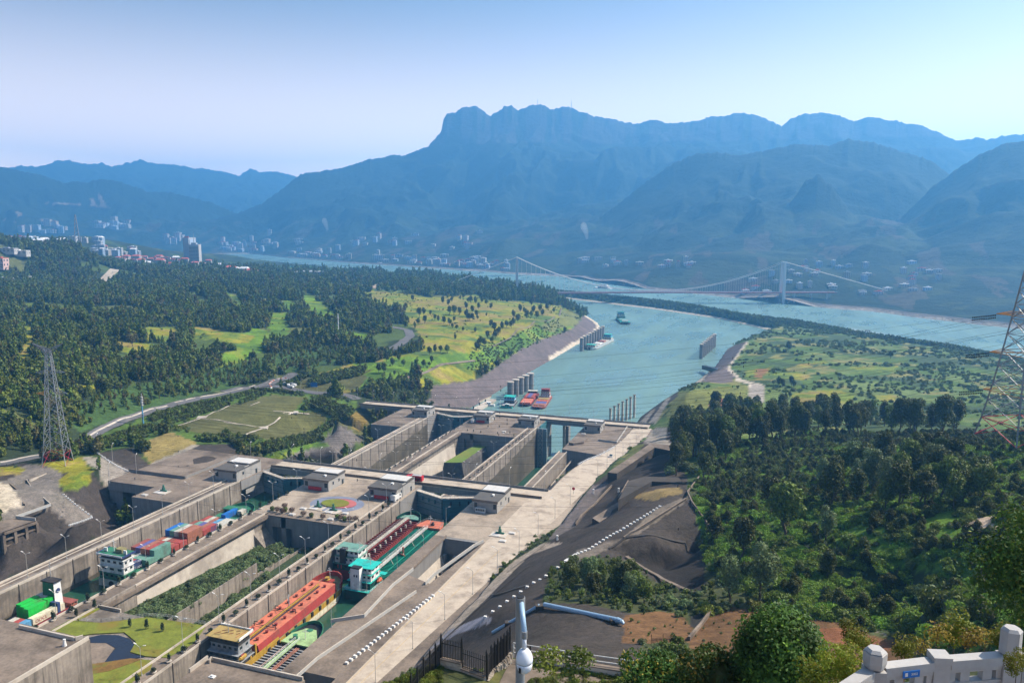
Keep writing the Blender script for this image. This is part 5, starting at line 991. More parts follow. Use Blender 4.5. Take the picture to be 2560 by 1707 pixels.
rows = [(8.5, h + .1, 1, ['red', 'red', 'red', 'navy', 'navy', None], 'low row right behind the white stern house'), (8.5, h + 2.7, 1, ['brick', 'red', 'red', 'navy', None, None], 'second tier behind the stern house'), (14, h + 2.8, 1, ['pale', 'pale', 'seag', 'seag', 'seag', None], 'pale row before the tall red stack'),
        (18.5, h + .1, 1, ['brick'] * 3 + ['seag'] * 2 + [None], 'bottom tier of the tall multicolour stack'), (18.5, h + 2.75, 1, ['brick'] * 4 + ['seag', None], 'middle tier of the tall multicolour stack'), (18.5, h + 5.4, 2, ['brick', 'purple', 'rust', 'red', 'seag', None], 'top of the tall multicolour stack'),
        (28.5, h + 2.7, 1, ['dgreen', 'seag', 'rust', 'rust', 'red', None], 'row between the two tall stacks, nearer'), (33.5, h + .1, 1, ['rust'] * 4 + ['red', None], 'bottom of the row between the two tall stacks'), (33.5, h + 2.7, 1, ['rust', 'pale', 'brick', 'red', 'red', None], 'row between the two tall stacks, farther'),
        (38.5, h + .1, 1, ['rust'] * 5 + [None], 'bottom tier of the far orange-sided stack'), (38.5, h + 2.75, 1, ['blue', 'rust', 'rust', 'rust', 'rust', None], 'middle tier of the far orange-sided stack'), (38.5, h + 5.4, 1, ['blue', 'seag', 'pale', 'rust', 'rust', None], 'top of the far orange-sided stack'),
        (48.5, h + .1, 1, ['pale', 'rust', 'pale', 'rust', 'red', None], 'bottom tier past the orange-sided stack'), (48.5, h + 2.7, 1, ['brick', 'seag', 'purple', 'rust', 'red', None], 'second tier past the orange-sided stack'), (54, h + 2.6, 1, ['rust', 'pale', 'pale', 'purple', 'purple', None], 'row nearer than the mixed low row'),
        (58, h + .1, 1, ['red', 'pale', 'rust', 'lblue', 'pale', 'pale'], 'mixed low row before the green hatch')]
for (y, z, n_, cs, where) in rows:
    if 'bottom' in where or 'low row right' in where: continue
    z -= 2.2 if y < 57 else .6
    L = 9.6 if y in (18.5, 38.5, 48.5, 8.5) or y == 58 else 4.6
    for i, c in enumerate(cs):
        if c: cont(-254.6 - 6.4 + i * 2.56, 231.5 + y, ZW + z, c, L, f'{CN[c]} container, {ordn(i)} from the chamber wall, {where}', 'containers on the container ship')
cont(-253.2, 298.5, ZW + h + 1.25, 'blue', 9.6, 'lone bright blue container standing on the green hatch near the bow', 'containers on the container ship')
# 6 nearest left ship
s6, sc6 = ship('nearest container ship, cut by the picture edge, with teal and white funnel', 'container_ship', -257.2, 150, 62, 15.0, ZW, 42.0, hull='hullw', boot='redh', deck='maroon2', flip=True, bowl=8); h = 3
fb = MB().box(-3.1, 3.1, 3.4, 7.0, h + .2, h + 10.6, .35, .3); fb.m = [0, 0, 1, 1, 1, 2]; fb_o = fb.build('funnel', [P_['teal_d'], P_['dgreen'], P_['white']], s6); MB().box(-3.3, 3.3, 3.3, 7.1, h + 10.61, h + 11.0).build('funnel_top', P_['black'], fb_o)
MB().lathe([(.01, 0), (.9, .02), (.9, .05), (.01, .06)], (0, 0, 0), 12).build('emblem', P_['navy'], fb_o, loc=(-3.0, 5.2, h + 7.2)).rotation_euler = (0, -math.pi / 2, 0)
mast(s6, 1.6, 4, h + 10.6, 7, 'grey'); tier(s6, -6.4, 6.4, .3, 3, h, h + 1.4, 'rust', 4, top='brick'); MB().box(-6.2, 6.2, 7.4, 8.6, h + .2, h + 4).build('deckhouse', P_['navy'], s6)
railing(s6, [(-6.6, .3, h + .2), (6.6, .3, h + .2)]); 
for (x, y, z, c, L, lab) in [(-261.4, 196, 3.1, 'green', 7.6, 'bright green container, left one of the nearer pair, lower tier'), (-258.6, 195.2, 3.1, 'green', 7.6, 'bright green container, middle one of the nearer pair, lower tier'), (-255.8, 194.4, 3.1, 'green', 7.6, 'bright green container at the walkway side, lower tier'),
        (-261.4, 196, 5.7, 'green', 7.6, 'bright green container, left on top of the pair'), (-258.6, 195.2, 5.7, 'green', 7.6, 'bright green container, middle on top of the pair'), (-255.8, 194.4, 5.7, 'green', 7.6, 'bright green container at the walkway side, on top'),
        (-261.2, 204, 5.7, 'pale', 4.6, 'pale-roofed container behind the green ones, left'), (-258.6, 203.4, 5.7, 'pale', 4.6, 'pale-roofed container behind the green ones, middle'), (-256, 202.4, 5.7, 'green', 4.8, 'bright green container closest to the teal funnel, on top'), (-256, 202.4, 3.1, 'green', 4.8, 'bright green container closest to the teal funnel, below'),
        (-252.4, 193.2, 3.2, 'cream', 13.4, 'long cream container with red letters beside the walkway'), (-252.6, 184.5, 3.1, 'lblue', 8.2, 'light blue container nearer than the cream one'), (-255.3, 184.5, 3.0, 'red', 8.2, 'faded red container left of the light blue one'), (-258, 184.5, 3.0, 'pale', 8.2, 'pale grey-blue container left of the faded red one'), (-262.6, 176, 4.6, 'brick', 12, 'brick-red container at the left picture edge'),
        (-250.2, 183.5, 1.0, 'brick', 8.2, 'low brick-red container under the light blue one')]:
    cont(x, y, ZW + z, c, L, lab, 'containers on the nearest ship')
def text(s, size, loc, rot, mt, parent, name='lettering', ext=.02):
    cu = bpy.data.curves.new(name, 'FONT'); cu.body = s; cu.size = size; cu.extrude = ext; cu.align_x = 'CENTER'; o = bpy.data.objects.new(name, cu); COL.objects.link(o); cu.materials.append(mt); o.location = loc; o.rotation_euler = rot
    bpy.context.view_layer.update(); me = bpy.data.meshes.new_from_object(o.evaluated_get(bpy.context.evaluated_depsgraph_get())); me.materials.clear(); me.materials.append(mt); o2_ = bpy.data.objects.new(name, me); COL.objects.link(o2_); o2_.location = loc; o2_.rotation_euler = rot; bpy.data.objects.remove(o); o2_.parent = parent
    return o2_
cream = [o for o in bpy.data.objects if o.get('label', '').startswith('long cream')][0]; text('OOCL', 1.7, (1.27, 3.4, .55), (math.pi / 2, 0, math.pi / 2), P_['red'], cream)
mb = MB()
for k in range(14): mb.cbox((rng.uniform(-5.5, 5.5), 42 + rng.uniform(0, 8), h + .1), rng.uniform(.8, 2), rng.uniform(.8, 2), rng.uniform(.3, 1.3), rng.uniform(0, 3))
mb.build('deck_gear', P_['pale'], s6); railing(s6, [(6.6, 40, h), (6.6, 58, h)], 1.2, 'white'); railing(s6, [(-6.6, 34, h), (-6.6, 58, h)], 1.2, 'white')
# far boats
def boat(label, cx_, cy_, L, w, rot, hullc, deckc, house_, cargo=None, name='cargo_boat', zd=1.8):
    root, sc = ship(label, name, 0, 0, L, w, 0, zd, hull=hullc, boot='redh', deck=deckc, bowl=L * .14, sheer=1.2, cat='boat'); root.location = (cx_, cy_, 0); root.rotation_euler = (0, 0, rot)
    for (x0, x1, y0, y1, z0, z1, c, t) in house_: tier(root, x0, x1, y0, y1, zd + z0, zd + z1, c, 4, top=t, faces='yn')
    if cargo:
        for (x0, x1, y0, y1, z1, c) in cargo: MB().box(x0, x1, y0, y1, zd, zd + z1).build('cargo', P_[c], root)
    mast(root, 0, L * .93, zd + 1, 3); return root
fb1 = [(-5, 5, 1, 8, 0, 3, 'white', 'redh'), (-4.6, 4.6, 1.6, 7.4, 3.2, 6, 'pale', 'redh'), (-4.4, 4.4, 2, 7, 6.2, 8.4, 'redh', 'redh')]
boat('red-topped cargo boat with open hold, outer one moored under the bollards', -238, 803, 60, 14, R(188), 'maroon2', 'rust', fb1, [(-5.4, 5.4, 14, 22, .8, 'tanroof'), (-5.4, 5.4, 24, 30, .6, 'orange'), (-5.4, 5.4, 32, 42, .7, 'purple'), (-5.4, 5.4, 43, 50, .9, 'rust')])
boat('long red cargo boat with red hatch covers, inner one by the bollards', -255, 812, 62, 13, R(188), 'maroon', 'maroon2', [(-5, 5, 4, 10, 0, 4, 'dark', 'pale')], [(-5.4, 5.4, 13, 34, 2.4, 'red'), (-2, 2, 13, 34, 2.55, 'purple'), (-5.4, 5.4, 36, 56, 1.6, 'coral')])
boat('blue-housed boat nearest the far bridge', -266, 768, 30, 13, R(188), 'black', 'grey', [(-5.4, 5.4, 4, 14, 0, 3, 'dark', 'white'), (-5.4, 5.4, 4, 14, 3.2, 6.6, 'lblue', 'cyan')], name='push_boat')
boat('small green and white launch just beyond the far bridge', -256, 742, 14, 5, R(100), 'cyan', 'seag', [(-1.4, 1.6, 4, 8, 0, 2.2, 'cyan', 'white')], name='launch')
boat('small white launch left of the green one', -277, 745, 13, 5, R(100), 'white', 'pale', [(-1.4, 1.6, 4, 8, 0, 2.0, 'white', 'white')], name='launch')
boat('moored grey barge with blue house beside the upper mooring piers', -262, 1250, 112, 17, R(176), 'hullw', 'grey', [(-7, 7, 6, 18, 0, 4, 'pale', 'cyan'), (-6, 6, 7, 16, 4.2, 8, 'lblue', 'cyan'), (-7, 7, 98, 106, 0, 4, 'pale', 'cyan')], [(-6.6, 6.6, 22, 90, .5, 'pale'), (-5, 5, 40, 52, 2.2, 'brick'), (-5, 5, 60, 72, 1.6, 'white')], zd=3.4)
boat('green cargo boat under way in the middle of the channel', -303, 1540, 82, 19, R(200), 'dark', 'cyan', [(-8, 8, 4, 18, 0, 4, 'teal_d', 'teal'), (-7, 7, 5, 16, 4.2, 9, 'pale', 'teal'), (-6, 6, 6, 14, 9.2, 13, 'lblue', 'teal')], [(-7.4, 7.4, 22, 52, 1.8, 'seag'), (-6, 6, 60, 70, 2.4, 'pale')], zd=3.4)
wk = un(1528, 722, 0); boat('white ferry on the far river behind the bridge deck', wk[0], wk[1], 56, 16, R(70), 'white', 'white', [(-6, 6, 8, 44, 0, 6, 'white', 'white'), (-4, 4, 14, 38, 6.2, 10, 'white', 'white')], name='ferry')
for k, (x, y, w_) in enumerate([(700, 640, 60), (780, 645, 50), (955, 661, 60), (817, 647, 30)]):
    q = un(x, y, 0); boat(['low grey barge along the far shore, leftmost', 'low grey barge along the far shore, second from left', 'white and pink passenger boat by the far town', 'small blue boat before the far town'][k], q[0], q[1], w_, 14, R(62), ['grey', 'grey', 'white', 'lblue'][k], 'pale', [(-5, 5, 6, w_ * .6, 0, 7, 'pale' if k != 2 else 'white', 'white')], name='river_boat')
# mooring piers
def dolphins(label, pts, r, top, z0=-6, grp='mooring piers'):
    for k, (x, y) in enumerate(pts):
        t_ = top(k) if callable(top) else top; root = empty('mooring_pier', (x, y, 0)); tag(root, f'{ordn(k)} concrete mooring pier {label}', 'pier', grp)
        MB().cyl((0, 0, z0), (0, 0, t_), r, r, 12).build('shaft', M['conc_grey'], root); MB().cyl((0, 0, t_ + .002), (0, 0, t_ + 1.0), r * 1.12, r * 1.12, 12).build('cap', M['conc_light'], root)
dolphins('counted from the near end, behind the red boats', [(-272.6 + k * 1.4, 783 + k * 13.6) for k in range(5)], 3.6, 18)
dolphins('from the near end, left row by the moored barge', [(-279, 1127 + k * 18.1) for k in range(9)], 3.0, 19, grp='mooring piers of the upper left row')
dolphins('counted from the near end, in the right-hand row', [(-102 + k * 1.2, 1115 + k * 16.4) for k in range(8)], 2.7, 20, grp='mooring piers of the right row')
for k in range(7):
    q = unw(8, 1600 + k * 20, 560 - k * 2, 0); 
    root = empty('guide_pier', (-146 + k * 2.6, 705 + k * 6.5, 0)); tag(root, ordn(k) + ' slender pale guide pier from the left beyond the far bridge', 'pier', 'guide piers right of the channel mouth')
    MB().box(-.9, .9, -1.2, 1.2, -6, 16 + k * 1.0).build('shaft', M['conc_light'], root); MB().box(-1.2, 1.2, -1.5, 1.5, 16.01 + k, 16.6 + k).build('cap', M['conc'], root)
pw = empty('guide_wall', (-286, 700, 0)); tag(pw, 'low floating guide walkway with dark fenders left of the blue boat', 'walkway')
MB().box(-5, 3, -60, 66, -1, 2.2).build('walkway', M['conc_light'], pw)
for k in range(7): MB().cyl((-4, -50 + k * 17, 2.2), (-4, -50 + k * 17, 4.6), .7).build('bollard', M['black'], pw)
# ------------------------------------------------------------------ vegetation
def leaf_crown(name, mt, n, rx, rz_, leaf, lobes=9, seed=1, base=0.0, cone=0.0, tight=False):
    g = np.random.default_rng(seed); L = []
    for k in range(lobes):
        u = g.normal(size=3); u /= np.linalg.norm(u); q = g.uniform(.35, .72)
        z = u[2] * q; sh = 1 - cone * (z * .5 + .5); L.append((u[0] * q * sh, u[1] * q * sh, z, g.uniform(.34, .50) * (1 - cone * .5 * (z + .6))))
    if tight: L = [(g.uniform(-.09, .09), g.uniform(-.09, .09), g.uniform(-.12, .06), g.uniform(.80, .92)) for k in range(lobes)]
    L.append((0, 0, 0, .86 if tight else .6 - .15 * cone)); L = np.array(L); pick = g.integers(0, len(L), n)
    d = g.normal(size=(n, 3)); d /= np.linalg.norm(d, axis=1)[:, None]; d[:, 2] = np.abs(d[:, 2]) * np.where(g.random(n) < .72, 1, -1)
    rad = g.uniform(.80, 1.10, n)[:, None]
    P = L[pick, :3] + d * L[pick, 3:4] * rad; P = P * [rx, rx, rz_]; P[:, 2] += rz_ * .92 + base
    nrm = d + g.normal(size=(n, 3)) * .55; nrm /= np.linalg.norm(nrm, axis=1)[:, None]
    t = np.cross(nrm, g.normal(size=(n, 3))); t /= np.linalg.norm(t, axis=1)[:, None]; b = np.cross(nrm, t)
    s = (leaf * g.uniform(.6, 1.35, n))[:, None]; t = t * s; b = b * s * .62
    V = np.stack([P - t, P + b * .9 - t * .1, P + t, P - b], 1).reshape(-1, 3)
    me = bpy.data.meshes.new(name); me.vertices.add(4 * n); me.vertices.foreach_set('co', V.astype(np.float32).ravel())
    me.loops.add(4 * n); me.loops.foreach_set('vertex_index', np.arange(4 * n, dtype=np.int32)); me.polygons.add(n)
    me.polygons.foreach_set('loop_start', np.arange(0, 4 * n, 4, dtype=np.int32)); me.polygons.foreach_set('loop_total', np.full(n, 4, np.int32))
    mm = mt if isinstance(mt, (list, tuple)) else [mt]
    for m_ in mm: me.materials.append(m_)
    if len(mm) > 1: me.polygons.foreach_set('material_index', (g.random(n) < .10).astype(np.int32))
    me.update(calc_edges=True); return me
def trunk_mesh(name, h, r, seed=1, limbs=5, spread=.5):
    g = random.Random(seed); mb = MB(); p = Vector((0, 0, -.6)); k = 5
    for i in range(k):
        q = Vector((g.uniform(-.12, .12) * h * .3, g.uniform(-.12, .12) * h * .3, h * (i + 1) / k)); mb.cyl(p, q, r * (1 - i / k * .75), r * (1 - (i + 1) / k * .75), n=6, caps=False); p = q
        if i >= 1:
            for _ in range(limbs // 3 + 1):
                a = g.uniform(0, 6.28); e = q + Vector((math.cos(a) * spread * h * .45, math.sin(a) * spread * h * .45, h * .22)); mb.cyl(q, e, r * .35, r * .1, n=4, caps=False)
    return mb.mesh(name, M['bark'])
CR = {}
def crown_set(key, mt, n, rx, rz_, leaf, count=3, **kw): CR[key] = [leaf_crown('crown_' + key, mt, n, rx, rz_, leaf, seed=hash(key) % 997 * 0 + 17 * k + len(key), **kw) for k in range(count)]
# unit-sized crowns: radius about 1 (scaled per tree)
crown_set('far_dark', M['leaf_dark'], 260, 1, 1.0, .24, lobes=7); crown_set('far_mid', M['leaf_mid'], 260, 1, 1.1, .24, lobes=7)
crown_set('far_yel', M['leaf_yel'], 240, 1, 1.3, .22, lobes=6, cone=.5); crown_set('far_pop', M['leaf_mid'], 200, .6, 1.9, .2, lobes=7, cone=.6)
crown_set('far_aut', M['leaf_autumn'], 200, .8, 1.4, .22, 1, lobes=6, cone=.4)
crown_set('hill_dark', M['leaf_dark'], 2600, 1, 1.25, .085, 4, lobes=18, cone=.35); crown_set('hill_mid', M['leaf_mid'], 2600, 1, 1.1, .085, 3, lobes=16, cone=.2)
crown_set('hill_grey', M['leaf_grey'], 2400, 1, 1.35, .075, 2, lobes=16, cone=.4)
crown_set('creeper', M['leaf_kudzu'], 900, 1.25, .62, .12, 3, lobes=11); crown_set('creeper_dark', M['leaf_mid'], 900, 1.2, .65, .12, 2, lobes=11)
crown_set('shrub', M['leaf_mid'], 500, 1, .85, .15, 2, lobes=8); crown_set('shrub_yel', M['leaf_yel'], 500, 1, .8, .15, 2, lobes=8); crown_set('shrub_grey', M['leaf_grey'], 600, 1, .8, .13, 2, lobes=10)
crown_set('hedge', M['hedge'], 700, .62, 1.75, .12, 2, lobes=10, cone=.25); crown_set('hedge_ball', M['hedge'], 420, .9, .75, .13, 2, lobes=7); crown_set('plum', M['leaf_plum'], 380, 1, .9, .13, 1, lobes=8)
TRK = {k: [trunk_mesh('trunk_' + k, 1.6, .08, s) for s in (1, 2)] for k in ('a',)}
def gn_scatter(name, pts, protos):
    """pts: list of (x, y, z, scale, rot, variant); protos: list of objects. One object, one geometry-nodes modifier."""
    me = bpy.data.meshes.new(name); A = np.array(pts, np.float32); n_ = len(A)
    me.vertices.add(n_); me.vertices.foreach_set('co', A[:, :3].ravel())
    for nm, cidx in (('scl', 3), ('rot', 4)):
        at = me.attributes.new(nm, 'FLOAT', 'POINT'); at.data.foreach_set('value', A[:, cidx])
    at = me.attributes.new('var', 'INT', 'POINT'); at.data.foreach_set('value', A[:, 5].astype(np.int32))
    o = bpy.data.objects.new(name, me); COL.objects.link(o)
    ng = bpy.data.node_groups.new('scatter_' + name, 'GeometryNodeTree'); ng.interface.new_socket('Geometry', in_out='INPUT', socket_type='NodeSocketGeometry'); ng.interface.new_socket('Geometry', in_out='OUTPUT', socket_type='NodeSocketGeometry')
    gi = ng.nodes.new('NodeGroupInput'); go = ng.nodes.new('NodeGroupOutput'); ip = ng.nodes.new('GeometryNodeInstanceOnPoints'); jn = ng.nodes.new('GeometryNodeJoinGeometry')
    for p in protos:
        oi = ng.nodes.new('GeometryNodeObjectInfo'); oi.inputs['Object'].default_value = p; oi.inputs['As Instance'].default_value = True; oi.transform_space = 'ORIGINAL'; ng.links.new(oi.outputs['Geometry'], jn.inputs[0])
    def attr(nm, tp):
        a = ng.nodes.new('GeometryNodeInputNamedAttribute'); a.data_type = tp; a.inputs['Name'].default_value = nm; return a.outputs['Attribute']
    ng.links.new(gi.outputs[0], ip.inputs['Points']); ng.links.new(jn.outputs[0], ip.inputs['Instance']); ip.inputs['Pick Instance'].default_value = True
    ng.links.new(attr('var', 'INT'), ip.inputs['Instance Index'])
    cb = ng.nodes.new('ShaderNodeCombineXYZ'); ng.links.new(attr('rot', 'FLOAT'), cb.inputs[2]); ng.links.new(cb.outputs[0], ip.inputs['Rotation'])
    ng.links.new(attr('scl', 'FLOAT'), ip.inputs['Scale']); ng.links.new(ip.outputs[0], go.inputs[0])
    md = o.modifiers.new('scatter', 'NODES'); md.node_group = ng; return tag(o, kind='stuff')
# --- individual trees: one builder, copies share meshes
TREES = 0
def tree(name, label, loc, key, s, group, trunk=True, cat='tree', lift=.9, rz_=None, sz=1.0):
    global TREES
    root = empty(name, loc, rng.uniform(0, 6.28) if rz_ is None else rz_); tag(root, label, cat, group); v = CR[key][int(rng.integers(len(CR[key])))]
    link('crown', v, root, (0, 0, lift * s if trunk else -.12 * s), sc=(s, s, s * sz))
    if trunk: link('trunk', TRK['a'][int(rng.integers(2))], root, (0, 0, 0), sc=(s, s, s * (lift + .6) / 1.1))
    TREES += 1; return root
PROTO = {}
def first_crown(root): return [c for c in bpy.data.objects if c.parent == root and c.name.startswith('crown')][0]
def sample_poly(w, poly, n, sep=0.0):
    P = SL(w, poly); xs = [p[0] for p in P]; ys = [p[1] for p in P]; out = []; tries = 0
    while len(out) < n and tries < n * 60:
        tries += 1; x = rng.uniform(min(xs), max(xs)); y = rng.uniform(min(ys), max(ys))
        if not inpoly(np.array([x]), np.array([y]), P)[0]: continue
        if sep and any(abs(x - a) < sep and abs(y - b) < sep * .5 for a, b in out): continue
        out.append((x, y))
    return out
def plant(pts, name, label, key, smin, smax, group, **kw):
    r = []
    for k, (x, y) in enumerate(sorted(pts)):
        p = hit(x, y)
        if p is None or p.z < 1: continue
        lb = ordn(k) + ' ' + label + ', from left'; kk = key[int(rng.integers(len(key)))] if isinstance(key, list) else key
        r.append(tree(name, lb, (p.x, p.y, p.z - .2), kk, rng.uniform(smin, smax), group, **kw))
    return r
NC = bpy.data.objects
# protos: the first tree of every kind stands in the scene as an individual
def solo(w, x, y, name, label, key, s, group='', **kw):
    p = hit(*S(w, x, y)); t = tree(name, label, (p.x, p.y, p.z - .2), key, s, group or None, **kw); return t
# ridge of dark trees behind the creeper hill
plant(sample_poly('D', [(1545, 1000), (1620, 950), (1720, 955), (1900, 965), (2100, 985), (2290, 990), (2290, 1000), (2000, 1003), (1800, 1010), (1640, 1050), (1560, 1085)], 92, 9), 'evergreen_tree',
      'dark evergreen tree of the ridge wood behind the creeper hill', ['hill_dark', 'hill_dark', 'hill_mid'], 4.6, 6.6, 'dark trees along the wooded ridge', sz=1.15)
plant(sample_poly('D', [(1560, 1010), (1640, 985), (1700, 1000), (1680, 1060), (1620, 1110), (1560, 1120), (1530, 1090)], 16, 12), 'evergreen_tree',
      'dark shaded tree at the left foot of the wooded ridge', 'hill_dark', 3.8, 5.4, 'dark trees on the slope above the service road')
plant(sample_poly('D', [(1900, 1080), (2050, 1055), (2200, 1060), (2200, 1120), (2150, 1180), (2000, 1180), (1870, 1160)], 34, 12), 'broadleaf_tree',
      'olive-dark tree in the hollow between the creeper mounds', ['hill_dark', 'hill_dark', 'hill_mid', 'hill_grey'], 3.4, 5.0, 'trees in the hollow of the creeper hill')
plant(sample_poly('D', [(2060, 1150), (2160, 1120), (2340, 1090), (2340, 1160), (2230, 1180), (2100, 1200)], 10, 14), 'broadleaf_tree',
      'dark tree by the pale track below the pylon', ['hill_dark', 'hill_mid'], 3.2, 4.4, 'trees below the right-hand pylon')
tree_big = [('big round olive-green tree standing free in the dark hollow', 1800, 1240, 'hill_mid', 6.4), ('tall grey-green tree left of the dark gully, taller than its neighbour', 1745, 1380, 'hill_grey', 4.6),
            ('shorter grey-green tree just left of the tall one', 1675, 1385, 'hill_grey', 3.7), ('pale grey-green small tree right of the big round tree', 1895, 1240, 'hill_grey', 3.2), ('dark tree under the big round tree, by the embankment edge', 1705, 1290, 'hill_dark', 4.4),
            ('low dark tree tucked against the embankment rim', 1640, 1250, 'hill_dark', 3.2), ('tall dark tree immediately behind the big round one', 1770, 1190, 'hill_dark', 4.6)]
for lb, x, y, k, s in tree_big: p = hit(*S('D', x, y)); tree('broadleaf_tree', lb, (p.x, p.y, p.z - .3), k, s, 'single trees in the dark hollow')
# bushy thicket on the dark embankment
thick = plant(sample_poly('D', [(1275, 1370), (1290, 1330), (1350, 1320), (1440, 1330), (1480, 1370), (1490, 1390), (1380, 1395)], 15, 12), 'broadleaf_tree',
      'green tree in the thicket above the blue pipe', ['hill_mid', 'hill_dark', 'hill_grey'], 2.4, 3.6, 'trees of the thicket above the blue pipe', lift=.5)
plant(sample_poly('D', [(1500, 1385), (1640, 1390), (1800, 1400), (1930, 1415), (1640, 1412), (1520, 1420)], 16, 10), 'wild_shrub', 'weedy shrub on the rim above the brown grass', ['shrub_grey', 'shrub_yel'], 1.2, 2.2, 'weedy shrubs along the rim', trunk=False, cat='shrub')
plant(sample_poly('D', [(1520, 1085), (1560, 1065), (1620, 1070), (1600, 1095), (1530, 1095)], 8, 10), 'wild_shrub', 'grey-green shrub on the ledge under the ridge', 'shrub_grey', 2.4, 3.4, 'shrubs on the ledge under the ridge wood', trunk=False, cat='shrub')
plant(sample_poly('D', [(2110, 1460), (2180, 1440), (2260, 1480), (2200, 1490)], 4, 12), 'wild_shrub', 'shrub low in the gully right of the brown slope', 'shrub', 1.6, 2.6, 'shrubs in the right-hand gully', trunk=False, cat='shrub')
plant(sample_poly('D', [(2080, 1360), (2200, 1340), (2250, 1400), (2120, 1420), (2080, 1400)], 7, 14), 'wild_shrub', 'leafy bush on the slope left of the near right tree', ['shrub', 'shrub_grey'], 2.4, 3.6, 'bushes left of the near right tree', trunk=False, cat='shrub')
# single trees on the left-hand lawns
fld = [(1378, 1395, 3.4), (1425, 1400, 3.8), (1500, 1335, 3.2), (1600, 1340, 3.0), (1780, 1350, 3.4), (1850, 1310, 2.8), (1520, 1420, 2.0), (1445, 1510, 2.6), (1830, 1340, 2), (1620, 840, 4.4), (1740, 900, 5.2), (1780, 880, 4), (1730, 970, 4), (1790, 960, 4.4), (1950, 780, 5), (2000, 800, 4.4), (2030, 770, 4), (2105, 745, 3), (2050, 880, 6), (2010, 880, 5), (2100, 880, 4.5),
       (2160, 900, 4.6), (2190, 930, 4), (2250, 900, 4), (1840, 885, 3), (1880, 930, 3.6), (1910, 940, 3.4), (2050, 945, 3), (2010, 975, 4.2), (1960, 960, 4), (2035, 1000, 2.6), (2075, 1015, 3), (2130, 1030, 2.6), (2240, 1030, 2.6), (1130, 720, 5), (1240, 740, 4.6), (1300, 760, 5), (1350, 790, 4.6), (1680, 760, 4.4), (1210, 790, 4.6), (2240, 780, 4.8), (2160, 830, 4), (2200, 780, 5),
       (1450, 1300, 3.6), (1560, 1290, 3.6), (1530, 1270, 3.2), (1880, 1215, 3.4), (1930, 1215, 3.2), (1990, 1225, 3.8), (2060, 1100, 2.6), (2270, 1150, 3.2), (1830, 1240, 3.6)]
for k, (x, y, s) in enumerate(sorted(fld)):
    q = hit(*S('b', x, y + 0)); c_ = ['hill_dark', 'hill_mid', 'hill_dark'][k % 3]
    if q: tree('field_tree', ordn(k) + ' tree from the left on the bright lawns by the channel', (q.x, q.y, q.z - .2), c_, s, 'single trees on the bright lawns', lift=.7)
fl2 = [(75, 860, 5), (40, 700, 5), (100, 700, 5), (160, 700, 6), (200, 720, 5), (240, 690, 6), (290, 700, 6), (75, 790, 5.4), (130, 760, 5), (200, 820, 2.5), (100, 965, 2.4), (240, 760, 5), (440, 900, 5.5), (480, 880, 6), (440, 830, 5.4), (500, 780, 6), (560, 840, 6), (600, 830, 5.5), (650, 840, 5.5), (700, 820, 5), (540, 800, 5.5), (620, 790, 6), (680, 780, 6), (740, 770, 6), (790, 740, 6), (600, 730, 6), (660, 710, 6),
       (730, 710, 6), (800, 790, 4.6), (270, 960, 6), (310, 990, 5.4), (280, 1020, 5.6), (340, 940, 5.4), (380, 920, 5), (240, 920, 5), (150, 1070, 5), (110, 1120, 4.4), (180, 1090, 4.6), (210, 1020, 4.8), (130, 1130, 4.2), (420, 925, 4.8), (35, 860, 5), (15, 740, 4.5), (120, 850, 3.4), (250, 1060, 4.6)]
for k, (x, y, s) in enumerate(sorted(fl2)):
    q = hit(*S('c', x, y)); c_ = ['hill_dark', 'hill_dark', 'hill_mid'][k % 3]
    if q: tree('field_tree', ordn(k) + ' tree from the left in the dark groves near the channel bend', (q.x, q.y, q.z - .2), c_, s * .82, 'grove trees near the channel bend', lift=.6)
for k, (x, y, s) in enumerate([(1275, 530, 3.6), (1310, 540, 3), (1390, 530, 3.6), (1410, 545, 3), (1340, 640, 1.8), (1375, 640, 2.2), (1365, 215, 5), (1830, 190, 3), (2300, 280, 3.6), (2060, 230, 3)]):
    q = hit(*S('h', x, y)); tree('field_tree', ordn(k) + ' dark tree standing free on the flat right-bank fields', (q.x, q.y, q.z - .2), 'hill_dark', s, 'single trees on the right-bank fields', lift=.6)
# --- clipped shrubs along the lock walls
def shrub_row(xs, ys, z, lab, keys, s, grp, name='clipped_shrub'):
    for k, y in enumerate(ys):
        kk = keys[k % len(keys)]; sc = s * rng.uniform(.88, 1.12); r_ = empty(name, (xs + rng.uniform(-.15, .15), y, z), rng.uniform(0, 6)); tag(r_, ordn(k) + ' ' + lab, 'shrub', grp)
        link('foliage', CR[kk][k % 2 % len(CR[kk])], r_, (0, 0, .15), sc=sc); pm = POTM; link('planter', pm, r_)
POTM = MB().lathe([(.8, 0), (.95, .5), (.85, .55)], n=8).mesh('planter', M['conc_light'])
shrub_row(-232.2, [172 + 7.1 * k for k in range(22)], 51, 'shrub from the near end, between the container ships and the bushy pit', ['hedge', 'hedge_ball'], 1.35, 'clipped shrubs beside the left chamber')
shrub_row(-175.4, [166 + 6.3 * k for k in range(27)], 51, 'shrub from the near end, on the wall behind the tankers', ['hedge', 'hedge_ball'], 1.3, 'clipped shrubs beside the right chamber')
shrub_row(-232.0, [378 + 7.5 * k for k in range(24)], 31, 'shrub from the near end, along the drained far left chamber', ['hedge_ball'], .9, 'small shrubs beside the far left chamber')
shrub_row(-176.6, [378 + 7.5 * k for k in range(24)], 31, 'shrub from the near end, above the brown-stained far wall', ['hedge_ball'], .9, 'small shrubs above the far right chamber')
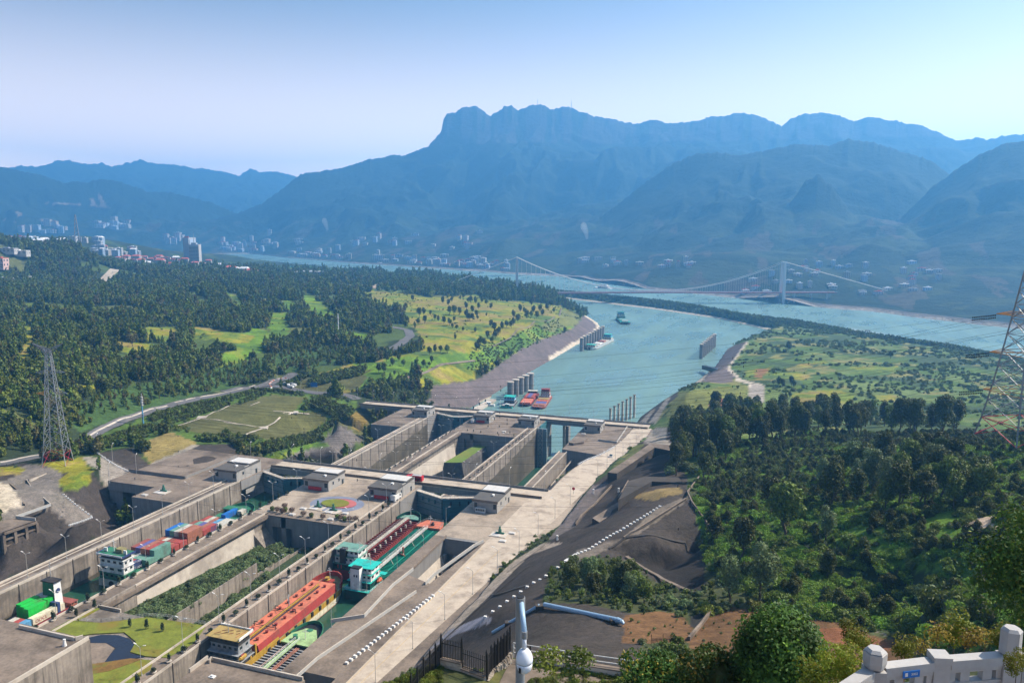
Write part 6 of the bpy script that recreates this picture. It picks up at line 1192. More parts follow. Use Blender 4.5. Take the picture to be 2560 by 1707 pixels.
for k, (x, y) in enumerate([(900, 1180), (1015, 1195), (1125, 1210), (655, 1055), (530, 1110)]):
    px, py = unw(1, x, y, 51); r_ = empty('clipped_shrub', (px, py, 50.9)); tag(r_, ['first of three dark cone shrubs on the lawn, leftmost', 'second of three dark cone shrubs on the lawn, in the middle', 'third of three dark cone shrubs on the lawn, rightmost', 'dark cone shrub at the corner of the pit parapet', 'dark cone shrub at the lawn edge left of the parapet'][k], 'shrub', 'cone shrubs on the lawn')
    link('foliage', CR['hedge'][k % 2], r_, sc=1.35); link('stem', TRK['a'][0], r_, sc=(.6, .6, .5))
for k in range(14):
    x, y = [(560, 375), (590, 385), (625, 395), (650, 380), (690, 390), (770, 415), (830, 420), (905, 435), (1030, 440), (1060, 445), (1090, 450), (1130, 450), (1010, 430), (640, 360)][k]
    px, py = unw(2, x, y, 51); r_ = empty('ornamental_bush', (px, py, 51.0)); tag(r_, ordn(k) + ' reddish bush from the left on the rim above the shaded pit', 'bush', 'reddish bushes on the pit rim')
    link('foliage', CR['plum' if k % 3 else 'shrub'][0], r_, sc=1.7); link('stem', TRK['a'][0], r_, sc=(.6, .6, .9))
for k, (x, y) in enumerate([(315, 635), (435, 650), (585, 660), (695, 655), (730, 680), (500, 600), (600, 600), (370, 640)]):
    px, py = unw(8, x, y, 31); r_ = empty('ornamental_bush', (px, py, 31.0)); tag(r_, ordn(k) + ' small dark bush on the farther island plateau', 'bush', 'small bushes on the farther island')
    link('foliage', CR['hedge'][0], r_, sc=.8); link('stem', TRK['a'][0], r_, sc=(.5, .5, .5))
# --- stuff: masses nobody could count, each one scattered object; prototypes are crowns of trees standing in the scene
def proto(key, k, w, x, y, s, label, name='broadleaf_tree', grp=None):
    q = hit(*S(w, x, y)); r_ = empty(name, (q.x, q.y, q.z - .2)); tag(r_, label, 'tree', grp); o = link('crown', CR[key][k], r_, (0, 0, s * .6), sc=s); link('trunk', TRK['a'][0], r_, sc=(s, s, s)); return o
PR = {}
def protos(key, w, pos, s, label):
    PR[key] = [proto(key, k, w, x, y, s, label.replace('@', ordn(k)), 'broadleaf_tree', 'roadside trees by the left road') for k, (x, y) in enumerate(pos)]
protos('far_dark', 6, [(905, 640), (960, 650), (1020, 640)], 4.5, '@ dark tree at the near edge of the left forest, by the small bare patch')
protos('far_mid', 6, [(1420, 700), (1500, 680), (1600, 665)], 4.2, '@ mid green tree in the belt above the left road, by the mast')
protos('far_yel', 6, [(30, 640), (60, 660), ], 4.0, '@ yellowing tree at the left picture edge below the forest path')
protos('far_pop', 6, [(1060, 560), (1100, 560), (1700, 250)], 4.5, '@ slim upright tree in the left forest above the road belt')
protos('far_aut', 6, [(1180, 240)], 4.0, '@ rusty autumn tree beside a pale clearing in the left forest')
FP = PR['far_dark'] + PR['far_mid'] + PR['far_yel'] + PR['far_pop'] + PR['far_aut']
def zmask(c): return np.all(np.abs(ZC - np.array(c)) < 1e-4, axis=2)
ROADS_ = [[tuple(hit(*S(w, x, y)).xy) for x, y in g] for w, g in ((6, [(0, 1283), (350, 1215), (640, 1120), (800, 1045), (950, 963), (1180, 872), (1500, 775), (1900, 680), (2281, 592)]), (7, [(0, 285), (230, 245), (420, 232), (600, 258), (850, 300), (1190, 352)]), (7, [(230, 250), (400, 215), (550, 165), (640, 120)]), ('b', [(1490, 1190), (1600, 1120), (1660, 1070), (1640, 1020), (1560, 1000)]), ('a', [(850, 1262), (930, 1205), (1000, 1145), (1030, 1120)]))]
def offroad(P, dist=10.0):
    A = np.array([(p[0], p[1]) for p in P]); d = np.full(len(A), 1e9)
    for i, g in enumerate(ROADS_): d = np.minimum(d, segdist(A[:, 0], A[:, 1], g) * (.45 if i > 2 else 1))
    # trees standing between a road and the viewpoint keep clear of it too
    return [p for p, k in zip(P, d) if k > dist]
def scatter_zone(mask, n, rlo, rhi, wfun, smin, smax, var, bury=.15, extra=None):
    out = []; a = rng.integers(0, NAZ - 1, n * 6); u = rng.random(n * 6); r = np.sqrt(rlo ** 2 + u * (rhi ** 2 - rlo ** 2))
    j = np.clip((np.log(r / RV[0]) / math.log(RV[1] / RV[0])).astype(int), 0, NR - 2); af = AZV[a] + rng.random(n * 6) * (AZV[1] - AZV[0])
    ok = mask[a, j] & (TZ[a, j] > 1.5) & (rng.random(n * 6) < wfun(r))
    if extra is not None: ok &= extra(r * np.sin(af), r * np.cos(af))
    idx = np.nonzero(ok)[0][:n]
    for i in idx:
        s = rng.uniform(smin, smax) * (1 + max(0, r[i] - 900) / 2600); X = r[i] * math.sin(af[i]); Y = r[i] * math.cos(af[i])
        out.append((X, Y, TZ[a[i], j[i]] - bury * s, s, rng.uniform(0, 6.28), var[int(rng.integers(len(var)))]))
    return offroad(out)
forest = zmask(C_FOR)
left_side = (TX < -230)
pts = scatter_zone(forest & left_side, 44000, 420, 2700, lambda r: np.clip(800 / r, .3, 1), 2.0, 4.4, [0, 1, 2, 3, 4, 5, 3, 4, 5, 0, 1, 2, 3, 4, 8, 6, 9, 7, 11], .15)
pts = [(a, b, c, s * float(.65 + 1.1 * vnoise(np.array(a / 28.), np.array(b / 28.), 8)), r, v) for a, b, c, s, r, v in pts]
f1 = gn_scatter('forest', pts, FP[:12])
belt = zmask((.045, .085, .022))
pts = scatter_zone(belt, 8500, 420, 1500, lambda r: np.ones(r.shape), 1.6, 2.8, [3, 4, 5, 3, 4, 0], .3)
gn_scatter('woodland_belt', pts, FP[:12])
# scrub over the right-bank fields and left rough ground
sp = [proto('shrub', k, 'h', x, y, 2.2, 'round green bush by the pale concrete ramp, ' + ('nearer one' if k else 'farther one'), 'round_bush') for k, (x, y) in enumerate([(1190, 600), (1200, 700)])] + [proto('shrub_yel', k, 'h', x, y, 2.0, 'yellow-green bush on the field left of the ramp, ' + ('nearer one' if k else 'farther one'), 'round_bush') for k, (x, y) in enumerate([(900, 560), (800, 740)])] + \
     [proto('shrub_grey', k, 'h', x, y, 2.4, 'grey-green bush on the field right of the ramp, ' + ('nearer one' if k else 'farther one'), 'round_bush') for k, (x, y) in enumerate([(1230, 520), (1500, 560)])]
brush = zmask(C_BRUSH); brushR = inR_ & (rr_ > 480) & (brush | zmask((.105, .145, .035)) | zmask((.045, .072, .024)) | zmask((.17, .165, .05)))
pts = scatter_zone(brushR, 9000, 480, 2000, lambda r: np.ones(r.shape), .6, 3.0, [0, 1, 4, 5, 2, 3, 5], .35, lambda X, Y: fbm(X / 45, Y / 45, 4, 91) > .5)
pts += scatter_zone((zmask(C_YEL) | zmask((.13, .14, .03))) & inR_, 500, 480, 2000, lambda r: np.ones(r.shape), .6, 1.6, [0, 2, 3, 4], .3)
gn_scatter('scrub', pts, sp)
pts = scatter_zone(brush & left_side, 1900, 380, 900, lambda r: np.ones(r.shape), 1.0, 1.9, [2, 3, 0, 1, 2], .25)
pts += scatter_zone((zmask(C_YEL) | zmask(C_GRASS) | zmask((.13, .14, .04))) & left_side, 1300, 380, 1900, lambda r: np.ones(r.shape), .35, 1.9, [2, 3, 0, 1], .4, lambda X, Y: fbm(X / 50, Y / 50, 3, 95) > .55)
for k in range(420):   # trees of the terraced slope between lawn and bank
    x, y = rng.uniform(-2.0, 1.0), rng.random(); px_ = 60 + 800 * y; q = hit(*S('c', px_ + rng.uniform(-30, 30), 1080 - 330 * y + 140 + rng.uniform(-70, 90)))
    if q is not None and q.z > 14: pts.append((q.x, q.y, q.z - .3, rng.uniform(.8, 1.8), rng.uniform(0, 6), int(rng.integers(0, 5))))
gn_scatter('meadow_bushes', pts, sp)
# dense orchard-like shrubs round the park, in rows
pts = []
def row(w, a, b, n, z=None, s=(1.6, 2.1), rows=1, off=(0, 0), var=(0, 1)):
    for r_ in range(rows):
        for k in range(n):
            t = (k + .5 * (r_ % 2)) / n; x = a[0] + (b[0] - a[0]) * t + off[0] * r_ + rng.uniform(-3, 3); y = a[1] + (b[1] - a[1]) * t + off[1] * r_ + rng.uniform(-2, 2); q = hit(*S(w, x, y))
            if q is not None: pts.append((q.x, q.y, q.z - .3, rng.uniform(*s), rng.uniform(0, 6), var[int(rng.integers(len(var)))]))
row(6, (820, 1110), (1330, 940), 18, rows=4, off=(26, 14)); row(6, (1310, 870), (1850, 740), 26, rows=3, off=(18, 16), s=(1.8, 2.4)); row(6, (1510, 915), (2040, 745), 22, rows=2, off=(10, 12))
row(6, (1850, 740), (2281, 640), 16, rows=2, off=(6, 14)); row(6, (820, 1160), (1100, 1110), 9, s=(2.2, 2.8)); row(6, (1780, 1080), (2281, 1090), 18, rows=2, off=(4, -22), s=(1.8, 2.3))
row(7, (250, 860), (860, 720), 26, rows=4, off=(8, -24), s=(1.7, 2.3)); row(7, (700, 440), (900, 340), 10, rows=2, off=(20, 10), s=(2, 2.6)); row(7, (860, 350), (1160, 470), 14, rows=5, off=(-14, 20), s=(1.9, 2.5)); row(7, (820, 650), (1010, 540), 10, rows=2, off=(10, 14), s=(2, 2.5))
row(7, (60, 260), (720, 310), 30, rows=1, s=(1.8, 2.4)); row(7, (160, 390), (380, 300), 9, s=(2.2, 2.8)); row(7, (0, 700), (240, 860), 16, rows=3, off=(6, -22), s=(1.8, 2.4)); row(7, (60, 230), (540, 160), 26, s=(2.4, 3.4)); row(7, (760, 240), (1250, 130), 26, rows=4, off=(6, -18), s=(2.4, 3.4))
gn_scatter('park_bushes', offroad(pts, 8.0), [PR['far_dark'][0], PR['far_mid'][0]])
# dike crest planting
pts = []
for k in range(5200):
    t = rng.random() ** .8 * (len(DIKE_N) - 1.01); i = int(t); f = t - i; n_ = lerp2(DIKE_N[i], DIKE_N[i + 1], f); q_ = lerp2(DIKE_F[i], DIKE_F[i + 1], f); u = rng.uniform(.14, .86); p = lerp2(n_, q_, u)
    z = 1.8 + min(max((u - .10) / .2, 0), 1) * 7 if u < .3 else (9.2 if u < .62 else 9.5 - (u - .62) / .28 * 8); pts.append((p[0], p[1], z - .8, rng.uniform(2.2, 4.2), rng.uniform(0, 6), int(rng.integers(0, 2))))
gn_scatter('dike_woods', pts, [PR['far_dark'][1], PR['far_mid'][1]])
# creeper carpet and undergrowth over the hill
cps = [proto('creeper', k, 'D', x, y, 2.6, ['bright creeper mound on the hill crest, left end', 'bright creeper mound on the hill crest, middle', 'bright creeper mound on the near hill top left of the pale track'][k], 'creeper_mound') for k, (x, y) in enumerate([(1750, 1010), (1860, 1020), (2090, 1195)])] + [proto('creeper_dark', k, 'D', x, y, 2.4, 'darker creeper mound in the hollow, ' + ('lower' if k else 'upper'), 'creeper_mound') for k, (x, y) in enumerate([(1850, 1110), (1950, 1260)])] + \
      [proto('hill_dark', 0, 'D', 1900, 1330, 3.0, 'dark leafy tree deep in the gully behind the brown slope', 'broadleaf_tree')]
hillm = (zmask(C_KUD)) & (rr_ < 480)
hx_, hy_ = PXX / 1.08844, PYY / 1.08844
bright = inpoly(hx_ + (JX - PXX) * 2, hy_ + (JY - PYY) * 2, [(1600, 1130), (1690, 1040), (1780, 1015), (1950, 990), (2330, 990), (2340, 1030), (2150, 1040), (1900, 1030), (1850, 1080), (1840, 1130), (1740, 1140), (1640, 1170)]) | inpoly(hx_ + (JX - PXX) * 2, hy_, [(1940, 1290), (1960, 1220), (2060, 1175), (2190, 1165), (2340, 1170), (2340, 1300), (2180, 1250), (2060, 1230)])
pts = scatter_zone(hillm & bright, 4200, 120, 480, lambda r: np.ones(r.shape), 1.1, 2.3, [0, 1, 2, 0, 1, 2], .35)
pts += scatter_zone((hillm & ~bright) | (forest & (rr_ < 480) & (TX > -110)), 4200, 120, 480, lambda r: np.ones(r.shape), 1.2, 2.7, [3, 4, 3, 4, 0, 1, 3, 4, 5], .35)
gn_scatter('hill_undergrowth', pts, cps)
# grass tufts on brown slopes and pit bushes
sp2 = [proto('shrub_grey', 0, 1, 1640, 700, 1, 'x')] if False else []
pb_ = empty('pit_bush', (-214, 288, 38)); tag(pb_, 'grey-green bush at the head of the left pit terrace', 'bush'); pf = link('foliage', CR['shrub_grey'][0], pb_, sc=2.4); link('stem', TRK['a'][0], pb_, sc=1.5)
pb2 = empty('pit_bush', (-186, 280, 34)); tag(pb2, 'grey-green bush at the shaded end of the right pit terrace', 'bush'); pf2 = link('foliage', CR['shrub_grey'][1], pb2, sc=2.4); link('stem', TRK['a'][0], pb2, sc=1.5)
pts = []
for k in range(900):
    y = rng.uniform(200, 292); x = rng.uniform(-221, -181.5); left = x < -204.2
    if not left and x < -202: continue
    if left and y > 288: continue
    pts.append((x, y, (45 - (y - 199) * .075 if left else 38) - (.6 if left or y < 262 else 3.0), rng.uniform(1.3, 2.3), rng.uniform(0, 6), int(rng.random() < .25)))
for k in range(260): pts.append((rng.uniform(-223, -206), rng.uniform(374, 462), 3 + rng.uniform(-1, 3), rng.uniform(1.8, 3.4), rng.uniform(0, 6), 0))
for k in range(90): pts.append((rng.uniform(-187, -181.5), rng.uniform(374, 520), 2.5, rng.uniform(1.4, 2.6), rng.uniform(0, 6), 1))
for k in range(200):
    y = rng.uniform(376, 508); zz = (rz(y) - 40) * .35; pts.append((rng.uniform(-134, -128.6), y, 15.5 + zz, rng.uniform(1.2, 2.0), rng.uniform(0, 6), int(rng.random() < .5)))
for k in range(160):
    y = rng.uniform(420, 508); pts.append((rng.choice([-117.5, -113.8]) + rng.uniform(-.6, .6), y, (25.5 if True else 0) + rz(y) - 36 + .5, rng.uniform(.7, 1.2), rng.uniform(0, 6), int(rng.random() < .5)))
gn_scatter('pit_undergrowth', pts, [pf, pf2])

pts = scatter_zone(zmask((.05, .058, .022)) & (rr_ < 330), 2600, 100, 330, lambda r: np.ones(r.shape), .35, 1.2, [0, 1], .3)
pts += scatter_zone((zmask(C_BROWN)) & (rr_ < 330), 700, 100, 330, lambda r: np.ones(r.shape), .15, .45, [0, 1], .3)
gn_scatter('rough_weeds', pts, [PR['far_mid'][1], sp[4]])
# ------------------------------------------------------------------ street furniture of the lock
def P3(px, py, depth): r = rayv(px, py); return Vector((r[0] * depth, r[1] * depth, CAMZ + r[2] * depth))
LP_ = MB().cyl((0, 0, 0), (0, 0, 9.4), .10, .07, 6, True).cyl((0, 0, 0), (0, 0, .5), .2, .2, 6).mesh('pole', M['rail'])
LA_ = MB().bar((0, 0, 9.2), (1.5, 0, 10.1), .09).mesh('lamp_arm', M['rail']); LH_ = MB().bar((1.3, 0, 10.05), (2.3, 0, 10.3), .30, .14).mesh('lamp_head', M['white'])
def lamp(x, y, z, rot, label, group, double=True, s=1.0):
    r_ = empty('street_lamp', (x, y, z), rot); r_.scale = (s, s, s); tag(r_, label, 'street lamp', group); link('pole', LP_, r_)
    for k in range(2 if double else 1):
        a = link('lamp_arm', LA_, r_, rz=k * math.pi); link('lamp_head', LH_, a)
def lamps(x, ys, z, rot, where, group, double=True, s=1.0):
    for k, y in enumerate(ys): lamp(x if not callable(x) else x(y), y, z if not callable(z) else z(y), rot, f'{ordn(k)} lamp post from the near end {where}', group, double, s)
lamps(-271.6, [191 + 17.6 * k for k in range(9)], 51, 0, 'on the outer wall of the near left chamber', 'lamps on the left outer wall')
lamps(-233.0, [188 + 20.5 * k for k in range(8)], 51, 0, 'on the walkway beside the container ships', 'lamps on the left walkway')
lamps(-177.8, [170 + 17.3 * k for k in range(10)], 51, 0, 'on the shrub-lined wall behind the tankers', 'lamps on the middle wall')
lamps(-139.0, [214 + 24 * k for k in range(5)], 51, 0, 'along the right edge of the tanker chamber', 'lamps at the tanker chamber edge', False, .9)
lamps(lambda y: rxr(y) - .4, [190 + 20.6 * k for k in range(9)], 51, math.pi, 'along the right edge of the pale service road', 'lamps along the service road', False)
lamps(lambda y: rxr(y) - .4, [402 + 24 * k for k in range(7)], rz, math.pi, 'down the sloping part of the service road', 'lamps down the sloping road', False)
lamps(-270.2, [384 + 20 * k for k in range(9)], 31, 0, 'on the left outer wall of the drained chamber', 'lamps on the far left outer wall')
lamps(-231.8, [384 + 18 * k for k in range(10)], 31, 0, 'on the walkway of the drained chamber', 'lamps on the far walkway')
lamps(-179.2, [384 + 24 * k for k in range(6)], 31, 0, 'behind the brown-stained far wall', 'lamps behind the brown-stained wall')
for k in range(9): lamp(-262 + k * 19, 369.0, 51.1, math.pi / 2, f'{ordn(k)} lamp post from the left on the near road bridge', 'lamps on the near road bridge', False)
for k in range(12): lamp(-338 + k * 20, 599.0, 31.1, math.pi / 2, f'{ordn(k)} lamp post from the left on the far road bridge', 'lamps on the far road bridge', False)
for k, (x, y) in enumerate([(868, 1165), (1005, 1265), (1217, 1365), (975, 1450), (2237, 1250)]):
    q = unw(6, x, y, 51); lamp(q[0], q[1], 51, 2.0, ['lamp post at the left driveway fork beside the dark slope', 'lamp post before the dark embankment left of the golden mound', 'lamp post at the corner of the dark paved slope', 'lamp post on the driveway above the shaded slot', 'lamp post at the park end of the near road bridge'][k], 'lamps on the left driveway', False, 1.05)
for k, (x, y) in enumerate([(320, 195), (475, 150), (560, 215), (685, 265), (745, 120), (935, 300), (1190, 340), (1400, 380)]):
    q = hit(*S(7, x, y)); lamp(q.x, q.y, q.z, 1.0, f'{ordn(k)} lamp post from the left by the far road junction', 'lamps by the far junction', False)
# white kerb blocks
BL = MB().box(-.7, .7, -.55, .55, 0, .85, .1, .1).mesh('kerb_block', M['white'])
def blocks(pts, zf, where, group, n, s=1.0, rot=0.0):
    for k in range(n):
        t = k / (n - 1) * (len(pts) - 1); i = min(int(t), len(pts) - 2); p = lerp2(pts[i], pts[i + 1], t - i); z = zf(*p)
        o = link('kerb_block', BL, None, (p[0], p[1], z), rot + rng.uniform(-.06, .06), s * rng.uniform(.94, 1.05)); tag(o, f'{ordn(k)} white kerb block {where}, from near end', 'kerb block', group)
blocks([(-122.4, 196), (-115.8, 245.5)], lambda x, y: 51.0, 'along the left edge of the pale service road', 'kerb blocks beside the service road', 25, .85)
def terz(x, y): return hh(x, y) - .12
row2 = [unw(3, 700, 1110, 78), unw(3, 1250, 730, 78), unw(4, 0, 680, 78), unw(4, 300, 520, 79), unw(4, 580, 350, 80)]
blocks(row2, terz, 'along the bench path on the dark embankment', 'kerb blocks on the dark embankment', 50, .72)
blocks([(-122.5 + 15.6, 428), (-106, 448), (-104.0, 470), (-103.8, 500), (-103.6, 520)], lambda x, y: rz(y) + .02, 'on the left rim of the sloping service road', 'kerb blocks on the sloping road rim', 30, .8)
bl_ = [S(6, 870, 1185), S(6, 960, 1250), S(6, 1050, 1305), S(6, 1140, 1345)]
blocks([un(*p, 51) for p in bl_], lambda x, y: 51.0, 'between driveway and dark slope on the left', 'kerb blocks of the left driveway', 22, .6, .6)
bl2 = [S(1, 425, 255), S(1, 520, 335), S(1, 640, 425), S(1, 560, 455), S(1, 480, 480)]
blocks([un(*p, 49.3) for p in bl2], lambda x, y: 49.3, 'round the rim of the dead-end left access road', 'kerb blocks of the left access road', 26, .6, .6)
# garden with curved beds, planters and machine units on the middle island
def ell(cx_, cy_, a, b, n=28, t0=0, t1=2 * math.pi): return [(cx_ + a * math.cos(t0 + (t1 - t0) * k / n), cy_ + b * math.sin(t0 + (t1 - t0) * k / n)) for k in range(n)]
M['paint_blue'] = weathered('faded_blue_paving', (.16, .18, .24), .2, .3, .9); M['paint_pink'] = weathered('faded_pink_paving', (.36, .11, .11), .2, .3, .9)
M['lawn'] = weathered('olive_lawn', (.13, .15, .018), .4, .25, .95, (.17, .13, .02), 0, 2.2, .6)
M['lawn2'] = weathered('rusty_groundcover', (.15, .085, .022), .4, .3, .95, (.11, .12, .02), 0, 2.2, .6)
gd = empty('round_garden', (-201, 318, 51)); tag(gd, 'oval island garden with pink rim, olive lawn and faded blue paving', 'garden')
MB().prism([(x * 1.55, y * 1.3) for x, y in ell(0, 0, 9, 8)], .02, .06).build('paving', M['paint_blue'], gd)
MB().prism(ell(1.4, .6, 8.4, 6.2), .065, .35).build('rim', M['paint_pink'], gd); MB().prism(ell(-.8, -.3, 7.2, 5.2), .36, .6).build('lawn', M['lawn'], gd)
def unit(x, y, z, label):
    r_ = empty('machine_unit', (x, y, z)); tag(r_, label, 'machine'); MB().box(-3.8, 3.8, -2.6, 2.6, .02, .3).build('base', M['conc_light'], r_); MB().cyl((0, 1.2, .3), (0, 1.2, 2.2), .8, .8).cyl((0, 1.2, 2.2), (0, 1.2, 3.6), .45).box(-2, 2, .8, 1.6, .3, .9).build('pump', M['green_eq'], r_)
    MB().box(-3.2, .8, -2.2, .2, .31, .45).build('cover_plate', M['skylight'], r_); mb = MB()
    for k in range(8): mb.bar((-3.7 + k, 2.5, .3), (-3.7 + k, 2.5, 1.2), .07)
    mb.bar((-3.7, 2.5, 1.2), (3.7, 2.5, 1.2), .07).build('railing', M['rail'], r_)
unit(-207, 309.5, 51, 'green pump on pale slab left of the island garden front'); unit(-197.5, 308, 51, 'green pump on pale slab right of the island garden front')
q = unw(1, 1120, 250, 51); unit(q[0], q[1], 51, 'green pump on pale slab on the left plateau corner'); q = unw(3, 795, 545, 51); unit(q[0], q[1], 51, 'green pump on pale slab on the right forecourt')
for k, (w, x, y, z) in enumerate([(2, 690, 405, 51), (2, 960, 437, 51), (1, 1000, 270, 51), (3, 820, 590, 51), (3, 885, 535, 51), (2, 770, 365, 51), (2, 1060, 398, 51), (8, 1350, 660, 31), (8, 640, 640, 31)]):
    q = unw(w, x, y, z); o = MB().cbox((0, 0, .02), 3.0, 2.0, .5).cbox((0, 0, .52), 2.2, 1.3, .12).build('hatch_cover', M['skylight'], loc=(*q, z)); tag(o, ['pale hatch slab among the reddish bushes on the pit rim', 'pale hatch slab at the front edge of the pit rim', 'pale hatch slab at the left plateau corner', 'pale box by the right forecourt pump, nearer one', 'pale box by the right forecourt pump, farther one', 'pale slab left of the island pumps', 'pale slab right of the island pumps', 'pale slab before the lone far-right control house', 'pale slab on the farther island near the pit'][k], 'hatch')
# vehicles
def truck(x, y, z, rot, label, body, cab, L=8.0, w=2.5, h=3.0, name='truck', extra=None):
    r_ = empty(name, (x, y, z), rot); tag(r_, label, 'truck'); MB().box(-w / 2, w / 2, -L / 2, L / 2 - 2.3, .7, h).build('body', body, r_); c_ = MB().box(-w / 2, w / 2, L / 2 - 2.2, L / 2, .5, h * .88, 0, .15).build('cab', cab, r_)
    MB().box(-w / 2 + .15, w / 2 - .15, L / 2 - .06, L / 2 + .04, h * .5, h * .8).build('windscreen', M['glass_dark'], c_)
    for sx in (-1, 1):
        MB().box(min(sx * w / 2, sx * (w / 2 + .04)), max(sx * w / 2, sx * (w / 2 + .04)), L / 2 - 1.8, L / 2 - .8, h * .5, h * .8).build('side_window', M['glass_dark'], c_)
        for yy in (-L / 2 + 1.2, -L / 2 + 2.6, L / 2 - 1.3): MB().cyl((sx * (w / 2 - .3), yy, .5), (sx * (w / 2 + .02), yy, .5), .5, n=10).build('wheel', M['black'], r_)
    if extra: extra(r_)
    return r_
def fire_extra(r_):
    MB().box(-1.1, 1.1, -3.9, 1.2, 3.02, 3.5).build('roof_rack', M['rail'], r_)
    for k in range(3): MB().box(1.26, 1.3, -3.6 + k * 1.9, -2.2 + k * 1.9, 1.0, 2.5).build('locker_door', M['white'], r_); 
    for k in range(3): MB().box(-1.3, -1.26, -3.6 + k * 1.9, -2.2 + k * 1.9, 1.0, 2.5).build('locker_door', M['white'], r_)
q = unw(3, 230, 160, 51.1); truck(q[0], 361.6, 51.1, math.pi / 2, 'red fire engine driving on the near road bridge', M['red'], M['red'], 9.5, 2.6, 3.3, 'fire_engine', fire_extra)
q = unw(2, 1385, 315, 51); truck(q[0] + .5, q[1] + 3, 51, 0, 'white box truck parked at the corner of the red-bannered control house', M['white'], M['white'], 7, 2.4, 3.4)
q = unw(8, 362, 560, 31); truck(q[0], q[1] + 2, 31, 0, 'white box truck parked by the farther red-bannered control house', M['white'], M['white'], 6, 2.2, 2.8)
def car(x, y, z, rot, label, mt, name='parked_car'):
    r_ = empty(name, (x, y, z), rot); tag(r_, label, 'car'); b = MB(); b.add([(-.9, -2.2, .35), (.9, -2.2, .35), (.9, 2.2, .35), (-.9, 2.2, .35), (-.9, -2.15, .95), (.9, -2.15, .95), (.9, 2.2, .8), (-.9, 2.2, .8)], [(3, 2, 1, 0), (4, 5, 6, 7), (0, 1, 5, 4), (1, 2, 6, 5), (2, 3, 7, 6), (3, 0, 4, 7)]); b.build('body', mt, r_)
    MB().box(-.82, .82, -1.6, 1.0, .93, 1.45, .15, .45).build('cabin', M['glass_dark'], r_)
    for sx in (-1, 1):
        for yy in (-1.4, 1.35): MB().cyl((sx * .7, yy, .33), (sx * .93, yy, .33), .33, n=10).build('wheel', M['black'], r_)
q = (-96, 468); car(q[0], q[1], rz(468) + .05, .1, 'white car driving up the sloping service road', M['white'], 'car')
q = hit(*S(7, 460, 178)); car(q.x, q.y, q.z + .2, 1.2, 'silver car on the far left junction beside the orange barriers', M['steel'], 'car'); q = hit(*S('a', 1005, 1150)); car(q.x, q.y, q.z + 1, 0, 'dark car on the straight road towards the town', M['paint_blue'], 'car'); bpy.data.objects['car'].scale = (1.2, 1.2, 1.2)
for k, (x, y) in enumerate([(575, 235), (600, 222), (625, 235), (595, 250), (560, 220)]):
    q = hit(*S(7, x, y)); r_ = truck(q.x, q.y, q.z + .15, .5 + k * .3, ['white van standing leftmost at the far checkpoint', 'pale lorry in the middle of the far checkpoint', 'white lorry rightmost at the far checkpoint', 'white car-carrier nearest at the far checkpoint', 'small white van farthest at the checkpoint'][k], M['white'] if k != 1 else M['steel'], M['white'], 7, 2.3, 2.6, 'van')
bs = [S(7, 420, 250), S(7, 405, 215), S(7, 430, 190), S(7, 480, 172), S(7, 550, 165)]
for k in range(14):
    t = k / 13 * 4; i = min(int(t), 3); p = lerp2(bs[i], bs[i + 1], t - i); q = hit(*p); o = MB().box(-1.3, 1.3, -.5, .5, 0, 1.1, .1, .1).build('road_barrier', P_['orange'] if k % 2 else M['white'], loc=(q.x, q.y, q.z - .1), rz=1.6 - t * .25); tag(o, f'{ordn(k)} {"orange" if k % 2 else "white"} barrier from the near end at the far junction', 'barrier', 'barriers at the far junction')
def sign(x, y, z, label, mt, w=3, h=1.6, H=6, txt=None, rot=0, nm='road_sign'):
    r_ = empty(nm, (x, y, z), rot); tag(r_, label, 'sign'); MB().cyl((0, 0, 0), (0, 0, H), .14, .12, 6).build('post', M['rail'], r_); b = MB().box(-w, .2, -.12, .0, H - h, H).build('panel', mt, r_); return r_
q = hit(*S(7, 832, 298)); sign(q.x, q.y, q.z, 'blue road sign on white post by the far bridge approach', P_['blue'], 6.0, 4.2, 10.5, rot=.3)
q = unw(3, 1310, 262, 51); r_ = empty('round_sign', (q[0], q[1], 51)); tag(r_, 'small round red sign on the service road by the near bridge', 'sign'); MB().cyl((0, 0, 0), (0, 0, 2.6), .1).build('post', M['rail'], r_); MB().cyl((0, -.1, 2.9), (0, .05, 2.9), .8, n=14).build('disc', M['red'], r_)
# railings and low walls on the right plateau
def lowwall(pts, z, h_, th, mt, label, posts=0, cat='wall', name='low_wall'):
    r_ = empty(name, (pts[0][0], pts[0][1], z)); tag(r_, label, cat); mb = MB()
    L = [(p[0] - pts[0][0], p[1] - pts[0][1], (p[2] if len(p) > 2 else z) - z) for p in pts]
    for a, b in zip(L, L[1:]):
        A, B = Vector(a), Vector(b)
        if posts:
            n = max(1, int((B - A).length / posts))
            for k in range(n + 1): p = A.lerp(B, k / n); mb.bar(p, p + Vector((0, 0, h_)), .1)
            for f in (.35, .65, 1): mb.bar(A + Vector((0, 0, h_ * f)), B + Vector((0, 0, h_ * f)), .08)
        else: mb.bar(A + Vector((0, 0, h_ / 2)), B + Vector((0, 0, h_ / 2)), th, h_)
    mb.build('rail' if posts else 'wall_body', mt, r_)
    if not posts:
        mb = MB()
        for a, b in zip(L, L[1:]): mb.bar(Vector(a) + Vector((0, 0, h_ + .06)), Vector(b) + Vector((0, 0, h_ + .06)), th + .04, .10)
        mb.build('coping', M['conc_light'] if mt is M['rail'] else M['conc'], r_)
    return r_
def wl(w, pts, z): return [unw(w, x, y, z) for x, y in pts]
lowwall(wl(2, [(960, 1150), (1190, 1115), (1390, 900), (1530, 790)], 51), 51, 1.2, .3, M['rail'], 'low pale wall from the tanker chamber corner round to the right pit', posts=0)
lowwall(wl(2, [(720, 1540), (865, 1410), (1550, 945)], 51), 51, 1.1, .3, M['rail'], 'long pale guard wall running parallel to the service road')
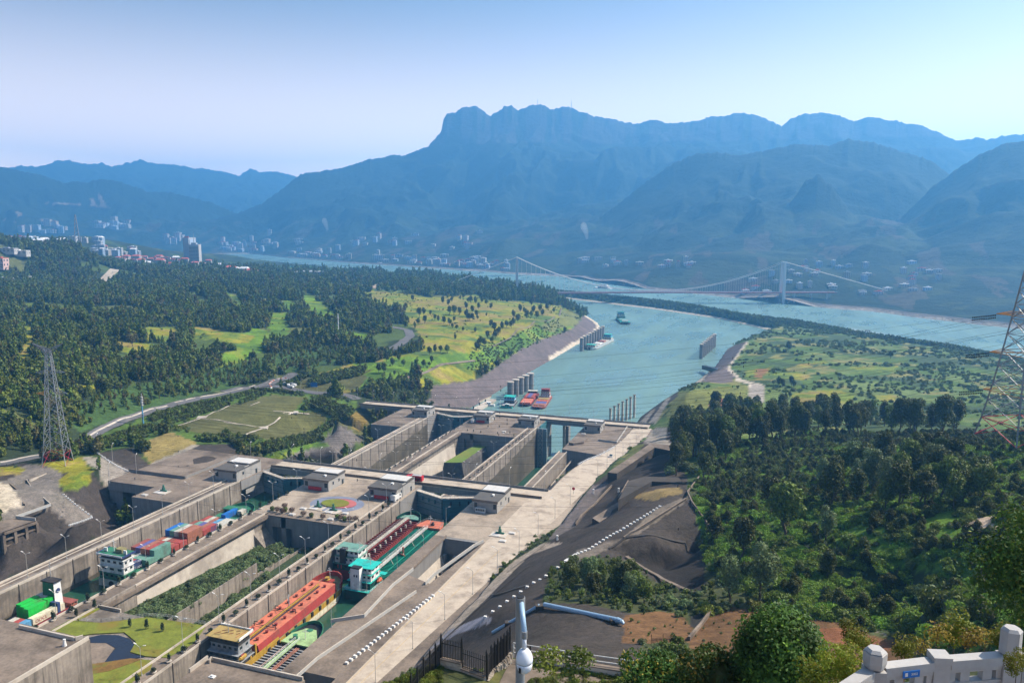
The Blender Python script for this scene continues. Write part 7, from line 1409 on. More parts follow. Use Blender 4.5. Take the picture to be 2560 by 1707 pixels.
lowwall(wl(3, [(70, 885), (200, 780), (430, 560)], 51), 51, .9, .5, M['conc'], 'thick concrete kerb on the left side of the right-hand pit')
lowwall(wl(3, [(285, 890), (345, 830), (620, 630), (690, 595)], 51), 51, 1.3, .3, M['rail'], 'pale guard wall on the right side of the right-hand pit')
lowwall(wl(8, [(1740, 600), (1645, 740), (1480, 720)], 31), 31, 1.3, .3, M['rail'], 'pale guard wall curving on the far right plateau')
lowwall(wl(8, [(1220, 750), (1260, 760), (1350, 745), (1385, 710)], 31), 31, 1.5, .5, M['conc'], 'small curved parapet on the far right plateau')
lowwall(wl(8, [(1055, 1125), (1310, 820)], 24), 24, 1.0, .4, M['conc_light'], 'thin pale wall rising between bushes and dark ramp')
lowwall(wl(6, [(1150, 1350), (1650, 1415), (2110, 1220)], 51), 51, 1.6, .5, M['conc_grey'], 'grey parapet round the dark paved slope left of the first control house')
lowwall(wl(6, [(0, 1305), (350, 1260), (700, 1180), (860, 1185)], 52), 52, 1.4, .1, M['black'], 'dark railing along the left road by the pylon', posts=3, cat='fence', name='fence')
lowwall(wl(1, [(185, 175), (230, 250), (300, 300), (350, 345), (110, 430), (245, 445)], 49.6), 49.6, 1.3, .3, M['rail'], 'winding pale guard wall between the left access roads')
lowwall(wl(1, [(200, 180), (320, 135)], 50), 50, 1.6, .8, M['conc_light'], 'short thick wall beside the left ramp')
lowwall(wl(1, [(60, 195), (130, 250), (170, 345)], 50), 50, 1.2, .6, M['conc_dark'], 'dark curved kerb wall below the pale rock slope')
lowwall(wl(1, [(550, 1140), (700, 1148), (850, 1135), (1020, 1108), (1150, 1115), (1420, 1165)], 51), 51, 1.3, .1, M['rail'], 'light railing along the lawn edge above the bushy pit', posts=2.5, cat='fence', name='fence')
pr = empty('stone_parapet', (-225, 199.2, 51)); tag(pr, 'pale parapet end wall where the bushy pit begins', 'wall'); MB().box(-.4, .4, 0, 16, -9, 1.2).build('wall_panel', M['conc_wall'], pr); MB().box(-.6, 9.5, -.5, 0, -1, .9).build('wall_panel', M['conc_light'], pr)
# lawn, pond
def flat(w, pts, z, z0, mt, name):
    return struct(name, MB().prism([unw(w, x, y, z) for x, y in pts], z0, z), mt)
flat(1, [(300, 1230), (480, 1130), (700, 1150), (1020, 1110), (1425, 1170), (1340, 1290), (1160, 1390), (1010, 1380), (900, 1350), (940, 1280), (860, 1215), (640, 1225), (420, 1260)], 51.15, 50.7, M['lawn'], 'grass_lawn')
flat(1, [(600, 1260), (900, 1250), (980, 1290), (950, 1360), (820, 1420), (600, 1450)], 50.9, 50.75, M['conc_dark'], 'ground_pond_bed')
M['pond'] = watermat('pond_water', (.018, .022, .035), .1, .6, .05)
flat(1, [(600, 1255), (700, 1232), (820, 1235), (900, 1262), (935, 1310), (900, 1360), (1000, 1385), (880, 1405), (720, 1425), (760, 1370), (800, 1325), (740, 1290), (600, 1285)], 50.98, 50.8, M['pond'], 'water_pond')
flat(1, [(600, 1290), (730, 1290), (790, 1325), (720, 1425), (600, 1445)], 51.0, 50.8, M['conc'], 'ground_pond_flat')
flat(1, [(600, 1440), (900, 1395), (985, 1400), (760, 1480), (600, 1510)], 51.1, 50.8, M['lawn2'], 'grass_groundcover')
flat(1, [(600, 1510), (760, 1482), (985, 1402), (1060, 1410), (1040, 1470), (900, 1568), (600, 1620)], 51.15, 50.8, M['lawn'], 'grass_lawn_low')
flat(1, [(545, 1130), (520, 1110), (640, 1045), (690, 1050)], 51.1, 50.8, M['lawn'], 'grass_strip')
# left trestle (portal frame below the access platform)
tt = wl(1, [(20, 530), (250, 450)], 49.5); A = Vector((*tt[0], 49.5)); B = Vector((*tt[1], 49.5)); tr_ = empty('portal_frame', A); tag(tr_, 'concrete portal frame with four columns under the left access platform', 'frame'); d_ = B - A; nn = Vector((-d_.y, d_.x, 0)).normalized()
for k in range(4):
    p = d_ * (k / 3); MB().bar(p + Vector((0, 0, -12)), p + Vector((0, 0, -.9)), 1.3).build('column', M['conc'], tr_)
for z in (-3.6, -6.6, -9.6): MB().bar(Vector((0, 0, z)), d_ + Vector((0, 0, z)), .7, .7).build('beam', M['conc'], tr_)
MB().bar(Vector((0, 0, -.4)), d_ + Vector((0, 0, -.4)), 2.0, 1.0).build('top_beam', M['conc'], tr_); MB().bar(nn * 2 + Vector((0, 0, -6)), d_ + nn * 2 + Vector((0, 0, -6)), .3, 11).build('back_wall', M['conc_dark'], tr_)
struct('pavement_platform', MB().prism(wl(1, [(-60, 545), (20, 528), (255, 447), (110, 430), (-60, 460)], 49.6), 48.4, 49.6), M['conc'])
# raised grey channel mound + drains on the left slope
# roads drawn over the terrain as thin draped ribbons
def drape(name, w, pts, width, mt, lift=.18, sub=6, wob=0):
    P = [hit(*S(w, x, y)) for x, y in pts]; P = [p for p in P if p is not None]; C_ = []
    for a, b in zip(P, P[1:]):
        for k in range(sub): C_.append(a.lerp(b, k / sub))
    C_.append(P[-1]); vs = []; fs = []
    for k, p in enumerate(C_):
        t = (C_[min(k + 1, len(C_) - 1)] - C_[max(k - 1, 0)]); t.z = 0; t.normalize(); nrm = Vector((-t.y, t.x, 0))
        for s in (-1, -.33, .33, 1):
            q = p + nrm * (s * width / 2); vs.append((q.x, q.y, max(hh(q.x, q.y), p.z - .4) + lift))
    for k in range(len(C_) - 1):
        for j in range(3): a = 4 * k + j; fs.append((a, a + 1, a + 5, a + 4))
    return struct(name, MB().add(vs, fs), mt)
rl = [(-60, 1292), (0, 1283), (350, 1215), (640, 1120), (800, 1045), (950, 963), (1180, 872), (1500, 775), (1900, 680), (2281, 592)]
drape('road_left', 6, rl, 8.5, M['asphalt'], .35); drape('path_kerb_left', 6, [(x - 4, y - 10) for x, y in rl], 1.6, M['conc_light'], .45)
drape('road_junction', 7, [(0, 285), (230, 245), (420, 232), (600, 258), (850, 300), (1190, 352)], 11, M['asphalt'], .4); drape('road_junction_far', 7, [(230, 250), (400, 215), (470, 185), (550, 165), (640, 120)], 10, M['asphalt'], .42)
drape('road_curve', 'b', [(1490, 1190), (1600, 1120), (1660, 1070), (1640, 1020), (1560, 1000), (1480, 990)], 12, M['asphalt'], .5); drape('path_slope_top', 'b', [(1250, 1590), (1400, 1525), (1560, 1465), (1800, 1395), (1960, 1322), (2240, 1290)], 3.4, M['conc'], .35)
drape('path_meadow', 'c', [(250, 1090), (420, 1010), (560, 925), (760, 860), (850, 820), (868, 750)], 2.6, M['conc'], .3); drape('road_town', 'a', [(850, 1262), (930, 1205), (1000, 1145), (1030, 1120)], 22, M['conc_road'], .8)
for g in ([(350, 605), (620, 468)], [(0, 555), (330, 605)], [(160, 690), (340, 612)], [(440, 455), (620, 468)], [(620, 465), (760, 480)], [(230, 410), (320, 375)]): drape('path_park', 7, g, 1.3, M['conc_light'], .3)
for g in ([(1550, 950), (1830, 860), (2050, 760)], [(1770, 875), (2281, 955)], [(2150, 1045), (2281, 990)]): drape('path_park', 6, g, 1.3, M['conc_light'], .3)
for k, (w, x, y) in enumerate([(7, 345, 607), (7, 620, 467), (6, 1800, 868)]):
    q = hit(*S(w, x, y)); struct('pavement_plaza', MB().cbox((q.x, q.y, q.z - .5), 7, 7, 1.0, .5), M['conc_light'])
for k in range(9):   # drain ribs over the dark bank revetment
    a = [(910, 980, 1010, 1040), (700, 1130, 775, 1180), (400, 1215, 500, 1300), (540, 1110, 640, 1230), (1020, 900, 1120, 960), (250, 1390, 360, 1470), (120, 1400, 240, 1530), (800, 1010, 900, 1080), (620, 1080, 720, 1200)][k]
    if k in (0, 1, 4, 2): drape('path_drain', 'c', [(a[0], a[1]), (a[2], a[3])], 1.6, M['conc'], .25)
drape('path_gully', 4, [(230, 640), (350, 560), (560, 430), (760, 300)], .9, M['conc_dark'], .4); drape('path_gully', 4, [(350, 700), (560, 830), (820, 950)], 1.2, M['conc'], .6); drape('path_gully', 3, [(740, 960), (900, 920), (1000, 890)], 1.2, M['black'], .3)
drape('path_gully', 3, [(190, 1490), (560, 1140), (760, 960), (900, 840), (1000, 760)], 1.1, M['conc_dark'], .4); drape('path_gully', 3, [(480, 1110), (560, 1060), (860, 800), (1110, 620)], .8, M['conc'], .4)
drape('path_gully', 4, [(350, 565), (560, 555), (760, 600), (940, 560)], .9, M['conc_dark'], .4)

def bench(w, pts, zt, zb, mt=None): struct('embankment_bench', MB().prism([unw(w, x, y, zt) for x, y in pts], zb, zt), mt or M['conc_dark'])
def hp(w, pts): return [tuple(hit(*S(w, x, y))) for x, y in pts]
bm_ = [M['conc_dark'], M['conc']]
for w, g, zt, zb in ((8, [(1565, 1000), (1648, 1008), (1985, 778), (2140, 808), (2185, 765), (1950, 738)], 61, 40), (8, [(1428, 1405), (1492, 1444), (1762, 1268), (1700, 1240)], 65, 48), (8, [(1750, 1075), (1900, 1035), (2200, 1045), (2230, 1090), (1960, 1080), (1780, 1180), (1690, 1230), (1660, 1245)], 72, 52)):
    mb = MB().prism([unw(w, x, y, zt) for x, y in g], zb, zt); mb.m[1] = 1 if zt < 70 else 0; mb.m[0] = 0; struct('embankment_bench', mb, bm_)
lowwall(hp(8, [(1278, 1475), (1330, 1395), (1440, 1300), (1600, 1130)]), 58, 1.0, .5, M['conc'], 'low concrete kerb along the gully right of the service road')
lowwall(hp(8, [(1655, 1255), (1700, 1180), (1748, 1095)]), 62, 1.4, .5, M['conc'], 'short pale stair wall climbing the dark embankment')
lowwall(hp(4, [(855, 150), (770, 260), (800, 330), (900, 470), (955, 560)]), 84, 1.2, .4, M['conc'], 'grey edge wall between the dark embankment and the wooded hill')
lowwall(hp(4, [(330, 570), (440, 500), (600, 400), (760, 300)]), 79, .6, .5, M['conc_dark'], 'dark kerb rising diagonally over the embankment top')
lowwall(hp(4, [(780, 1275), (860, 1180), (935, 1080), (930, 1050)]), 98, .8, .5, M['conc'], 'pale kerb wall beside the dark notch between brown slopes')
# ------------------------------------------------------------------ pylons and power lines
def lattice(root, H, wb, wt, levels, mt, base_mt, th=1.0):
    def half(z): 
        t = z / H
        return wb + (wt - wb) * (t ** .8)
    zs = [H * (1 - (1 - k / levels) ** 1.25) for k in range(levels + 1)]
    for c in range(4):
        mb = MB(); sx, sy = ((-1, -1), (1, -1), (1, 1), (-1, 1))[c]
        for a, b in zip(zs, zs[1:]): mb.bar((sx * half(a), sy * half(a), a), (sx * half(b), sy * half(b), b), .56 * th)
        mb.build('leg', mt, root)
    for k, (a, b) in enumerate(zip(zs, zs[1:])):
        mb = MB(); ha, hb_ = half(a), half(b)
        for c in range(4):
            p = ((-1, -1), (1, -1), (1, 1), (-1, 1)); s0, s1 = p[c], p[(c + 1) % 4]
            mb.bar((s0[0] * ha, s0[1] * ha, a), (s1[0] * hb_, s1[1] * hb_, b), .22 * th); mb.bar((s1[0] * ha, s1[1] * ha, a), (s0[0] * hb_, s0[1] * hb_, b), .22 * th); mb.bar((s0[0] * hb_, s0[1] * hb_, b), (s1[0] * hb_, s1[1] * hb_, b), .22 * th)
        mb.build('bracing', base_mt if k == 0 else mt, root)
    return half
def arm(root, z, reach, half, mt, drop=1.8):
    h_ = half(z); mb = MB(); s = 1 if reach > 0 else -1; tip = Vector((reach, 0, z + .3))
    for sy in (-1, 1):
        mb.bar((s * h_, sy * h_, z), tip, .22); mb.bar((s * h_, sy * h_, z + drop * 1.6), tip, .2)
        for f in (.25, .5, .75): a = Vector((s * h_, sy * h_, z)).lerp(tip, f); b = Vector((s * h_, sy * h_, z + drop * 1.6)).lerp(tip, f - .12); mb.bar(a, b, .12)
    mb.build('cross_arm', mt, root); return tip
M['pylon'] = paint('pylon_steel', (.20, .21, .22), .5, .2, .3); M['pylon_or'] = paint('pylon_orange', (.50, .22, .03), .5, .2)
rb_ = at_dist(2543, 1098, 330); rt = empty('power_pylon', (rb_.x, rb_.y, rb_.z), R(45) + math.atan2(-rb_.x, rb_.y)); tag(rt, 'tall lattice pylon at the right picture edge with orange arms and red base', 'pylon')
hf = lattice(rt, 61, 9.6, 1.9, 11, M['pylon'], M['red'])
armsR = []
ca = R(-45)   # arms point to picture left: a holder-free transform of local axes
def armdir(root, z, reach, half, ang, mt, drop=1.6):
    tip = Vector((math.cos(ang) * reach, math.sin(ang) * reach, z + .2)); mb = MB(); h_ = half(z)
    for sx, sy in ((-1, -1), (1, -1), (1, 1), (-1, 1)):
        if sx * math.cos(ang) + sy * math.sin(ang) > -.2:
            mb.bar((sx * h_, sy * h_, z), tip, .22); mb.bar((sx * h_, sy * h_, z + drop), tip, .2)
    mb.build('cross_arm', mt, root); return root.matrix_world @ tip if False else tip
def wpt(root, p): c, s = math.cos(root.rotation_euler.z), math.sin(root.rotation_euler.z); return Vector((root.location.x + p.x * c - p.y * s, root.location.y + p.x * s + p.y * c, root.location.z + p.z))
angL = math.pi - R(45) + 0.0
Rt = []
for z, rc in ((17, 12), (31, 11), (45, 10)):
    for sg in (0, math.pi):
        t_ = armdir(rt, z, rc, hf, angL + sg, M['pylon_or']); Rt.append(wpt(rt, t_))
MB().box(-2.2, 2.2, -2.2, 2.2, 60, 60.4).build('top_plate', M['pylon'], rt)
lb_ = at_dist(145, 1160, 455); z0 = 51.5; sc_ = 455 * (186 - z0) / (186 - lb_.z) if lb_.z < 186 else 455; lb_ = at_dist(145, 1160, sc_)
M['pylon_far'] = paint('light_pylon_steel', (.34, .35, .36), .5, .2, .3)
lt = empty('power_pylon', (lb_.x, lb_.y, 51.5), R(30)); tag(lt, 'tall lattice pylon with bent top arms standing left beside the driveway', 'pylon'); d_l = math.hypot(lb_.x, lb_.y)
Hl = (CAMZ + d_l * rayv(140, 872)[2] / math.hypot(*rayv(140, 872)[:2])) - 51.5
hl = lattice(lt, Hl, 6.2, 1.1, 12, M['pylon_far'], M['red'], th=.55)
Lt = []
for z, rc in ((Hl * .62, 8.5), (Hl * .80, 8.5)):
    for sg in (0, math.pi): Lt.append(wpt(lt, armdir(lt, z, rc, hl, -R(10) + sg, M['pylon_or'] if (sg and rc == 8.5 and z < Hl * .7) else M['pylon'])))
for sg in (0, math.pi):
    t_ = Vector((math.cos(-R(10) + sg) * 8.5, math.sin(-R(10) + sg) * 8.5, Hl + 3.5)); mb = MB()
    for sx, sy in ((-1, -1), (1, -1), (1, 1), (-1, 1)): mb.bar((sx * 1.2, sy * 1.2, Hl - 2), t_, .3); mb.bar((sx * 1.2, sy * 1.2, Hl), t_, .2)
    mb.build('cross_arm', M['pylon'], lt); Lt.append(wpt(lt, t_))
M['wire'] = paint('wire_metal', (.05, .05, .05), .5)
def wire(a, b, sag, label, r=.045, group='power lines over the locks'):
    n = 26; P = [a.lerp(b, k / n) + Vector((0, 0, -4 * sag * (k / n) * (1 - k / n))) for k in range(n + 1)]
    mb = MB()
    for p, q in zip(P, P[1:]): mb.cyl(p, q, r, n=3, caps=False)
    root = empty('power_line', a); mb.v = [tuple(Vector(v) - a) for v in mb.v]; tag(root, label, 'power line', group); mb.build('wire', M['wire'], root)
    for k in (5, 11, 17, 22): p = P[k] - a; MB().bar(p + Vector((0, 0, -.5)), p + Vector((0, 0, .5)), .25).build('spacer', M['wire'], root)
    return root
lv = ['lowest', 'lowest', 'middle', 'middle', 'top', 'top']
for k in range(6):
    for j in range(2):
        wire(Rt[k] + Vector((0, 0, -.5 - j * .9)), Lt[k % len(Lt)] + Vector((0, 0, -.5 - j * .9)), 20 + 1.5 * k + j, f'{["lower", "upper"][1 - j]} strand of the {lv[k]} power line from the right pylon, {"near" if k % 2 else "far"} side')
# second circuit whose pylons stand outside the view: wires cross the locks in the middle distance
for k in range(8):
    a = at_dist(2700, 760 + k * 22, 360); b = at_dist(-250, 905 + k * 26, 640); wire(a, b, 16 + k * 3.5, f'{ordn(k)} power line from the top in the fan crossing the channel mouth', .04)
for k in range(5):
    a = at_dist(2700, 1085 + k * 50, 250); b = at_dist(-250, 1010 + k * 22, 560); wire(a, b, 10 + k * 3, f'{ordn(k)} power line from the top crossing the dark hill', .035)
for k in range(6):
    for j in range(2):
        a = Rt[k] + Vector((0, 0, -.5 - j * .9)); d_ = (Lt[k % len(Lt)] - a).normalized(); o = empty('insulator_string', a); tag(o, f'{["lower", "upper"][1 - j]} insulator string at the {lv[k]} {"near" if k % 2 else "far"} arm of the right pylon', 'insulator', 'insulator strings of the right pylon'); mb = MB()
        for i in range(14): p = d_ * (i * .55 + .1) + Vector((0, 0, -i * .05)); mb.cyl(p, p + d_ * .36, .34, .2, 7)
        mb.build('discs', M['black'] if k % 2 == 0 else M['white'], o)
# slim comms mast by the left road and a second one in the wood
q = hit(*S(6, 1277, 935)); t_ = empty('antenna_mast', (q.x, q.y, q.z)); tag(t_, 'slim pale blue antenna mast standing beside the left road', 'mast'); hgt = 23.0
MB().cyl((0, 0, 0), (0, 0, hgt * .62), .55, .42, 8).build('pole', P_['lblue'], t_); MB().cyl((0, 0, hgt * .62), (0, 0, hgt), .42, .3, 8).build('upper_pole', M['rail'], t_)
for z in (.62, .7, .78, .86): MB().cyl((0, 0, hgt * z), (0, 0, hgt * z + 1.2), .95, .95, 8).build('antenna_ring', M['rail'], t_)
q = hit(*S('b', 1023, 1130)); t_ = empty('antenna_mast', (q.x, q.y, q.z)); tag(t_, 'slim white mast rising from the dark wood mid left', 'mast'); MB().cyl((0, 0, 0), (0, 0, 36), .7, .5, 8).build('pole', M['white'], t_); MB().cyl((0, 0, 30), (0, 0, 31), 1.2, 1.2, 8).build('antenna_ring', M['rail'], t_)
# ------------------------------------------------------------------ suspension bridge
Mb = paint('bridge_paint', (.46, .48, .48), .5, .05); Md = paint('bridge_deck_red', (.32, .07, .05), .5, .1)
T1 = unw('c', 472, 622, 22); T2 = unw('d', 835, 690, 4)
def dep(x, y): return math.hypot(x, y)
def ztop(px, py, X, Y): r = rayv(px, py); return CAMZ + r[2] / math.hypot(r[0], r[1]) * dep(X, Y)
zt1 = ztop(*S('c', 475, 296), *T1); zt2 = ztop(*S('d', 845, 335), *T2); zd1 = ztop(*S('c', 490, 617), *T1); zd2 = ztop(*S('d', 830, 610), *T2)
br = empty('suspension_bridge', (T1[0], T1[1], 0)); tag(br, 'white suspension bridge with red deck edge spanning the far river', 'bridge')
dx, dy = T2[0] - T1[0], T2[1] - T1[1]; Ls = math.hypot(dx, dy); ux, uy = dx / Ls, dy / Ls; nx, ny = -uy, ux; W2 = 9.5
def bp(s, off, z): return Vector((ux * s + nx * off, uy * s + ny * off, z))
for s, zt, zb in ((0, zt1, 6), (Ls, zt2, -2)):
    tw = empty('tower', bp(s, 0, 0)); tw.parent = br
    for sg in (-1, 1): MB().bar(Vector((nx * sg * (W2 + 3.5), ny * sg * (W2 + 3.5), zb)), Vector((nx * sg * W2, ny * sg * W2, zt)), 6.0, 6.0, (ux, uy, 0)).build('tower_leg', Mb, tw)
    for z in (zt - 2.5, (zd1 if s == 0 else zd2) - 5): MB().bar(Vector((-nx * W2, -ny * W2, z)), Vector((nx * W2, ny * W2, z)), 4.5, 5).build('cross_beam', Mb, tw)
def zdeck(s): t = s / Ls; return zd1 + (zd2 - zd1) * t + 4 * (1.0) * t * (1 - t)
for a, b in ((-130, 0), (0, Ls / 2), (Ls / 2, Ls), (Ls, Ls + 130)):
    A, B = bp(a, 0, zdeck(max(0, min(Ls, a)))), bp(b, 0, zdeck(max(0, min(Ls, b)))); d = MB().bar(A, B, 2 * W2 - 2, 2.2); d.build('deck', Md, br)
    for sg in (-1, 1): MB().bar(A + Vector((nx * sg * W2, ny * sg * W2, 1.6)), B + Vector((nx * sg * W2, ny * sg * W2, 1.6)), .5, 1.0).build('deck_rail', Mb, br)
anc1 = Vector((*unw('b', 1855, 662, 32), 32)) - Vector((T1[0], T1[1], 0)); anc2 = Vector((*unw('d', 1320, 592, 20), 20)) - Vector((T1[0], T1[1], 0)); anc2 = bp(Ls + 250, 0, zd2 + 6)
ztm = min(zdeck(Ls / 2) + 4, 999)
for sg in (-1, 1):
    o = sg * W2; P = []
    for k in range(31):
        t = k / 30; zc = (zt1 * (1 - t) + zt2 * t) - 4 * t * (1 - t) * ((zt1 + zt2) / 2 - ztm); P.append(bp(Ls * t, o, zc))
    MB().tube(P, .75, 5).build('main_cable', Mb, br); MB().tube([P[0], anc1 + Vector((nx * o, ny * o, 0))], .5, 5).build('side_cable', Mb, br); MB().tube([P[-1], anc2 + Vector((nx * o, ny * o, 0))], .6, 5).build('side_cable', Mb, br)
    for k in range(1, 56):
        t = k / 56; zc = (zt1 * (1 - t) + zt2 * t) - 4 * t * (1 - t) * ((zt1 + zt2) / 2 - ztm)
        if zc - zdeck(Ls * t) > 3: MB().bar(bp(Ls * t, o, zdeck(Ls * t)), bp(Ls * t, o, zc), .32).build('hanger', Mb, br)
for k in range(3): MB().bar(bp(Ls + 30 + k * 40, 0, 2), bp(Ls + 30 + k * 40, 0, zd2), 5, 3).build('pier', Mb, br)
# gantry on the dike
q = unw('d', 1597, 1015, 11); g_ = empty('gauge_gantry', (q[0], q[1], 9)); tag(g_, 'small portal gantry standing on the wooded dike', 'gantry'); 
for x in (-3, 3): MB().box(x - .6, x + .6, -.6, .6, 0, 13).build('post', M['conc_grey'], g_)
MB().box(-4, 4, -1, 1, 13, 14.2).build('beam', M['conc_grey'], g_)
# ------------------------------------------------------------------ towns
TW = {k: paint('render_' + k, c, .8, .08) for k, c in dict(white=(.40, .39, .38), cream=(.34, .31, .27), grey=(.30, .32, .35), pink=(.52, .36, .32), blue=(.30, .38, .48)).items()}
TR = {k: paint('roof_' + k, c, .7, .1) for k, c in dict(red=(.42, .10, .075), grey=(.33, .35, .38), white=(.66, .66, .66), teal=(.05, .30, .24), brown=(.16, .10, .08)).items()}
BM = {}
def bld_mesh(kind, w, d, h, storeys, nwin, pitched, wc, rc):
    pass
def building(x, y, z, w, d, h, rot, wc, rc, label, group, storeys=4, cols=4, pitched=False, parts=True):
    key = (round(w), round(d), round(h), wc, rc, storeys, cols, pitched)
    if key not in BM:
        wall = MB().box(-w / 2, w / 2, -d / 2, d / 2, -6, h).mesh('wall', TW[wc]); r_ = MB()
        if pitched: r_.add([(-w / 2 - .6, -d / 2 - .6, h), (w / 2 + .6, -d / 2 - .6, h), (w / 2 + .6, d / 2 + .6, h), (-w / 2 - .6, d / 2 + .6, h), (-w / 2 + w * .18, 0, h + d * .28), (w / 2 - w * .18, 0, h + d * .28)], [(0, 1, 5, 4), (1, 2, 5), (2, 3, 4, 5), (3, 0, 4), (3, 2, 1, 0)])
        else: r_.box(-w / 2 - .3, w / 2 + .3, -d / 2 - .3, d / 2 + .3, h, h + .8).box(-w * .15, w * .15, -d * .15, d * .2, h + .8, h + 3)
        roof = r_.mesh('roof', TR[rc]); wn = MB()
        for s in range(storeys):
            z0 = h * (s + .35) / storeys; z1 = h * (s + .75) / storeys
            for c in range(cols): a = -w / 2 + w * (c + .25) / cols; b = -w / 2 + w * (c + .72) / cols; wn.box(a, b, -d / 2 - .12, -d / 2 - .02, z0, z1); 
            for c in range(2): a = -d / 2 + d * (c + .25) / 2; b = -d / 2 + d * (c + .6) / 2; wn.box(w / 2 + .02, w / 2 + .12, a, b, z0, z1)
        BM[key] = (wall, roof, wn.mesh('window_band', M['glass_dark']))
    r_ = empty('apartment_building' if h > 12 else 'house', (x, y, z), rot); tag(r_, label, 'building' if h > 12 else 'house', group)
    link('wall', BM[key][0], r_); link('roof', BM[key][1], r_); link('windows', BM[key][2], r_)['kind'] = 'stuff'
    return r_
def town(lst, where, group, hitf):
    lst = sorted(lst)
    for k, (x, y, w, h, wc, rc, st, pit) in enumerate(lst):
        q = hitf(x, y)
        if q is None: continue
        building(q.x, q.y, q.z, w, w * .62, h, rng.uniform(-.35, .5) + .35, wc, rc, f'{ordn(k)} building from the left {where}', group, st, max(2, int(w / 5)), pit)
L_ = []
for (x, y) in [(1150, 1095), (1180, 1060), (1100, 1050), (1220, 1040), (1260, 1060), (1320, 1090), (1290, 1085), (1380, 1050), (1430, 1075), (1350, 1050), (1500, 1110), (1490, 1120), (1540, 1070), (1600, 1070), (1480, 1040), (1570, 1045), (1720, 1130), (1780, 1135), (1840, 1110), (1900, 1125), (1930, 1155), (1880, 1100), (1950, 1100), (2010, 1140), (2060, 1145), (2100, 1145), (2180, 1160), (2220, 1165), (2240, 1175), (1740, 1100), (1800, 1090), (1860, 1080), (1060, 1045), (1130, 1030), (1290, 1030), (1420, 1025), (1650, 1060)]:
    X, Y = S('a', x, y); L_.append((X, Y, rng.uniform(20, 32), rng.uniform(10, 17), 'white' if rng.random() < .7 else 'cream', 'red' if rng.random() < .75 else 'white', 4, rng.random() < .7))
town(L_, 'in the red-roofed estate below the tall towers', 'buildings of the red-roofed estate', hit)
L_ = []
for (x, y) in [(840, 960), (870, 975), (910, 990), (950, 990), (990, 985), (900, 950), (850, 930), (880, 910), (930, 940), (1060, 985), (1110, 990), (1160, 950), (1190, 985), (1230, 990), (1180, 940), (860, 880), (890, 885), (1020, 1000), (760, 880), (660, 880), (700, 870), (310, 880), (340, 890), (370, 890), (400, 885), (430, 885), (460, 890), (240, 870), (270, 880), (80, 850), (520, 905), (560, 905), (180, 860)]:
    X, Y = S('a', x, y); L_.append((X, Y, rng.uniform(18, 34), rng.uniform(9, 24), ['white', 'grey', 'cream', 'blue'][int(rng.integers(4))], 'white' if rng.random() < .8 else 'red', 5, rng.random() < .3))
town(L_, 'in the hillside town beyond the left wooded hill', 'buildings of the hillside town', hit)
for (x, y, w, d, h, wc, rc, lb) in [(60, 1235, 60, 26, 9, 'grey', 'white', 'long white-roofed shed at the left edge below the wooded hill'), (250, 1225, 44, 22, 8, 'blue', 'grey', 'blue-grey flat shed right of the white-roofed shed'), (370, 1255, 52, 20, 10, 'blue', 'grey', 'blue-fronted flat hall beside the left forest'), (140, 1230, 34, 18, 7, 'pink', 'brown', 'brown shed between white-roofed and blue sheds'), (12, 1100, 26, 18, 20, 'pink', 'red', 'orange-red block at the left picture edge'), (150, 985, 60, 14, 8, 'white', 'white', 'row of white houses high on the left wooded hill'), (60, 965, 50, 14, 8, 'white', 'grey', 'second row of pale houses on the left wooded hill')]:
    q = hit(*S('a', x, y)); building(q.x, q.y, q.z + 1, w, d, h, .2, wc, rc, lb, 'buildings at the left forest edge', 2, 5)
for (x, y, w, h, rc, lb) in [(750, 545, 90, 16, 'white', 'white-roofed factory hall near the river on the left land'), (550, 480, 190, 8, 'teal', 'long green-roofed warehouse left of the factory hall'), (980, 500, 120, 8, 'teal', 'green-roofed warehouse right of the factory hall'), (1510, 552, 34, 8, 'red', 'small red-roofed house among trees by the dike root')]:
    q = hit(*S('b', x, y)); building(q.x, q.y, q.z, w, w * .3, h, .55, 'grey', rc, lb, 'halls by the river', 2, 8)
# twin tower block
q = hit(*S('a', 1700, 1060)); dq = math.hypot(q.x, q.y); pxm = dq / FPX * .28058
tb = empty('office_tower', (q.x, q.y, q.z), .3); tag(tb, 'tall pale office tower with spire beside a grey slab tower', 'building'); w1 = 82 * pxm; h1 = 150 * pxm
MB().box(-10 * pxm, w1 - 10 * pxm, 0, w1 * .6, -10, h1).build('tower_block', TW['white'], tb)
for k in range(11): MB().box(-8 * pxm, w1 - 16 * pxm, -.5, -.05, h1 * (.12 + k * .076), h1 * (.15 + k * .076)).build('window_band', M['glass_dark'], tb)
MB().box(10 * pxm, 50 * pxm, 2, w1 * .4, h1, h1 + 14 * pxm).build('crown_storey', TW['grey'], tb); MB().cyl((28 * pxm, w1 * .2, h1 + 14 * pxm), (28 * pxm, w1 * .2, h1 + 100 * pxm), 3.2 * pxm, .6 * pxm, 6).build('spire', TW['grey'], tb)
sb = empty('office_tower', (q.x - 62 * pxm, q.y + 10, q.z), .3); tag(sb, 'grey slab tower with red rooftop sign left of the spired tower', 'building'); MB().box(-22 * pxm, 26 * pxm, 0, 60, -10, h1 + 55 * pxm).build('tower_block', TW['grey'], sb); MB().box(-12 * pxm, 24 * pxm, 4, 8, h1 + 55 * pxm, h1 + 66 * pxm).build('rooftop_sign', TR['red'], sb); MB().box(26 * pxm + .1, 30 * pxm, 6, 50, -10, h1 + 40 * pxm).build('stair_shaft', TW['blue'], sb)
v = at_dist(*S('a', 682, 800), 3300); p_ = empty('chimney_mast', (v.x, v.y, 120)); tag(p_, 'thin dark lattice mast on the skyline hill at far left', 'mast'); zt_ = CAMZ + 3300 * rayv(*S('a', 682, 630))[2] / math.hypot(*rayv(*S('a', 682, 630))[:2])
mb = MB()
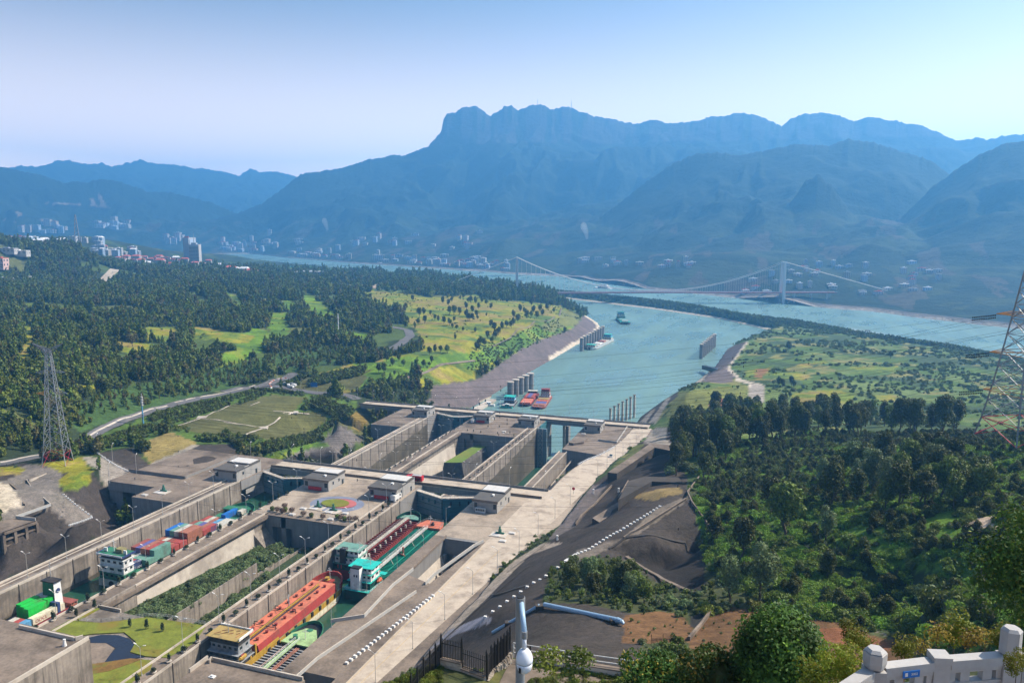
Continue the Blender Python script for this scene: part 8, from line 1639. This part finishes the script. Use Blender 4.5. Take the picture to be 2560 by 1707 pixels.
for s in (-1, 1): mb.bar((s * 14, 0, 0), (s * 1.5, 0, zt_ - 120), 2.2)
for k in range(8): t = k / 8; mb.bar((-14 + 12.5 * t, 0, (zt_ - 120) * t), (14 - 12.5 * (t + .125), 0, (zt_ - 120) * (t + .125)), 1.2)
mb.build('lattice', M['conc_grey'], p_)
for k, (x, y) in enumerate([(940, 66), (1242, 66)]):
    X, Y = 1080 + x * .28058, 230 + y * .28058; v = at_dist(X, Y + 14, 6350 if False else RID[0]['d']); o = empty('summit_mast', v); tag(o, ['left antenna mast on the main summit ridge', 'right antenna mast on the main summit ridge'][k], 'mast'); MB().cyl((0, 0, -30), (0, 0, 40), 3.0, 1.5, 6).build('mast_pole', TW['white'], o)
# far-bank town, in pieces one can tell apart
def far_list(w, pts): return [S(w, *p) for p in pts]
FT = []
for (w, x0, x1, yf, n) in [('b', 0, 2281, lambda x: 318 + x * .070, 62), ('c', 0, 430, lambda x: 395 + x * .07, 20), ('c', 1000, 2100, lambda x: 380 + x * .01, 22), ('a', 1380, 1620, lambda x: 905, 8), ('a', 1900, 2281, lambda x: 935, 10), ('a', 120, 560, lambda x: 805, 16), ('a', 850, 1150, lambda x: 765, 14)]:
    for k in range(n):
        x = rng.uniform(x0, x1); FT.append((*S(w, x, yf(x) - 6 - abs(rng.normal()) * 34), rng.random()))
for k in range(46): FT.append((*S('d', rng.uniform(500, 2281), rng.uniform(360, 640)), rng.random()))
for k in range(26): FT.append((*S('b', rng.uniform(200, 2281), rng.uniform(150, 300)), rng.random()))
FT = sorted(FT); k = 0
for (x, y, r) in FT:
    q = mhit(x, y)
    if q is None: continue
    s = math.hypot(q.x, q.y) / 3300; tall = r > .72
    building(q.x, q.y, q.z, (12 + 12 * ((r * 7) % 1)) * (1 if tall else 1.5) * s, 14 * s, (22 if tall else 10) * s, rng.uniform(0, .6), ['white', 'cream', 'blue', 'white'][int(r * 40) % 4], ['white', 'white', 'grey', 'red'][int(r * 90) % 4], ('pale apartment tower' if tall else 'low pale building') + ', ' + ordn(k % 99) + ' from the left ' + ('in the far-bank town' if k < 99 else ('in the middle of the far bank' if k < 198 else 'along the right far bank')), 'tall buildings of the far-bank town' if tall else 'low buildings of the far-bank town', 6 if tall else 3, 3); k += 1
# two smoke plumes on the far slopes
def smoke(w, x, y, hpx, label):
    q = mhit(*S(w, x, y)); d = math.hypot(q.x, q.y); u = d / FPX; H = hpx * u; bm = bmesh.new()
    for k in range(9):
        t = k / 8; r_ = H * (.10 + .16 * t); m4 = Matrix.Translation((mnoise.noise(Vector((k, x, 0))) * H * .12 - H * .25 * t * t, 0, H * t * .9)) @ Matrix.Diagonal((r_, r_, r_ * 1.3, 1)); bmesh.ops.create_icosphere(bm, subdivisions=2, radius=1, matrix=m4)
    me = bpy.data.meshes.new('smoke'); bm.to_mesh(me); bm.free(); m = bpy.data.materials.new('smoke_air'); m.use_nodes = True; n = m.node_tree; n.nodes.remove(n.nodes['Principled BSDF']); v_ = n.nodes.new('ShaderNodeVolumePrincipled'); v_.inputs['Color'].default_value = (.95, .95, .97, 1); v_.inputs['Density'].default_value = .9 / H; n.links.new(v_.outputs[0], n.nodes['Material Output'].inputs['Volume']); me.materials.append(m)
    o = bpy.data.objects.new('smoke', me); COL.objects.link(o); o.location = q; tag(o, label, 'smoke', kind='stuff')
smoke('b', 920, 135, 26, 'small white smoke plume on the slope above the far town'); smoke('c', 1095, 140, 34, 'white smoke plume above the valley behind the bridge')
# ------------------------------------------------------------------ the viewpoint's own foreground
M['weed_soil'] = weathered('weedy_soil', (.055, .065, .022), .4, .5, .95, (.12, .11, .03), 0, 3, .5)
M['stone'] = weathered('rough_stone', (.36, .31, .25), .3, 1.2, .9, (.22, .18, .14), 0, 4, .5); M['marble'] = weathered('pale_carved_stone', (.34, .33, .32), .12, .8, .6, (.24, .23, .22), 0, 8, .05)
Z1 = 145.0
fp = SL(3, [(-260, 1640), (100, 1560), (300, 1440), (395, 1432), (560, 1500), (720, 1560), (885, 1350), (900, 1395), (1020, 1405), (1770, 1520)]) + SL(4, [(600, 1600), (1770, 1620)]) + SL(5, [(1000, 1640), (1770, 1640)])
fp = [un(x, y, Z1) for x, y in fp]; back = [un(2700, 2300, Z1), un(300, 2300, Z1)]
struct('terrain_terrace', MB().prism(fp + back, 96, Z1, None), M['weed_soil'])
struct('pavement_terrace', MB().prism([un(*p, Z1 + .1) for p in SL(3, [(880, 1400), (1015, 1408), (1770, 1535), (1770, 1800), (760, 1800), (800, 1560)])], Z1 - .5, Z1 + .1), M['conc'])
# black iron fence on stone walls with a two-bay railing
ph = 2.0
def iron_bay(root, A, B, h_, n):
    mb = MB(); d = B - A
    for z in (.25, h_ - .35): mb.bar(A + Vector((0, 0, z)), B + Vector((0, 0, z)), .06)
    mb.build('rail', M['black'], root)
    for k in range(n + 1):
        p = A + d * (k / n); MB().bar(p, p + Vector((0, 0, h_)), .045).cyl(p + Vector((0, 0, h_)), p + Vector((0, 0, h_ + .16)), .05, .005, 5).build('bar', M['black'], root)
def ipost(root, p, h_): MB().bar(p, p + Vector((0, 0, h_)), .14).cyl(p + Vector((0, 0, h_)), p + Vector((0, 0, h_ + .25)), .09, .01, 6).build('post', M['black'], root)
def W3(w, x, y, z): X, Y = unw(w, x, y, z); return Vector((X, Y, z))
g0, g1, g2 = W3(3, 397, 1432, Z1 + .2), W3(3, 541, 1465, Z1 + .2), W3(3, 709, 1525, Z1 + .2)
ig = empty('iron_fence', g0); tag(ig, 'black iron railing in two bays on a low stone wall at the bottom', 'fence'); 
for a, b, dz in ((g0, g1, .55), (g1, g2, .0)): iron_bay(ig, a - g0 + Vector((0, 0, dz)), b - g0 + Vector((0, 0, dz)), 1.9 if dz == 0 else 1.9, 13)
for p, hh_ in ((g0, 2.9), (g1, 2.9), (g2, 2.5)): ipost(ig, p - g0, hh_)
sw = empty('stone_wall', g0); tag(sw, 'low dark stone wall carrying the black railing bays', 'wall')
for a, b, dz in ((g0, g1, .5), (g1, g2, .0)):
    A_, B_ = a - g0, b - g0
    for k in range(3):
        for r_ in range(2):
            p, q = A_.lerp(B_, (k + .01) / 3), A_.lerp(B_, (k + .98) / 3); MB().bar(p + Vector((0, 0, dz - .25 - r_ * .55)), q + Vector((0, 0, dz - .25 - r_ * .55)), .5, .52).build('stone_block', M['stone'], sw)
    MB().bar(A_ + Vector((0, 0, dz + .08)), B_ + Vector((0, 0, dz + .08)), .62, .12).build('coping', M['conc'], sw)
fr = empty('iron_fence', W3(3, 872, 1345, Z1 + 1.2)); tag(fr, 'spiked black fence stepping up along the pale stone wall', 'fence'); o0 = Vector(fr.location)
pp = [W3(3, 715, 1540, Z1), W3(3, 742, 1480, Z1 + .3), W3(3, 765, 1455, Z1 + .4), W3(3, 788, 1435, Z1 + .6), W3(3, 810, 1415, Z1 + .7), W3(3, 832, 1395, Z1 + .9), W3(3, 853, 1370, Z1 + 1.1), W3(3, 872, 1345, Z1 + 1.2)]
for a, b in zip(pp, pp[1:]): iron_bay(fr, a - o0, b - o0, 2.0, 5)
for p in pp: ipost(fr, p - o0, 2.4)
sr = empty('stone_wall', pp[0]); tag(sr, 'pale rubble stone wall rising right beneath the spiked fence', 'wall')
for i, (a, b) in enumerate(zip(pp, pp[1:])):
    for k in range(4):
        for r_ in range(3):
            p = (a.lerp(b, k / 4) - pp[0]) + Vector((rng.uniform(-.05, .05), rng.uniform(-.05, .05), -.35 - r_ * .62)); q = (a.lerp(b, (k + .93) / 4) - pp[0]) + Vector((0, 0, -.35 - r_ * .62)); MB().bar(p, q, .55 + rng.uniform(-.08, .08), .58).build('stone', M['stone'], sr)
fl = empty('iron_fence', W3(3, 232, 1600, Z1)); tag(fl, 'black fence with tall posts running down to the lower left', 'fence'); o1 = Vector(fl.location)
pl = [W3(3, 395, 1436, Z1), W3(3, 358, 1478, Z1 - .2), W3(3, 320, 1525, Z1 - .4), W3(3, 276, 1580, Z1 - .6), W3(3, 233, 1640, Z1 - .8), W3(3, 190, 1700, Z1 - 1.0)]
for a, b in zip(pl, pl[1:]): iron_bay(fl, a - o1, b - o1, 2.0, 7)
for p in pl: ipost(fl, p - o1, 2.6)
sll = empty('stone_wall', pl[0]); tag(sll, 'stone wall falling left beneath the black fence with tall posts', 'wall')
for a, b in zip(pl, pl[1:]):
    for k in range(3):
        for r_ in range(2): MB().bar(a.lerp(b, k / 3) - pl[0] + Vector((.3, .1, -.3 - r_ * .6)), a.lerp(b, (k + .94) / 3) - pl[0] + Vector((.3, .1, -.3 - r_ * .6)), .6, .56).build('stone', M['stone'], sll)
bn = W3(3, 683, 1425, Z1 - 6); 
lowwall([un(*p, Z1 + .2) for p in SL(3, [(1010, 1415), (1400, 1475), (1770, 1535)]) + SL(4, [(430, 1540)])], Z1 + .2, .5, .6, M['conc_light'], 'low pale kerb wall along the terrace edge')
lowwall([un(*p, Z1 + .2) for p in SL(3, [(895, 1390), (1010, 1410), (1400, 1472), (1770, 1525)])], Z1 + .2, 1.5, .1, M['rail'], 'thin grey cable railing beyond the terrace kerb', posts=3.5, cat='fence', name='fence')
# blue water pipe on the dark slope
Mp = paint('pale_blue_pipe', (.25, .37, .49), .4, .08)
zz = [hit(*S(3, 750, 1230)), hit(*S(3, 1075, 1055)), hit(*S(3, 1110, 1050)), hit(*S(3, 1610, 1160))]; o2 = Vector(zz[0]); bpz = empty('water_pipe', o2); tag(bpz, 'long pale blue water pipe crossing the dark slope with a bend', 'pipe')
up = Vector((0, 0, 1.0)); MB().cyl(zz[0] - o2 + up * .5, zz[1] - o2 + up, .42, n=12).build('lower_pipe', Mp, bpz); MB().cyl(zz[2] - o2 + up, zz[3] - o2 + up, .58, n=14).build('upper_pipe', Mp, bpz)
e = zz[3] - o2 + up; dd = (zz[3] - zz[2]).normalized(); MB().cyl(e + dd * .2, e + dd * 1.6 + Vector((0, 0, -.1)), .66, .5, 14).cyl(e + dd * 1.6 + Vector((0, 0, -.1)), e + dd * 2.3 + Vector((0, 0, -.6)), .5, .3, 14).build('elbow', Mp, bpz)
for p in (zz[1] - o2, zz[3] - o2 - dd * .8, zz[0].lerp(zz[1], .35) - o2): MB().cbox((p.x, p.y, p.z - .6), 2.0, 1.6, 1.7, .4).build('thrust_block', M['conc_dark'], bpz)
# small dark fence on the slope, box, white marker blocks
sf = hit(*S(4, 520, 1298)); sg_ = hit(*S(4, 690, 1293)); of = empty('slope_fence', sf); tag(of, 'short dark spiked fence between dark slope and brown grass', 'fence'); dv_ = sg_ - sf
for k in range(20): MB().bar(dv_ * (k / 19), dv_ * (k / 19) + Vector((0, 0, 1.3 if k % 9 else 2.1)), .09).build('bar', M['black'], of)
MB().bar(Vector((0, 0, .9)), dv_ + Vector((0, 0, .9)), .08).build('rail', M['black'], of)
for k, (w, x, y) in enumerate([(3, 505, 1085), (3, 1198, 580), (3, 1622, 250), (4, 120, 255)]):
    q = hit(*S(w, x, y)); o = MB().cyl((0, 0, 0), (0, 0, 1.7), .45, .3, 8).cyl((0, 0, 1.7), (0, 0, 2.1), .5, .45, 8).build('vent_stub', M['white'], loc=q); tag(o, ['white vent stub beside the service road gutter, nearest', 'white vent stub at the top of the service road gutter', 'white vent stub in the dark embankment notch', 'dark-side vent stub under the ridge embankment'][k], 'vent')
# surveillance camera on its pole
cp = P3(1301, 1492, 9.7); pc = empty('camera_pole', (cp.x, cp.y, cp.z - 9)); tag(pc, 'grey steel pole carrying the white dome camera', 'pole'); MB().cyl((0, 0, 0), (0, 0, 9), .060, .060, 20).build('pole', M['steel'], pc); MB().cyl((0, 0, 9.001), (0, 0, 9.01), .05, .05, 16).build('pole_opening', M['black'], pc)
dcx = P3(1311, 1648, 9.45); dc = empty('dome_camera', dcx); tag(dc, 'white dome surveillance camera hanging from a bent pipe', 'camera')
k_ = 9.45 / FPX; P_['cam'] = paint('camera_shell', (.60, .63, .68), .3, .05)
MB().lathe([(.055 * 1.0, .165), (.10, .155), (.155, .11), (.190, .04), (.195, 0), (.19, -.03)], n=28).build('upper_shell', P_['cam'], dc, True).scale = (.53, .53, .85); MB().lathe([(.185, -.035), (.183, -.09), (.15, -.15), (.09, -.19), (.03, -.205)][::-1], n=28).build('lower_shell', P_['cam'], dc, True).scale = (.53, .53, .85); MB().lathe([(.187, -.036), (.187, -.028)], n=28).build('seam', M['black'], dc).scale = (.53, .53, .85)
tocam = (Vector((0, 0, CAMZ)) - dcx); tocam.z = 0; tocam.normalize(); side = Vector((-tocam.y, tocam.x, 0)); lp = tocam * .14 - side * .12 * -1 + Vector((0, 0, -.09)); left = Vector((-math.cos(YAW), -math.sin(YAW), 0))
lens = tocam * .075 + left * .062 + Vector((0, 0, -.09)); MB().bar(lens - left * .02, lens + left * .008, .045, .06).build('lens_window', M['black'], dc)
tp = P3(1316, 1580, 9.5) - dcx; t0 = Vector((0, 0, .15)); MB().cyl(t0, Vector((tp.x * 0, tp.y * 0, tp.z)), .026, .024, 14).build('drop_tube', P_['cam'], dc, True); MB().cyl(Vector((0, 0, tp.z - .02)), Vector((0, 0, tp.z + .07)), .036, .036, 14).build('coupling', M['steel'], dc); up_ = P3(1303, 1503, 9.68) - dcx; MB().cyl(Vector((0, 0, tp.z + .05)), up_, .034, .030, 14).build('bracket_pipe', Mp, dc, True)
# carved stone balustrade
ZR = 180.0; fl_z = ZR - 1.05
bs_ = [un(2040, 1760, ZR), un(2186, 1664, ZR), un(2349, 1645, ZR), un(2524, 1632, ZR), un(2720, 1640, ZR)]
bt_ = empty('stone_balustrade', (*bs_[1], fl_z)); tag(bt_, 'pale carved stone balustrade with posts in the bottom right corner', 'balustrade'); O = Vector((*bs_[1], fl_z))
def B3(i, z): return Vector((*bs_[i], fl_z + z)) - O
for i in range(len(bs_) - 1):
    a, b = B3(i, 0), B3(i + 1, 0); d = (b - a); L = d.length; d.normalize(); a2, b2 = a + d * .13, b - d * .13
    rl_ = MB().bar(a2 + Vector((0, 0, .98)), b2 + Vector((0, 0, .98)), .17, .13).bar(a2 + Vector((0, 0, .885)), b2 + Vector((0, 0, .885)), .13, .06); rl_.build('top_rail', M['marble'], bt_)
    pn = MB().bar(a2 + Vector((0, 0, .35)), b2 + Vector((0, 0, .35)), .09, .62); pnl = pn.build('panel', M['marble'], bt_); MB().bar(a2 + Vector((0, 0, .68)), b2 + Vector((0, 0, .68)), .13, .05).build('mid_rail', M['marble'], bt_)
    for f in (.03, .30, .72, .97): p = a2.lerp(b2, f); MB().cbox((p.x, p.y, .705), .14, .10, .15, math.atan2(d.y, d.x)).build('baluster', M['marble'], bt_)
    nrm = Vector((d.y, -d.x, 0)) * .052; mb = MB(); Lp = (b2 - a2).length     # carved relief of curling clouds
    for c in range(3):
        cc = a2 + d * Lp * (.22 + .28 * c) + Vector((0, 0, .40)) + nrm; pts_ = []
        for k in range(15): t = k / 14 * 4.6; r__ = .15 * (1 - k / 20); pts_.append(cc + d * (r__ * math.cos(t + c)) + Vector((0, 0, r__ * .9 * math.sin(t + c))))
        mb.tube(pts_, .014, 4)
    mb.build('carving', M['marble'], pnl)
for i, (w_, H_, hexa) in enumerate([(.2, 1.25, False), (.25, 1.38, True), (.22, 1.12, False), (.26, 1.5, False), (.22, 1.12, False)]):
    p = B3(i, 0); ps = MB().cbox((p.x, p.y, -.1), w_, w_, 1.12, .25).build('post', M['marble'], bt_)
    if hexa: MB().lathe([(.10, 0), (.135, .02), (.155, .10), (.155, .24), (.14, .245)], (p.x, p.y, 1.025), 6).build('finial', M['marble'], bt_); MB().lathe([(.145, .01), (.10, .05)], (p.x, p.y, 1.27), 6).build('finial_cap', M['marble'], bt_)
    elif i == 3: MB().lathe([(.11, 0), (.14, .03), (.14, .38), (.10, .42)], (p.x, p.y, 1.025), 6).build('finial', M['marble'], bt_)
    else: MB().cbox((p.x, p.y, 1.021), w_ * 1.12, w_ * 1.12, .1, .25).build('finial', M['marble'], bt_)
pl_ = lerp2(bs_[1], bs_[2], .50); dr = Vector((bs_[2][0] - bs_[1][0], bs_[2][1] - bs_[1][1], 0)).normalized(); nr = Vector((dr.y, -dr.x, 0)); sgn = empty('number_plate', Vector((*pl_, fl_z + .93)) + nr * .095); tag(sgn, 'small blue plate with white characters on the balustrade rail', 'sign')
MB().bar(dr * -.13, dr * .13, .012, .10).build('plate', P_['blue'], sgn); text('5002', .05, tuple(dr * .045 + nr * .009 + Vector((0, 0, -.015))), (math.pi / 2, 0, math.atan2(dr.y, dr.x)), M['white'], sgn, ext=.001); MB().bar(dr * -.10 + nr * .008, dr * -.06 + nr * .008, .004, .05).build('emblem', M['white'], sgn)
struct('floor_terrace', MB().prism([bs_[0], bs_[1], bs_[2], bs_[3], bs_[4], un(2800, 2600, ZR), un(1900, 2600, ZR)], fl_z - .3, fl_z), M['conc'])
# foreground plants
def fplant(name, label, mesh, px, py, depth, s, cat='bush', stem=True, zbase=None, group=None, sc=None, rot=None):
    p = P3(px, py, depth); r_ = empty(name, p, rng.uniform(0, 6) if rot is None else rot); tag(r_, label, cat, group); link('foliage', mesh, r_, (0, 0, 0), sc=sc or s)
    if stem:
        hgt_ = max(.5, p.z - (zbase if zbase is not None else p.z - 1.5)); link('stem', MB().cyl((0, 0, -hgt_), (0, 0, s), .05 * s, .03 * s, 6).mesh('stem', M['bark']), r_)
    return r_
vine = [leaf_crown('vine_foliage', [M['leaf_gloss'], M['leaf_kudzu']], 16000, 1, 1.2, .040, 16, seed=3, tight=True), leaf_crown('vine_foliage_low', [M['leaf_gloss'], M['leaf_gold']], 8000, 1, .8, .045, 20, seed=5)]
core = MB(); 
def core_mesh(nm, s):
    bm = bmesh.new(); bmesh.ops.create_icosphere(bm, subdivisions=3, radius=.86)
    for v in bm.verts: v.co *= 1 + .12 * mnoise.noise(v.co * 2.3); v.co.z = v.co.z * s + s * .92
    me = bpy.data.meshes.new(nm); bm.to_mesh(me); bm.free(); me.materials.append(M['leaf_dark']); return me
vb = fplant('vine_bush', 'tall dome-shaped bush overgrown with glossy creeper left of the balustrade', vine[0], 1945, 1745, 24, 1.5, stem=False); vb.location.z -= .4; link('inner_foliage', core_mesh('inner_foliage', 1.2), vb, sc=1.12); link('stem', MB().cyl((0, 0, -8), (0, 0, 1.5), .2, .12, 8).mesh('stem', M['bark']), vb)
v2 = fplant('vine_bush', 'lower yellow-flecked creeper shoulder left of the tall overgrown dome', vine[1], 1800, 1760, 24.5, 1.35, stem=False); link('inner_foliage', core_mesh('inner_foliage', .8), v2, sc=.9); link('stem', MB().cyl((0, 0, -8), (0, 0, 1), .15, .1, 8).mesh('stem', M['bark']), v2)
v3 = fplant('vine_bush', 'third creeper mass sprawling at the very bottom left of the dome', vine[1], 1650, 1775, 25.5, 1.4, stem=False); link('inner_foliage', core_mesh('inner_foliage', .8), v3, sc=.8); link('stem', MB().cyl((0, 0, -8), (0, 0, 1), .12, .08, 8).mesh('stem', M['bark']), v3)
twg = leaf_crown('gold_sprig', M['leaf_gold'], 240, 1, 1.1, .10, 9, seed=9); ylw = leaf_crown('yellow_green_foliage', [M['leaf_yel'], M['leaf_gold']], 1300, 1, 1.0, .075, 12, seed=12)
M['leaf_bright'] = flatleaf('fresh_yellow_green_leaves', (.17, .20, .02), .4, .4); brt = leaf_crown('bright_foliage', [M['leaf_bright'], M['leaf_gold']], 1500, 1, 1.0, .07, 12, seed=14); sprg = leaf_crown('drooping_sprig', [M['leaf_gold'], M['leaf_plum']], 420, 1, .9, .085, 8, seed=15)
for k, (x, y, d, s, m_) in enumerate([(2075, 1705, 13.5, .36, 0), (2110, 1668, 14.5, .28, 0), (2140, 1720, 13, .34, 0), (2040, 1740, 14, .42, 0), (2140, 1625, 15, .26, 1), (2165, 1650, 14.6, .24, 1), (2120, 1600, 16, .24, 1)]):
    fplant('garden_bush', ordn(k) + ' yellow-green bush between the overgrown dome and the hexagonal post', [brt, ylw][m_], x, y, d, s, zbase=170, group='yellow bushes left of the balustrade')
for k, (x, y, d, s) in enumerate([(2260, 1650, 14, .26), (2300, 1643, 14.4, .24), (2340, 1620, 15, .32), (2385, 1612, 15.5, .38), (2420, 1628, 15, .28), (2462, 1620, 15.4, .28), (2500, 1618, 15, .26), (2255, 1642, 15, .2)]):
    fplant('garden_plant', ordn(k) + ' drooping golden plant from the left behind the balustrade', sprg if k % 3 else ylw, x, y, d, s, zbase=170, group='golden plants behind the balustrade', cat='plant')
tre = leaf_crown('near_tree_crown', [M['leaf_gloss'], M['leaf_yel']], 9000, 1, 1.25, .036, 30, seed=21)
tp_ = P3(2535, 1560, 26); nt_ = empty('garden_tree', (tp_.x, tp_.y, tp_.z)); tag(nt_, 'glossy yellow-green tree reaching in from the right edge', 'tree'); link('crown', tre, nt_, (0, 0, .1), sc=1.75); c2 = link('crown', leaf_crown('near_tree_crown_low', [M['leaf_gloss'], M['leaf_gold']], 4000, 1, .9, .04, 20, seed=22), nt_, (.9, .1, -1.2), sc=1.2)
link('trunk', TRK['a'][0], nt_, (.3, 0, -6.5), sc=(2.2, 2.2, 5.0))
for k, (x, y, d, s) in enumerate([(2540, 1690, 9.6, .16), (2556, 1670, 9.8, .14)]): fplant('garden_plant', ['light green sprig overhanging the balustrade at the right edge', 'upper light green sprig at the right picture edge'][k], brt, x, y, d, s, zbase=178.9, cat='plant')
wd = leaf_crown('weed_foliage', [M['leaf_yel'], M['leaf_mid']], 500, 1, .9, .10, 9, seed=31); pts = []
w0 = fplant('weed_clump', 'yellow-green weed clump right below the dome camera', wd, 1375, 1690, 62, 1.5, stem=False, cat='plant'); w0f = [c for c in bpy.data.objects if c.parent == w0][0]
w1 = fplant('weed_clump', 'dark green weed clump at the bottom right of the camera pole', leaf_crown('weed_foliage_dark', [M['leaf_mid'], M['leaf_gloss']], 500, 1, .9, .10, 9, seed=33), 1440, 1692, 60, 1.6, stem=False, cat='plant'); w1f = [c for c in bpy.data.objects if c.parent == w1][0]
for k in range(620):
    t = rng.random()
    if k < 260: x, y = rng.uniform(-60, 400), 0; y = 1590 - (x) * .33 + rng.uniform(-10, 110); w_ = 3
    elif k < 430: x = rng.uniform(1030, 1790); y = 1418 + (x - 1030) * .16 + rng.uniform(6, 40); w_ = 3
    else: x = rng.uniform(1020, 1800); y = 1500 + rng.uniform(0, 130); w_ = 3
    if k >= 430 and (x < 1150 and y < 1540): continue
    X, Y = unw(w_, x, y, Z1); pts.append((X, Y, Z1 - .3, rng.uniform(.22, .5), rng.uniform(0, 6), int(rng.random() < .4)))
for k in range(300):
    x = rng.uniform(300, 1100); y = 1480 + rng.uniform(10, 120); X, Y = unw(4, x, y, Z1); pts.append((X, Y, Z1 - .3, rng.uniform(.4, .9), rng.uniform(0, 6), int(rng.random() < .4)))
gn_scatter('weeds', pts, [w0f, w1f])
